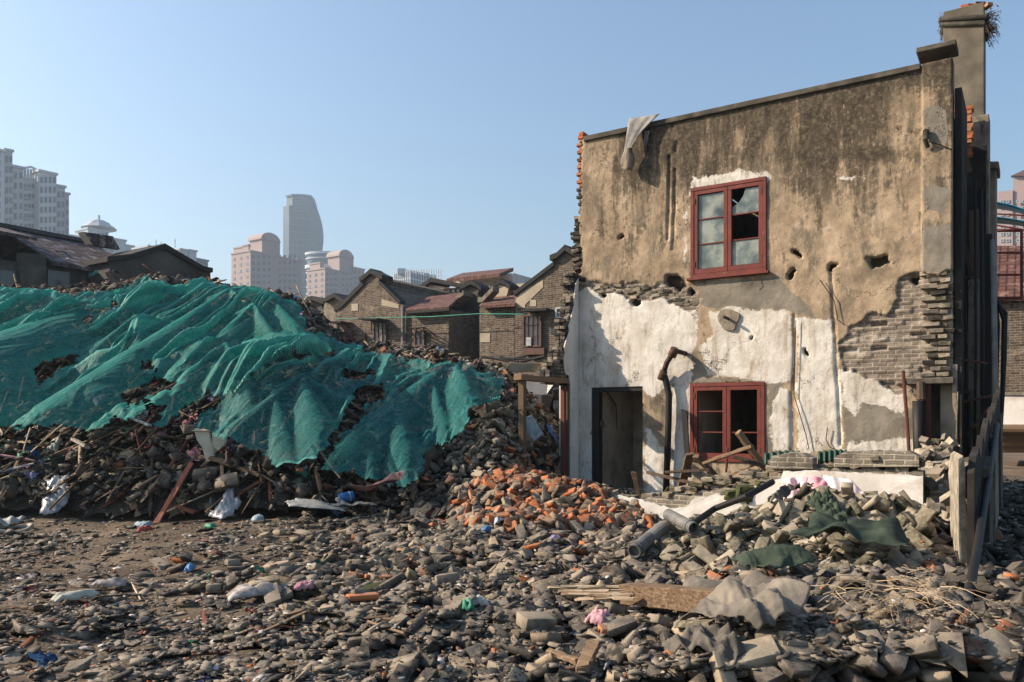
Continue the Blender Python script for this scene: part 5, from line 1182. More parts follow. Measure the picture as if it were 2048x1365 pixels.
o = m.build('fallen_rafters', WOODD); tag(o, 'fallen dark rafters jumbled under the eave of the dark house', 'rafters')

# city ----------------------------------------------------------------------
def facade_mat(name, wall, c2, sc=.05):
    n = NT(name); f = n.noise(sc, None, 4, .6); c = n.ramp(f, [(.3, wall), (.7, c2)]); return n.done(c, .9)
PINK = facade_mat('pink_render', (.3,.23,.22), (.35,.275,.255)); GREYT = facade_mat('pale_grey_cladding', (.32,.36,.4), (.38,.42,.46)); BLUEG = mottled('blue_curtain_glass', [(.004,.025,.05),(.01,.045,.075)], .05, .3, 0, 5, 0, 0, .5)
MULL = facade_mat('mullion_metal', (.1,.18,.24), (.14,.23,.29)); WHT = facade_mat('white_cladding', (.42,.46,.5), (.48,.52,.55)); WINB = mottled('tower_window_glass', [(.07,.085,.1),(.13,.15,.17)], .2, .3, 0, 5, .4, 0, .5)
def cityplane(px, Y): return Plane(px, Y, -N, U)
def block(parent, pl, x0, x1, ytop, off=0, depth=20, mat=PINK, name='block', cap=True):
    """upright block; its shaded face spans x0..x1, depth metres wide towards the left"""
    q0, q1 = pl.q(x0) if off == 0 else None, None
    a = pl.P(x0, ytop, off); b = pl.P(x1, ytop, off); zt = a.z
    m = MB(); m.prism([Vector((a.x,a.y,-.5)), Vector((b.x,b.y,-.5)), Vector((b.x,b.y,zt)), Vector((a.x,a.y,zt))], -pl.n*depth); bl = m.build(name, mat, parent)
    if cap:
        m = MB(); e = .35; d = (b-a).normalized(); a2 = Vector((a.x,a.y,zt)) - d*e + pl.n*e; b2 = Vector((b.x,b.y,zt)) + d*e + pl.n*e
        m.prism([a2, b2, b2+Z*.7, a2+Z*.7], -pl.n*(depth+2*e)); m.build('parapet', mat, bl)
    return bl, a, b, zt, depth
winstat = {}
def windows(parent, bl, pl, ncol_f, ncol_s, ystep=3.0, w=1.1, h=1.3, zlow=18, mat=WINB, gaps=(), nm='window'):
    _, a, b, zt, depth = bl; L = (b-a).length; d = (b-a).normalized(); boxes = []
    nrow = int((zt-2.5-zlow)/ystep)
    for r_ in range(nrow):
        z = zt-2.6-r_*ystep
        for c in range(ncol_f):
            if c in gaps: continue
            p = Vector((a.x,a.y,z)) + d*L*(c+.5)/ncol_f; boxes.append((p + pl.n*.06, d, w, h))
        for c in range(ncol_s):
            p = Vector((a.x,a.y,z)) - pl.n*depth*(c+.5)/ncol_s; boxes.append((p - d*.06, -pl.n, w, h))
    cnt = winstat.get(parent.name, 0); me0 = None
    def bx(m, p, dd, w_, h_): 
        e = dd*w_/2; nn = dd.cross(Z).normalized()*.08; m.prism([p-e-Z*h_/2-nn, p+e-Z*h_/2-nn, p+e+Z*h_/2-nn, p-e+Z*h_/2-nn], nn*2)
    rest = MB()
    for (p, dd, w_, h_) in boxes:
        if cnt < 100: m = MB(); bx(m, p, dd, w_, h_); m.build(nm, mat, parent, recalc=False); cnt += 1
        else: bx(rest, p, dd, w_, h_)
    if rest.v: o = rest.build(nm + 's', mat, parent, recalc=False); o['kind'] = 'stuff'
    winstat[parent.name] = cnt
def storeys(parent, bl, pl, step, mat, t=.35, off=.12, zlow=15):
    """thin floor bands round a block, one object"""
    _, a, b, zt, depth = bl; d = (b-a).normalized(); m = MB(); z = zt-step
    while z > zlow:
        a2 = Vector((a.x,a.y,z)) - d*off + pl.n*off; b2 = Vector((b.x,b.y,z)) + d*off + pl.n*off; m.prism([a2, b2, b2+Z*t, a2+Z*t], -pl.n*(depth+2*off)); z -= step
    return m.build('floor_bands', mat, parent)
def tower(name, loc, label, cat='building'): return thing(name, (loc.x, loc.y, 0), label, cat)
# pink apartment block, left
C1 = cityplane(501, 380)
t = tower('pink_apartment_tower', C1.o, 'pink apartment tower with a barrel roof, left of the curved glass tower')
b1 = block(t, C1, 501, 594, 503, 0, 14); windows(t, b1, C1, 9, 3, 3.1, 1.5, 1.5, 40, gaps=(4,)); storeys(t, b1, C1, 9.3, GREYT, .3)
block(t, C1, 594.3, 603, 521, -1, 13); 
bt = block(t, C1, 524, 560, 478, -2, 9, name='penthouse', cap=False)
def barrel(parent, pl, x0, x1, ybase, ytop, off, depth, mat):
    a = pl.P(x0, ybase, off); b = pl.P(x1, ybase, off); h = pl.P((x0+x1)/2, ytop, off).z - a.z; m = MB(); P = []
    b = Vector((b.x, b.y, a.z))
    for i in range(13): tt = math.pi*i/12; P.append(a.lerp(b, .5-.54*math.cos(tt)) + Z*max(0,h)*math.sin(tt))
    m.prism(P, -pl.n*depth); return m.build('barrel_roof', mat, parent)
barrel(t, C1, 524, 560, 478, 466, -1.6, 10, PINK)
block(t, C1, 497, 505, 491, -11.5, 4, name='stair_head'); block(t, C1, 486, 496, 495, -16, 7, name='wing'); block(t, C1, 478, 486, 516, -24, 5, name='wing')
C2 = cityplane(650, 430)
t = tower('pink_apartment_tower', C2.o, 'pink apartment tower with a barrel roof, right of the curved glass tower')
b1 = block(t, C2, 650, 706, 538, 0, 14); windows(t, b1, C2, 7, 3, 3.1, 1.6, 1.5, 40, gaps=(3,)); storeys(t, b1, C2, 9.3, GREYT, .3)
bb = block(t, C2, 706.3, 729, 536, -1, 13); windows(t, bb, C2, 3, 0, 3.1, 1.6, 1.5, 40)
block(t, C2, 679, 707, 512, -2, 9, name='penthouse', cap=False); barrel(t, C2, 679, 707, 512, 500, -1.6, 10, PINK)
block(t, C2, 640, 648, 527, -13, 8, name='wing'); block(t, C2, 630, 640, 547, -22, 6, name='wing')
# curved glass tower
C3 = cityplane(566, 640)
t = tower('glass_office_tower', C3.o, 'tall blue glass tower with a curved sail shaped top', 'tower')
body = [(578,700),(578,411),(585,411),(585,389),(610,390),(622,392),(629,401),(634,417),(640,433),(645,452),(647,470),(647,485),(645,500),(645,700)]
def bigprism(parent, name, mat, pl, pts, off, depth): return pp(parent, name, mat, pl, pts, off, depth)
bigprism(t, 'shaft', BLUEG, C3, body, 0, 7)
m = MB()
for i in range(11): x = 587+i*3.3; m.prism(C3.poly([(x-.35,700),(x+.35,700),(x+.35,421),(x-.35,421)], .6), -U*.5)
m.build('mullions', MULL, t)
m = MB()
for i in range(20):
    y = 421+i*13.8; xr = np.interp(y, [421,433,452,470,485,500], [635,640,645,647,647,645]); m.prism(C3.poly([(578,y+.4),(xr,y+1+ (xr-578)*.08),(xr,y+(xr-578)*.08),(578,y-.5)], .7), -U*.5)
m.build('floor_bands', MULL, t)
pp(t, 'crown_screen', MULL, C3, [(584,388),(611,389),(623,391),(630,400),(635,417),(633,418),(627,403),(619,394),(611,392),(584,391)], 1, 8)
m = MB()
for i in range(5): m.prism(C3.poly([(588,396+i*4.6),(617,398+i*4.8),(617,399.2+i*4.8),(588,397.2+i*4.6)], .8), -U*.6)
m.build('louvres', MULL, t)
# round banded building
p0 = at(640, 499, 560); cx_, cy_ = p0.x, p0.y+14; zt = p0.z
t = tower('round_banded_tower', Vector((cx_, cy_, 0)), 'white round tower ringed with dark bands between the pink towers', 'tower')
def disc(m, r, z0, z1, n=40, sy=.6):
    P = [(cx_+r*math.cos(2*math.pi*i/n), cy_+r*sy*math.sin(2*math.pi*i/n)) for i in range(n)]; m.prism([(x, y, z0) for x, y in P], (0, 0, z1-z0))
m = MB(); disc(m, 12.6, 0, zt-.4); m.build('drum', BLUEG, t)
for i, (hh, r_) in enumerate(((1.6,14),(.8,13.6),(2.4,14),(.8,13.4),(.8,13.2),(.8,13.2),(.8,13.2),(.8,13.2))):
    z_ = zt - (0,4,9,14,19,24,29,34)[i]*1.0; m = MB(); disc(m, r_, z_-hh, z_); m.build('band', WHT, t)
# small block and gridded block
C4 = cityplane(748, 520); t = tower('low_office_block', C4.o, 'small grey office block peeping right of the pink towers'); b1 = block(t, C4, 750, 774, 547, 0, 20, GREYT); storeys(t, b1, C4, 4, BLUEG, 1.5)
C5 = cityplane(820, 420); t = tower('ribbed_office_block', C5.o, 'white ribbed glass office block standing over the old row'); b1 = block(t, C5, 820, 880, 545, 0, 11, BLUEG, cap=False)
_, a, b, zt, dp = b1; m = MB(); d = (b-a).normalized()
for i in range(13): p = Vector((a.x,a.y,0)) + d*(b-a).length*i/12; m.prism([p + Z*20 + U*.5, p + d*.5 + Z*20 + U*.5, p + d*.5 + Z*(zt+1.5) + U*.5, p + Z*(zt+1.5) + U*.5], -U*.4)
for i in range(9): p = Vector((a.x,a.y,0)) - U*dp*i/8 - d*.4; m.prism([p + Z*20, p + U*.5 + Z*20, p + U*.5 + Z*(zt+1.5), p + Z*(zt+1.5)], d*.3)
m.build('ribs', WHT, t); storeys(t, b1, C5, 3.5, WHT, .7, .2, 20)
m = MB()
for i in range(9): p = a.lerp(b, i/9) - U*rnd.uniform(1,9); m.box((p.x, p.y, zt+1), (4, 3, rnd.uniform(1,3)))
m.build('roof_plant', GREYT, t)
# left high rise cluster
C6 = cityplane(0, 230)
t = tower('white_high_rise', C6.o, 'large pale high rise with stepped slabs at the left edge', 'tower')
for (x0, x1, y, off, dp, nf) in ((-60,9,288,0,12,3),(9.3,25,301,-.8,11,2),(25.3,47,334,-1.6,10,2),(47.3,78,357,-3,9,3),(78.3,113,343,0,12,4),(113.3,130,373,-1.5,10,2),(130.3,138,389,-2.5,9,1)):
    b1 = block(t, C6, x0, x1, y, off, dp, WHT if nf > 2 else GREYT)
    if nf == 3 and x0 > 40: storeys(t, b1, C6, 3.0, GREYT, .5, .25, 30); windows(t, b1, C6, nf+1, 0, 3.0, .9, 1.9, 30)
    else: windows(t, b1, C6, nf, 0, 3.0, .7, 1.8, 30)
m = MB()
for x in (50, 56, 62, 68, 74): p = C6.P(x, 357, -4); m.box((p.x, p.y, p.z+1.2), (.5,.5,3))
m.tube([C6.P(47,354,-4)+Z*2.6, C6.P(62,350,-4)+Z*2.4, C6.P(76,356,-4)+Z*2.2], .4, 6)
m.build('roof_pergola', WHT, t)
C7 = cityplane(133, 330); t = tower('pavilion_roof_block', C7.o, 'grey block with a small domed roof pavilion behind the dark tiles')
block(t, C7, 133, 175, 471, 0, 12, GREYT); b1 = block(t, C7, 176, 217, 458, -1, 10, GREYT); block(t, C7, 228, 252, 479, -1, 10, GREYT); block(t, C7, 252.3, 268, 492, -2, 9, GREYT); windows(t, b1, C7, 5, 0, 3, 1.5, 1.6, 50)
m = MB(); p = C7.P(198, 456, -6); 
for k, (r_, h0, h1) in enumerate(((7.2,-.5,.8),(5.2,.8,2.2),(3.2,2.2,3.0))): m.tube([p+Z*h0, p+Z*h1], r_, 10, r_*.8)
m.tube([p+Z*2.5, p+Z*5.4], .5, 6); m.build('pavilion', GREYT, t)
C8 = cityplane(296, 300); t = tower('blue_grey_block', C8.o, 'low blue grey block showing behind the gable wing')
block(t, C8, 296, 352, 494, 0, 10, GREYT); block(t, C8, 360, 376, 500, 1, 8, GREYT, 'roof_plant'); block(t, C8, 378, 393, 502, 1, 8, GREYT, 'roof_plant'); block(t, C8, 352.3, 416, 512, 0, 10, BLUEG)
m = MB()
for x, y in ((299,488),(312,480),(322,484),(350,478)): m.tube([C8.P(x,496,-2), C8.P(x,y,-2)], .18, 5)
m.build('antenna', GREYT, t)
# right edge
C9 = Plane(1996, 210, U, N)
t = tower('pink_apartment_tower', C9.o, 'pink apartment tower at the right edge behind the blue canopy ribs')
def blockN(parent, pl, x0, x1, ytop, off, depth, mat, name='block'):
    a = pl.P(x0, ytop, off); b = pl.P(x1, ytop, off); m = MB(); m.prism([Vector((a.x,a.y,-.5)), Vector((b.x,b.y,-.5)), Vector((b.x,b.y,a.z)), Vector((a.x,a.y,a.z))], -pl.n*depth); return m.build(name, mat, parent), a, b, a.z, depth
b1 = blockN(t, C9, 2026, 2110, 352, 0, 12, PINK); blockN(t, C9, 1996, 2025.6, 384, .5, 10, PINK)
for r_ in range(14):
    for x in (2001, 2012, 2032, 2044): window(t, C9, x, x+7, 400+r_*13, 407+r_*13, .6, frame=GREYT, glass=WINB, cols=1, rows=1, t=.15)
m = MB(); m.prism([C9.P(2022,352,1), C9.P(2110,352,1), C9.P(2066,332,-6)], -N*2+Z*.01); m.build('roof', TILER, t)
RH = Plane(2020, 27, U, N)
t = thing('brick_house', RH.w(0, 0), 'brick house with red tiled roof seen through the open red window at right', 'house')
pp(t, 'wall', BRKD, RH, [(1975,900),(1975,596),(2150,600),(2150,900)], 0, 5)
m = MB(); m.prism([RH.P(1970,600,.3), RH.P(2150,604,.3), RH.P(2150,500,-3), RH.P(1970,500,-3)], Z*.15); m.build('roof', TILER, t)
t = thing('white_yard_wall', RH.w(0, 0, 2.5), 'low whitewashed yard wall in the gap at right', 'wall'); pp(t, 'wall', LIME, RH, [(1985,905),(1985,790),(2150,792),(2150,905)], 2.5, .3); pp(t, 'coping', CEM, RH, [(1983,790),(1983,784),(2150,786),(2150,792)], 2.55, .4)
for i in range(4):
    m = MB(); m.tube([RH.P(1990,858+i*13,5-.3*i), RH.P(2150,859+i*13,5-.3*i)], .13, 10); o = m.build('timber_pole', WOODL); tag(o, ['uppermost','second from the top','third from the top','lowest'][i] + ' pole of the timber stack in the gap at right', 'pole', None)
GP = Plane(2000, 17.5, U, N)
o_ = thing('open_red_window', GP.P(2015, 600), 'dark red casement window standing open in the gap at right', 'window')
m = MB()
def fr(m, x0, x1, y0, y1, w_=5):
    for a_ in ([(x0,y1),(x0+w_,y1),(x0+w_,y0),(x0,y0)], [(x1-w_,y1),(x1,y1),(x1,y0),(x1-w_,y0)], [(x0+w_,y0+w_),(x1-w_,y0+w_),(x1-w_,y0),(x0+w_,y0)], [(x0+w_,y1),(x1-w_,y1),(x1-w_,y1-w_),(x0+w_,y1-w_)]): m.prism(GP.poly(a_), -N*.05)
fr(m, 1988, 2046, 458, 600, 6); m.prism(GP.poly([(1994,508),(2040,508),(2040,504),(1994,504)], -.01), -N*.03); m.prism(GP.poly([(1994,552),(2040,552),(2040,548),(1994,548)], -.01), -N*.03); m.build('frame', REDP, o_)
TEAL = paint('blue_canopy_sheet', (.02,.2,.3), (.1,.2,.22), .7, .4)
for i, (y0, y1) in enumerate(((404,424),(434,446))):
    g = []
    for k in range(8):
        tt = k/7; g.append([GP.P(1986+75*tt, y0 + (y1-y0)*tt**1.5 + 13*s_*(1-.3*tt), -.5-.8*s_) for s_ in np.linspace(0, 1, 4)])
    o = sheetmesh('canopy_sheet', g, TEAL, None, .02); tag(o, ['upper','lower'][i] + ' curved blue canopy sheet above the open red window', 'canopy')
m = MB()
for (x0,y0,x1,y1) in ((1986,428,2060,432),(1986,450,2060,462)): m.tube([GP.P(x0,y0,-.6), GP.P(x1,y1,-.6)], .02, 5)
o = m.build('canopy_rail', REDP); tag(o, 'thin red rails under the blue canopy sheets', 'rail')
for i, (pts, r_) in enumerate((([(1993,600),(2000,616),(2008,640),(2006,760),(1998,900),(1990,1010)], .045), ([(1990,585),(1996,650),(1992,800),(1984,980)], .035), ([(1999,612),(2012,626),(2010,720),(2004,820),(1996,960)], .03))):
    m = MB(); m.tube([GP.P(x, y, 2.5) for x, y in pts], r_, 7); o = m.build('black_cable', BLACKP, smooth=True); tag(o, ['thickest black cable of the bundle hanging in the gap at right', 'inner black cable against the pier in the gap at right', 'outer black cable looping out from the bundle at right'][i], 'cable')
# air --------------------------------------------------------------------
def haze():
    m = MB(); m.box8([(-1200,-60,-9),(1200,-60,-9),(1200,1150,-9),(-1200,1150,-9),(-1200,-60,215),(1200,-60,215),(1200,1150,215),(-1200,1150,215)])
    mt = bpy.data.materials.new('pale_air'); mt.use_nodes = True; t = mt.node_tree; t.nodes.clear(); o = t.nodes.new('ShaderNodeOutputMaterial'); v = t.nodes.new('ShaderNodeVolumePrincipled')
    v.inputs['Color'].default_value = (.68,.84,1,1); v.inputs['Density'].default_value = HAZE; v.inputs['Anisotropy'].default_value = .35; t.links.new(v.outputs[0], o.inputs['Volume'])
    h = m.build('haze', mt); tag(h, None, None, None, 'stuff'); h['label'] = 'thin pale winter haze lying over the city'; h['category'] = 'haze'
HAZE = .00048
haze()
# ================================================================== things among the rubble
def beam(name, p0, p1, w, t, mat, label, cat, parent=None, roll=0, bevel=.006, jit=.006, segs=5, bend=0):
    p0, p1 = Vector(p0), Vector(p1); d = (p1-p0); L = d.length; d.normalize(); side = d.cross(Z).normalized(); up = side.cross(d)
    if roll: q_ = Matrix.Rotation(roll, 3, d); side = q_ @ side; up = q_ @ up
    m = MB(); rings = []
    for i in range(segs+1):
        f = i/segs; c = p0.lerp(p1, f) + up*bend*math.sin(math.pi*f); e = rnd.uniform(-.25, .25)*w if i in (0, segs) else 0
        rings.append([c+side*w/2*a+up*t/2*b + d*(e if a > 0 else -e)*(1 if i else -1) for a, b in ((-1,-1),(1,-1),(1,1),(-1,1))])
    vs = [v for r_ in rings for v in r_]; fs = [(i*4+k, i*4+(k+1)%4, (i+1)*4+(k+1)%4, (i+1)*4+k) for i in range(segs) for k in range(4)] + [(3,2,1,0), (segs*4, segs*4+1, segs*4+2, segs*4+3)]
    m.add(vs, fs); o = m.build(name, mat, parent, bevel=bevel, jit=jit)
    if parent is None: tag(o, label, cat)
    return o
def hb(name, x0, y0, x1, y1, w, t, mat, label, cat, l0=.05, l1=.05, **k): return beam(name, hit(x0, y0, l0), hit(x1, y1, l1), w, t, mat, label, cat, **k)
HB2 = blur(HM[::2, ::2], 3, 2)
def hs(X, Y):
    X = np.asarray(X, float); Y = np.asarray(Y, float)
    i = np.clip(((X-GX0)/GD/2).astype(int), 0, HB2.shape[0]-1); j = np.clip(((Y-GY0)/GD/2).astype(int), 0, HB2.shape[1]-1); return HB2[i, j]
def drape(name, px, py, w, l, yaw, mat, label, cat, amp=.06, sd=0, n=46, lift=.03, pinch=0, thick=.006, parent=None, droop=0, freq=3.0):
    c = hit(px, py); u_, v_ = np.meshgrid(np.linspace(-.5, .5, n), np.linspace(-.5, .5, n), indexing='ij')
    rr = np.maximum(abs(u_), abs(v_))*2; th = np.arctan2(v_, u_); k = 1 + .28*(fbm(th*1.3+sd, th*0+sd, 3, sd)-.5)*2*rr + .1*np.sin(th*3+sd)*rr - pinch*np.abs(v_*2)*rr
    a = u_*k*w; b = v_*(1 + .3*(fbm(th*1.7+sd*2, th*0+3, 3, sd+5)-.5)*2*rr)*l
    X = c.x + a*math.cos(yaw)-b*math.sin(yaw); Y = c.y + a*math.sin(yaw)+b*math.cos(yaw)
    wv = (fbm(a*2.2+sd, b*2.2, 3, sd+1)-.5)*.5; rr_ = random.Random(sd); fo = 0
    for k_ in range(9):
        an = rr_.random()*math.pi; lam = (.22 + .5*rr_.random())*w*(3/freq)*.9; ph = rr_.random(); tt_ = (a*math.cos(an)+b*math.sin(an)+wv*.45)/lam + ph; tri = np.abs(2*(tt_-np.floor(tt_+.5))); fo = fo + (lam/w)*tri*(1 if k_ < 5 else .5)
    fo = fo/2.2; Zs = hs(X, Y) + lift + amp*1.5*fo - droop*rr**3*.1 - .05*rr**4
    g = [[Vector((X[i,j], Y[i,j], Zs[i,j])) for j in range(n)] for i in range(n)]
    o = sheetmesh(name, g, mat, parent, thick)
    if parent is None: tag(o, label, cat)
    return o
WOODB = NT('cracked_beam_timber'); _w = WOODB.noise(5, WOODB.mul(WOODB.pos, (.6,5,9)), 6, .75); _c = WOODB.ramp(_w, [(.3, (.05,.033,.02)), (.5, (.17,.11,.065)), (.68, (.33,.235,.15))]); WOODB.bump(_w, .9, .03); WOODB = WOODB.done(_c, .9)
# ---- stub of the front wall
def lowz(px, py, off=0): return LOW.P(px, py, off).z
sw = thing('ruined_front_wall', LOW.w(2, 0), 'broken knee high wall stub with limewashed face and mossy brick core', 'wall')
def ragged(pts, step=6, amp=2.5, sd=0):
    out = []
    for (x0, y0), (x1, y1) in zip(pts, pts[1:]):
        n = max(1, int(abs(x1-x0)/step)); 
        for i in range(n): f = i/n; out.append((x0+(x1-x0)*f, y0+(y1-y0)*f + (0 if i == 0 and not out else rnd.uniform(-amp, amp))))
    out.append(pts[-1]); return out
t1 = ragged([(1212,1006),(1238,990),(1290,1002),(1345,1018),(1372,1012),(1390,998),(1425,988),(1455,992),(1490,1002),(1545,992)])
m = MB(); m.prism([LOW.w(LOW.q(1545), -.3, .02), LOW.w(LOW.q(1212), -.3, .02)] + LOW.poly(t1, .02), -N*.03); m.build('plaster_face', LIME, sw, jit=.002)
t2 = ragged([(1497,978),(1530,966),(1562,956),(1566,944),(1620,940),(1700,945),(1780,948),(1846,953)], 9, 1.5)
m = MB(); m.prism([LOW.w(LOW.q(1846), -.3, .05), LOW.w(LOW.q(1497), -.3, .05)] + LOW.poly(t2, .05), -N*.03); m.build('plaster_face', LIME, sw, jit=.002)
c1 = ragged([(1225,1003),(1300,996),(1380,992),(1420,980),(1480,970),(1545,954)], 9, 4); m = MB(); m.prism([LOW.w(LOW.q(1545), -.3, -.02), LOW.w(LOW.q(1225), -.3, -.02)] + LOW.poly(c1, -.02), -N*.28); m.build('brick_core', BRK, sw, jit=.006)
c2 = ragged([(1545,948),(1600,935),(1700,938),(1846,944)], 9, 2); m = MB(); m.prism([LOW.w(LOW.q(1846), -.3, .01), LOW.w(LOW.q(1546), -.3, .01)] + LOW.poly(c2, .01), -N*.3); m.build('brick_core', BRK, sw, jit=.004)
rzU = math.atan2(U.y, U.x)
for i in range(90):
    x_ = 1240 + rnd.random()*600; yb = np.interp(x_, [1225,1300,1380,1420,1480,1545,1560,1846], [1001,994,988,970,962,948,936,942]); row_ = rnd.randrange(3 if x_ > 1530 else 2)
    if 1600 < x_ < 1665 and row_ > 0: continue
    p = LOW.P(x_, yb, -.14) + Z*(.02+row_*.066) + N*rnd.uniform(-.1, .12); mb = MB()
    mb.box(p, (.22*rnd.uniform(.6,1), .11, .058), Euler((rnd.uniform(-.12,.12), rnd.uniform(-.12,.12), rzU + rnd.choice((0, 1.57)) + rnd.uniform(-.15,.15))).to_matrix()); mb.build('loose_course_brick', PALEB if rnd.random() < .75 else GREYB, sw, bevel=.006, jit=.006)
for (x_, y_, s_) in ((1490,985,.22),(1462,990,.14),(1500,1000,.12),(1520,972,.12)):
    V, T = TPL['chunk'][rnd.randrange(10)]; p = LOW.P(x_, y_, .0); mb = MB(); mb.add([tuple(p + Vector(v)*s_) for v in V.tolist()], [tuple(t) for t in T.tolist()]); mb.build('moss_clump', MOSS, sw, jit=.01)
# two heavy slabs of joined brickwork lying on the stub
for (x0, x1, y0, y1, lb) in ((1540,1625,905,938,'left slab of joined grey bricks resting on the wall stub'), (1668,1838,902,934,'long slab of joined grey bricks resting on the right of the wall stub')):
    tp = ragged([(x0, y0+14),(x0+20,y0+4),((x0+x1)/2,y0),(x1-20,y0+2),(x1,y0+12)], 8, 2); m = MB(); m.prism([LOW.P(x1, y1, .06), LOW.P(x0, y1, .06)] + LOW.poly(tp, .06), -N*.26); o = m.build('brickwork_slab', BRK, jit=.004); tag(o, lb, 'brickwork slab')
# corrugated green sheets
GRN = mottled('dark_green_corrugated_sheet', [(.01,.035,.02),(.03,.08,.045)], 4, .5, .1, 20, .1, 0, .5)
for (x0, x1, y, lb) in ((1528,1600,902,'left corrugated dark green sheet behind the wall stub'), (1636,1694,900,'right corrugated dark green sheet behind the wall stub')):
    g = []
    for i in range(41):
        f = i/40; px_ = x0+(x1-x0)*f; g.append([LOW.P(px_, y + 5 - 5*math.sin(f*2.2) + 24*s_, -.35+.03*math.sin(f*34) + .12*s_) + Z*.01*math.sin(f*34) for s_ in np.linspace(0, 1, 5)])
    o = sheetmesh('corrugated_sheet', g, GRN, None, .006); tag(o, lb, 'corrugated sheet')
# cloths
def cloth_on(pl, name, corners, mat, label, cat, n=22, amp=.035, off=.12, sd=0, sag=.0):
    (a0, a1), (b0, b1), (c0, c1), (d0, d1) = corners; g = []
    for i in range(n):
        s_ = i/(n-1); row = []
        for j in range(n):
            t_ = j/(n-1); x = (a0*(1-s_)+b0*s_)*(1-t_)+(d0*(1-s_)+c0*s_)*t_; y = (a1*(1-s_)+b1*s_)*(1-t_)+(d1*(1-s_)+c1*s_)*t_
            w_ = float(fbm(x*.03+sd, y*.02, 3, sd)); row.append(pl.P(x+(w_-.5)*12, y+6*math.sin(s_*9+sd)*t_, off + amp*math.sin(x*.16+w_*9+sd) + amp*math.sin(x*.07-y*.09+sd) + sag*t_))
        g.append(row)
    o = sheetmesh(name, g, mat, None, .006); tag(o, label, cat); return o
PINKC = mottled('pink_printed_cloth', [(.55,.2,.26),(.7,.42,.46),(.75,.66,.64)], 3.5, .9, .3, 30, .1); PINKW = mottled('pale_pink_cloth', [(.6,.4,.42),(.74,.64,.62),(.78,.74,.7)], 5, .9, .3, 30, .1)
REDC = mottled('red_cloth', [(.4,.01,.015),(.55,.02,.03)], 5, .8, .2, 30, .1); DGC = mottled('dark_green_cloth', [(.012,.02,.013),(.028,.042,.028),(.06,.08,.052)], 4, .9, .4, 40, .1)
cloth_on(LOW, 'pink_cloth', [(1566,958),(1618,952),(1600,1012),(1568,1022)], PINKC, 'crumpled pink cloth hanging over the white wall stub', 'cloth', off=.1, sd=3, sag=.12)
cloth_on(LOW, 'pink_cloth', [(1618,952),(1690,962),(1660,998),(1600,1012)], PINKC, 'second pink cloth bunched right of the crumpled one on the wall stub', 'cloth', off=.16, sd=5, sag=.15)
cloth_on(LOW, 'pale_cloth', [(1640,950),(1700,960),(1762,1022),(1690,1000)], PINKW, 'pale pink cloth trailing down the white stub to the right', 'cloth', off=.2, sd=7, sag=.25)
cloth_on(LOW, 'red_cloth', [(1738,1018),(1752,1016),(1806,1052),(1768,1064)], REDC, 'bright red cloth caught in the pale brick mound', 'cloth', off=.5, sd=8, amp=.05, sag=.1)
drape('dark_green_cloth', 1540, 1160, .55, .5, .4, DGC, 'smaller dark green cloth lying on the pale brick mound', 'cloth', .12, 3, lift=.08, freq=2.4)
drape('dark_green_cloth', 1700, 1115, .95, .75, -.4, DGC, 'large dark green cloth slumped over the right side of the mound', 'cloth', .16, 9, lift=.1, freq=1.8)
drape('green_rag', 1660, 1055, .2, .5, .2, DGC, 'narrow dark green rag running up the top of the mound', 'rag', .1, 12, lift=.1)
# felt, beam and boards at the front
FELT2 = mottled('weathered_felt_grey', [(.05,.044,.037),(.11,.097,.08),(.22,.19,.15)], 2.5, .9, .5, 30, .1)
hb('weathered_beam', 1258, 1212, 1462, 1236, .16, .16, WOODB, 'thick weathered beam lying across the bricks in front', 'beam', .10, .10, segs=2, jit=.004)
for k in range(7): hb('splintered_board', 1098+k*9, 1192+k*4, 1268+rnd.uniform(-6,6), 1200+k*4, .035, .02, WOODL if k % 2 else WOODP, ['lowest pale','second','third','middle','fifth','sixth','farthest'][k] + ' splintered board of the fan left of the thick beam', 'board', .07, .1, segs=3, jit=.01)['group'] = 'splintered boards at the beam'
drape('roofing_felt', 1430, 1222, .5, .34, -.35, FELT2, 'stiff grey roofing felt folded over the end of the thick beam', 'felt', .06, 21, lift=.16, freq=1.9)
drape('roofing_felt', 1490, 1268, .5, .62, .5, FELT2, 'darker felt sheet hanging down below the beam end', 'felt', .12, 24, lift=.08, freq=2.1)
drape('roofing_felt', 1550, 1222, .5, .35, .2, FELT2, 'pale felt flap right of the beam end', 'felt', .1, 27, lift=.08, freq=2.4)
drape('roofing_felt', 1335, 1195, .5, .22, .1, FELT2, 'flat pale felt strip lying just behind the thick beam', 'felt', .05, 29, lift=.05)
drape('roofing_felt', 1412, 1305, .28, .42, .9, FELT2, 'curled felt scrap in front of the beam', 'felt', .12, 31, lift=.05)
hb('plank', 1518, 1198, 1622, 1192, .06, .035, WOODL, 'short tan plank on the rubble right of the beam', 'plank', .1, .1)
hb('plank', 1352, 1262, 1425, 1262, .11, .04, PALEB, 'flat mossy slat in front of the thick beam', 'slat', .05, .05)
hb('plank', 1095, 1315, 1158, 1338, .05, .035, WOODL, 'small tan plank on the sandy ground at the bottom', 'plank', .04, .04)
hb('plank', 1165, 1350, 1188, 1318, .08, .05, WOODL, 'short upright-looking timber end near the bottom centre', 'plank', .03, .1)
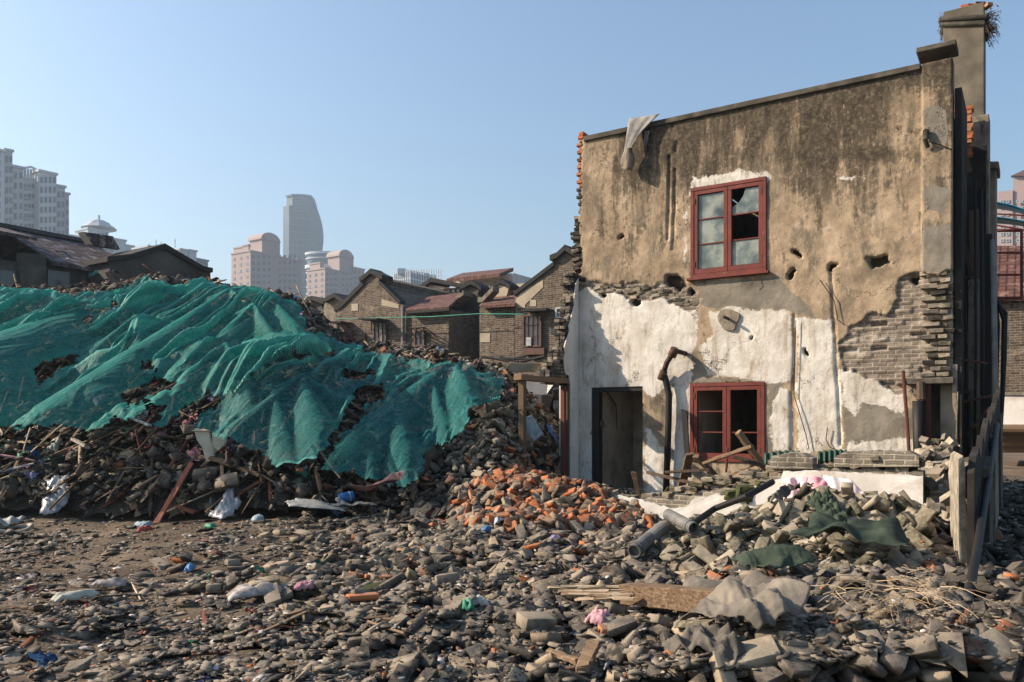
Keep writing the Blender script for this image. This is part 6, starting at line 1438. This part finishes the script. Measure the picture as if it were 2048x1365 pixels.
def pipe_(name, p0, p1, r, mat, label, mid=None):
    o = thing(name, p0, label, 'pipe'); m = MB(); pts = [Vector(p0)] + ([Vector(mid)] if mid else []) + [Vector(p1)]; n_ = 16; vs = []
    P = []; 
    for rr, flip in ((r, 0), (r*.82, 1)):
        mm = MB(); mm.tube(pts, rr, n_); f = mm.f[:-2]; b = len(m.v); m.v += mm.v; m.f += [tuple(i+b for i in (ff[::-1] if flip else ff)) for ff in f]
    L = len(pts)*n_
    for k in range(n_): k2 = (k+1) % n_; m.f.append((k, k2, k2+L, k+L)); e = L-n_; m.f.append((e+k2, e+k, e+k+L, e+k2+L))
    m.build('pipe_wall', mat, o, smooth=False); mm = MB(); c_ = Vector(p0).lerp(pts[1], .12); mm.tube([c_, c_ + (pts[1]-pts[0]).normalized()*.05], r*1.12, n_); mm.build('collar', mat, o); return o
pipe_('clay_pipe', hit(1268, 1122, .1), hit(1330, 1078, .14), .075, PIPEG, 'dark open ended pipe lying among bricks beside the orange heap', hit(1300, 1098, .12))
pipe_('grey_pipe', hit(1388, 1080, .12), hit(1336, 1058, .16), .065, PIPEG, 'light grey pipe length lying just right of the dark pipe')
m = MB(); m.tube([hit(1384,1072,.12), hit(1430,1050,.18), hit(1490,1036,.22), hit(1545,1018,.3)], .035, 8); o = m.build('rubber_strip', BLACKP); tag(o, 'long dark curved strip lying along the foot of the wall stub', 'strip')
drape('torn_sheet', 1565, 1005, .35, .12, .2, FELT2, 'curled dark and silver sheet end at the foot of the wall stub', 'sheet', .08, 33, lift=.12)
drape('paper_bag', 1376, 1040, .2, .25, 0, mottled('brown_paper', [(.3,.22,.17),(.48,.38,.31)], 5, .9, .4, 30, 0), 'crumpled brown paper bag against the white wall stub', 'bag', .16, 35, lift=.1, n=16)
# timber heap in front of the lower window
TB = [((1294,945),(1392,968),.05,.05,WOODD,2.0,2.2,'dark thin plank lying left in the timber heap under the window'), ((1380,908),(1360,984),.13,.05,WOODL,2.1,1.4,'short thick weathered post leaning in the timber heap under the window'),
      ((1392,912),(1448,972),.13,.06,WOODD,2.3,1.8,'broad dark board sloping down right in the timber heap'), ((1410,926),(1505,893),.11,.05,WOODL,2.6,2.8,'long tan board rising to the right under the window'),
      ((1476,864),(1530,938),.085,.085,WOODL,2.8,2.3,'round ended timber leaning against the lower window'), ((1455,895),(1452,945),.03,.03,WOODR,2.4,2.4,'thin upright reddish stick in the timber heap'),
      ((1330,945),(1420,940),.08,.04,WOODD,2.2,2.3,'dark short board on top of the timber heap'), ((1470,915),(1540,935),.1,.06,WOODD,2.5,2.5,'dark board lying below the window sill'),
      ((1338,975),(1320,1000),.07,.03,MOSS,1.5,1.4,'mossy board end left of the thick post'), ((1268,945),(1280,1000),.09,.04,WOODD,3.2,3.0,'dark board leaning inside the doorway'),
      ((1500,930),(1560,915),.1,.05,CONC,2.3,2.2,'pale broken slab end right of the timber heap'), ((1440,960),(1520,925),.05,.03,WOODL,2.1,2.4,'narrow tan strip across the timber heap')]
for (a, b, w, t, mt_, o0, o1, lb) in TB:
    pA = FAC.P(a[0], a[1], o0); pB = FAC.P(b[0], b[1], o1); beam('timber', pA, pB, w, t, mt_, lb, 'timber')
# right: long pole, broken slab, twigs
o = MB(); o.tube([at(1903,1385,4.75), at(1934,1210,5.75), at(1956,1090,6.7), at(1976,960,8.3), at(1994,850,10.0)], .035, 10); o = o.build('leaning_pole', BLACKP, smooth=True); tag(o, 'long dark pole leaning from the front right corner to the passage', 'pole')
fr_ = thing('broken_corner_wall', at(1915, 1190, 8.0), 'tall thin remnant of plastered wall standing edge-on at the right', 'wall')
PALES = mottled('pale_broken_render', [(.1,.085,.06),(.24,.21,.16),(.42,.37,.29)], 8, .95, .9, 22, 0)
sl_ = [(x_+11, y_) for x_, y_ in ((1906,918),(1914,912),(1918,940),(1922,1000),(1926,1080),(1931,1160),(1930,1215),(1915,1215),(1912,1150),(1908,1080),(1907,1000),(1903,960))]
m = MB(); m.prism([at(x+rnd.uniform(-1,1), y, 7.3) for x, y in sl_], Vector((.46,1,0)).normalized()*.95); m.build('edge', PALES, fr_, jit=.01)
A_, B_ = at(1934, 840, 7.25), at(1992, 840, 12.7); A_.z = B_.z = 0; T_ = Vector((.84,-.54,0))*.06
lo_n = 26; tops = [max(.9, 1.15 + .95*k/lo_n + rnd.uniform(-.09,.09)) for k in range(lo_n+1)]
m = MB(); m.prism([A_-Z*.3, B_-Z*.3] + [A_.lerp(B_, k/lo_n)+Z*tops[k] for k in range(lo_n, -1, -1)], T_); m.build('outer_skin', SHADEBLK, fr_, jit=.004)
for f0, f1, zt_, mt_ in ((.2,.3,1.1,CEMD),(.42,.6,1.4,CEM),(.75,.82,1.6,CEMD)):
    P0 = A_.lerp(B_, f0)+T_; P1 = A_.lerp(B_, f1)+T_; m = MB(); m.box8([P0-Z*.3, P1-Z*.3, P1-Z*.3+T_, P0-Z*.3+T_, P0+Z*zt_, P1+Z*(zt_+.1), P1+Z*(zt_+.1)+T_, P0+Z*zt_+T_]); m.build('pilaster', mt_, fr_, jit=.01)
# rubble steps between the stub and that slab
for k in range(9):
    zt_ = [1.25,1.1,.95,.8,.62,.48,.36,.25,.15][k]; Yk = 11.2-k*.36; m = MB()
    c_ = Vector(((1872-1024)/F*Yk, Yk, 0)); P = [c_+Vector((-.22,-.25,-.2)), c_+Vector((.2,-.25,-.2)), c_+Vector((.22,-.25,zt_)), c_+Vector((-.2,-.25,zt_-.05))]
    m.prism(P, Vector((0,.5,0))); o = m.build('broken_footing', BRK, fr_, jit=.025, bevel=.02)
    for i in range(16):
        s_ = rnd.uniform(.04,.15); V, T = TPL[rnd.choice(('chunk','half','brick'))][rnd.randrange(7)]; M_ = Euler((rnd.random()*.8, rnd.random()*.8, rnd.random()*6)).to_matrix()
        p = c_ + Vector((rnd.uniform(-.28,.28), rnd.uniform(-.32,.15), zt_+rnd.uniform(-.12,.05))); mb = MB(); mb.add([tuple(p + M_ @ (Vector(v)*s_*Vector((1.5,1,.7)) if 0 else Vector((v[0]*s_*1.5, v[1]*s_, v[2]*s_*.7)))) for v in V.tolist()], [tuple(t) for t in T.tolist()])
        mb.build('crumbled_piece', rnd.choice((PALEB, CONC, GREYB)), fr_)
m = MB(); bc = hit(1770, 1235, .1)
for i in range(70):
    a = rnd.random()*math.tau; p = bc + Vector((rnd.uniform(-.35,.35), rnd.uniform(-.2,.2), rnd.uniform(-.05,.15))); pts = [p]; d = Vector((math.cos(a), math.sin(a)*.6, rnd.uniform(-.1,.55))).normalized(); L = rnd.uniform(.2,.42)
    for k in range(6): d = (d + Vector((rnd.uniform(-.3,.3), rnd.uniform(-.3,.3), rnd.uniform(-.42,.1)))).normalized(); pts.append(pts[-1] + d*L/6)
    m.tube(pts, rnd.uniform(.002,.0045), 4, .0012)
TWP = mottled('bleached_twigs', [(.3,.2,.11),(.52,.4,.26)], 9, .8, .2, 40, .5)
o = m.build('dry_brushwood', TWP); tag(o, 'tangled clump of bleached dry twigs on the rubble at lower right', 'brushwood')
# left: heap foot
BOT = mottled('blue_plastic', [(.01,.09,.3),(.02,.16,.42)], 6, .35, .1, 30, 0, 0, .5)
bo = thing('water_bottle', hit(700, 1018, .0), 'blue plastic bottle lying at the foot of the heap', 'bottle'); a = hit(706, 1005, .1); b = hit(688, 1012, .08)
b = a + Vector((-.2,-.12,-.03)); m = MB(); m.tube([a, a.lerp(b,.05), a.lerp(b,.45), a.lerp(b,.5), a.lerp(b,.55), a.lerp(b,1)], .085, 14); m.build('body', BOT, bo, smooth=True); m = MB(); m.tube([b, b+(b-a).normalized()*.05], .03, 10); m.build('cap', LIT[1], bo)
m = MB(); m.tube([a.lerp(b,.25), a.lerp(b,.33)], .088, 14); m.build('label_band', LIT[1], bo)
PNK = mottled('faded_rusty_sheet', [(.14,.075,.07),(.24,.14,.125)], 2, .8, .3, 20, 0); GRS = mottled('dull_grey_sheet', [(.16,.17,.16),(.3,.31,.3)], 2, .6, .3, 20, 0, 0, .4)
drape('bent_sheet', 760, 1030, .75, .5, .1, PNK, 'rusty pink bent sheet arched at the foot of the heap', 'sheet', .16, 41, lift=.06, freq=1.0)
drape('bent_sheet', 640, 1034, .95, .3, .05, GRS, 'grey flat torn sheet left of the rusty pink one', 'sheet', .07, 43, lift=.05, freq=1.5); drape('bent_sheet', 712, 1034, .6, .28, -.1, GRS, 'grey bent sheet between the bottle and the rusty sheet', 'sheet', .09, 44, lift=.07, freq=1.5)
hb('red_plank', 312, 1052, 384, 962, .1, .03, WOODR, 'long reddish plank leaning steeply on the heap foot at left', 'plank', .03, .3)
hb('red_plank', 352, 1018, 392, 1032, .1, .04, WOODR, 'short dark red plank lying below the long leaning one', 'plank')
pts = []
for k in range(22):
    t = -1.9 + k*.2; pts.append(hit(0, 1066, .06) + Vector((.42*math.cos(t), .34*math.sin(t), .03*math.sin(t*3))))
m = MB(); m.tube(pts, .03, 9); o = m.build('hose_loop', mottled('grey_hose', [(.28,.26,.22),(.4,.37,.32)], 5, .6, .2, 30, 0), smooth=True); tag(o, 'thick pale hose curled in a loop at the left edge', 'hose')
drape('crumpled_tin', 12, 1056, .45, .3, .3, GRS, 'crumpled grey sheet lying inside the hose loop', 'sheet', .1, 47, lift=.05)
BRD = mottled('dirty_cream_board', [(.38,.38,.3),(.55,.55,.46)], 3, .85, .3, 30, 0)
p = hit(415, 900, .15); Yb = p.y-.2
m = MB(); m.prism([at(x, y, Yb) for x, y in ((388,858),(416,862),(420,880),(428,900),(422,930),(412,922),(404,896),(394,880))], Vector((.02,.03,.01))); o = m.build('torn_board', BRD, jit=.006); tag(o, 'torn cream board hanging in a point from the heap left of the teal net', 'board')
m = MB(); m.prism([at(x, y, Yb-.05) for x, y in ((424,868),(452,872),(450,886),(436,902),(426,892))], Vector((.02,.03,.01))); o = m.build('torn_board', BRD, jit=.006); tag(o, 'smaller torn cream board right of the pointed one', 'board')
beam('white_lath', at(384, 862, Yb-.1), at(460, 863, Yb+.1), .03, .02, WOODP, 'thin white lath lying across the torn cream boards', 'lath')
for (x0,y0,x1,y1,w,mt_,lb) in ((0,924,70,938,.05,LIT[2],'long pale pink pole at the left edge of the heap'),(0,958,68,944,.05,LIT[0],'white plastic strip below the pale pink pole'),(60,920,130,860,.03,WOODP,'thin white stick rising right at the left of the heap'),(258,848,300,868,.06,LIT[1],'short pale blue lath just below the green net'),(145,892,176,912,.07,LIT[0],'white slat on the dark slope at left'),(500,905,590,945,.06,WOODR,'reddish pole running along the bottom edge of the teal flap'),(170,905,250,870,.025,WOODL,'thin tan cane on the dark slope'),(420,930,520,968,.09,WOODD,'broad brown plank on the slope below the teal flap'),(235,952,300,952,.03,WOODL,'thin tan batten lying level on the dark slope'),(585,700,655,694,.05,LIT[0],'white pipe lying between the two nets'),(60,1170,0,1160,.03,WOODD,'thin dark stick on the ground at far left'),(5,1246,78,1254,.05,WOODD,'rusty bar lying on the ground at far left')):
    hb('stick', x0, y0, x1, y1, w, w*.6, mt_, lb, 'stick', .12, .14)
PLB = mottled('dirty_clear_plastic', [(.15,.155,.16),(.36,.37,.38)], 6, .3, .5, 30, 0, 0, .6)
for (x, y, w, l, lb, mt_) in ((112,985,.5,.35,'crumpled clear plastic bag on the heap foot at far left',PLB),(452,1022,.4,.3,'crumpled white plastic bag at the heap foot below the pointed board',PLB),(288,1058,.22,.2,'pale blue plastic bag under the leaning red plank',LIT[1]),(110,890,.28,.2,'white bucket-like scrap on the dark slope',LIT[0]),(510,1188,.4,.2,'dirty white foam rag on the soil',LIT[0]),(515,1045,.16,.12,'pale mint green plate scrap at the edge of the soil',LIT[1]),(222,1180,.3,.12,'whitish paper strip on the soil at left',LIT[0]),(152,1198,.4,.1,'pale grey green sheet scrap on the soil at left',BRD),(610,1200,.16,.08,'bright pink scrap on the ground',LIT[2]),(1197,1242,.14,.16,'pink folded scrap standing on a brick in front',LIT[2]),(935,1230,.12,.08,'green plastic scrap between bricks in front',LIT[5]),(955,1215,.14,.1,'small white plastic rag on the bricks in front',LIT[0]),(1000,1035,.16,.14,'pale blue paper on the orange bricks',LIT[1]),(975,1065,.16,.08,'bright blue plastic strips below the orange bricks',LIT[4]),(1110,1075,.12,.1,'lilac rag at the foot of the orange bricks',LIT[6]),(380,1148,.16,.08,'bright blue card on the soil',LIT[4]),(290,1068,.2,.08,'thin red scrap beside the blue bag',LIT[3]),(420,1060,.14,.1,'bright green wrapper at the edge of the heap',LIT[5]),(200,800,.25,.2,'lilac bundle in the gap under the green net',LIT[6]),(430,790,.2,.2,'lilac bag in the gap between the green and teal nets',LIT[6]),(62,714,.22,.14,'yellow orange scrap in the tear of the green net',REDB),(1105,870,.22,.15,'bright blue bag on the rubble behind the door frame',LIT[4]),(855,905,.3,.2,'greyish white slab edge at the net corner',CONC)):
    drape('scrap', x, y, w, l, rnd.random()*3, mt_, lb, 'scrap', .07, int(x) % 50, n=14, lift=.05, freq=5, thick=.01)
p = hit(1055, 862, .15); m = MB(); m.prism([at(x, y, p.y-.2) for x, y in ((1027,842),(1062,832),(1086,868),(1070,882),(1045,886))], Vector((.01,.04,.01))); o = m.build('leaning_sheet', LIT[1], jit=.003); tag(o, 'pale blue white panel standing on the rubble behind the door frame', 'panel')
m = MB(); m.prism([at(x, y, 17.4) for x, y in ((1006,745),(1020,727),(1072,726),(1062,742),(1030,744))], Vector((.1,.5,.02))); o = m.build('olive_board', mottled('olive_board_face', [(.14,.14,.1),(.24,.23,.17)], 2, .8, .2, 20, 0), jit=.01); tag(o, 'olive grey board lying on top of the heap beside the ruin', 'board')
yw = thing('far_white_wall', at(1095, 800, 22), 'dirty white wall seen through the top of the door frame', 'wall'); m = MB(); m.prism([at(1040,900,22.5), at(1040,756,22.5), at(1145,752,22.5), at(1145,900,22.5)], Vector((.1,.25,0))); m.build('wall', LIME, yw)
BAG = mottled('black_bin_bag', [(.01,.01,.012),(.03,.03,.035)], 5, .35, .4, 20, .1, 0, .5)
for i in range(9):
    c_ = at(1092+rnd.random()*46, 785+rnd.random()*42, 19.5+rnd.random()); V, T = TPL['chunk'][i]; mb = MB(); mb.add([tuple(c_ + Vector((v[0]*.5, v[1]*.5, v[2]*.4))) for v in V.tolist()], [tuple(t) for t in T.tolist()]); o = mb.build('rubbish_bag', BAG, bevel=.04, smooth=False); tag(o, 'black rubbish bag heaped behind the door frame', 'bag', 'black bags behind the door frame')
# slabs and blocks picked out on the ground
for (x, y, dims, yaw, mt_, lb) in ((893,1172,(.32,.24,.17),.3,GREYB,'square grey block, largest on the ground left of centre'),(745,1180,(.42,.26,.05),.7,MOSS,'olive mossy slab resting on orange bricks'),(725,1200,(.4,.16,.07),.5,REDB,'long flat orange brick under the mossy slab'),(712,1155,(.2,.14,.06),.2,REDB,'first orange brick of the row behind the mossy slab'),(742,1158,(.17,.13,.06),.4,REDB,'middle orange brick of the row behind the mossy slab'),(770,1160,(.16,.13,.06),.1,REDB,'last orange brick of the row behind the mossy slab'),(652,1222,(.18,.15,.05),.4,WARMB,'tan slab left of the flat orange brick'),(1072,1258,(.34,.28,.14),.4,GREYB,'big broken grey block in front of the splintered boards'),(722,1300,(.24,.2,.12),.2,GREYB,'pale grey block on the sandy ground at the bottom'),(1238,1262,(.34,.2,.08),.3,GREYB,'wide grey block below the pink folded scrap'),(1550,1285,(.34,.26,.12),-.2,GREYB,'grey block under the darker felt sheet'),(1545,1305,(.26,.22,.1),.9,CONC,'pale cracked block at the front below the felt'),(1668,1280,(.28,.22,.06),.6,CONC,'pale square tile slab at lower right'),(1735,1328,(.26,.2,.14),.1,GREYB,'grey cube-like block at the lower right corner'),(1500,1352,(.5,.26,.16),.05,CONC,'large pale concrete lump at the bottom edge'),(1655,1345,(.24,.2,.14),.8,WARMB,'tan pointed block at the bottom edge'),(1600,1320,(.3,.12,.08),.4,GREYB,'grey brick at the front right of the cracked block'),(985,1130,(.3,.16,.05),.2,GREYB,'pale long brick slab below the orange heap'),(1455,950,(.2,.14,.1),.2,GREYB,'grey lump on the timber heap'),(455,975,(.35,.22,.16),.2,GREYB,'big grey block on the slope below the teal flap'),(1650,1215,(.3,.2,.12),.1,CONC,'rounded pale block right of the beam'),(1985,1310,(.4,.3,.12),.5,CONC,'pale slab in the shade at the lower right corner'),(1880,1250,(.1,.5,.03),-.3,REDB,'reddish board standing in the shade at lower right')):
    p = hit(x, y, H=hs) if dims[0] < .6 else hit(x, y); dm = tuple(v*(.66 if y > 1120 else 1) for v in dims); V, T = TPL['brick'][rnd.randrange(7)]
    gxs = float(hs(p.x+.12, p.y)-hs(p.x-.12, p.y))/.24; gys = float(hs(p.x, p.y+.12)-hs(p.x, p.y-.12))/.24; M_ = np.array(Matrix.Rotation(math.atan(gys)+rnd.gauss(0,.08), 3, 'X') @ Matrix.Rotation(-math.atan(gxs)+rnd.gauss(0,.08), 3, 'Y') @ Matrix.Rotation(yaw, 3, 'Z'))
    pos = (p.x, p.y, float(hs(p.x, p.y)) + dm[2]*.5); me = raw_mesh('block', V*np.array(dm), T, [mt_]); o = link('masonry_block', me, None, pos); o.rotation_euler = Matrix(M_.tolist()).to_euler(); tag(o, lb, 'block')
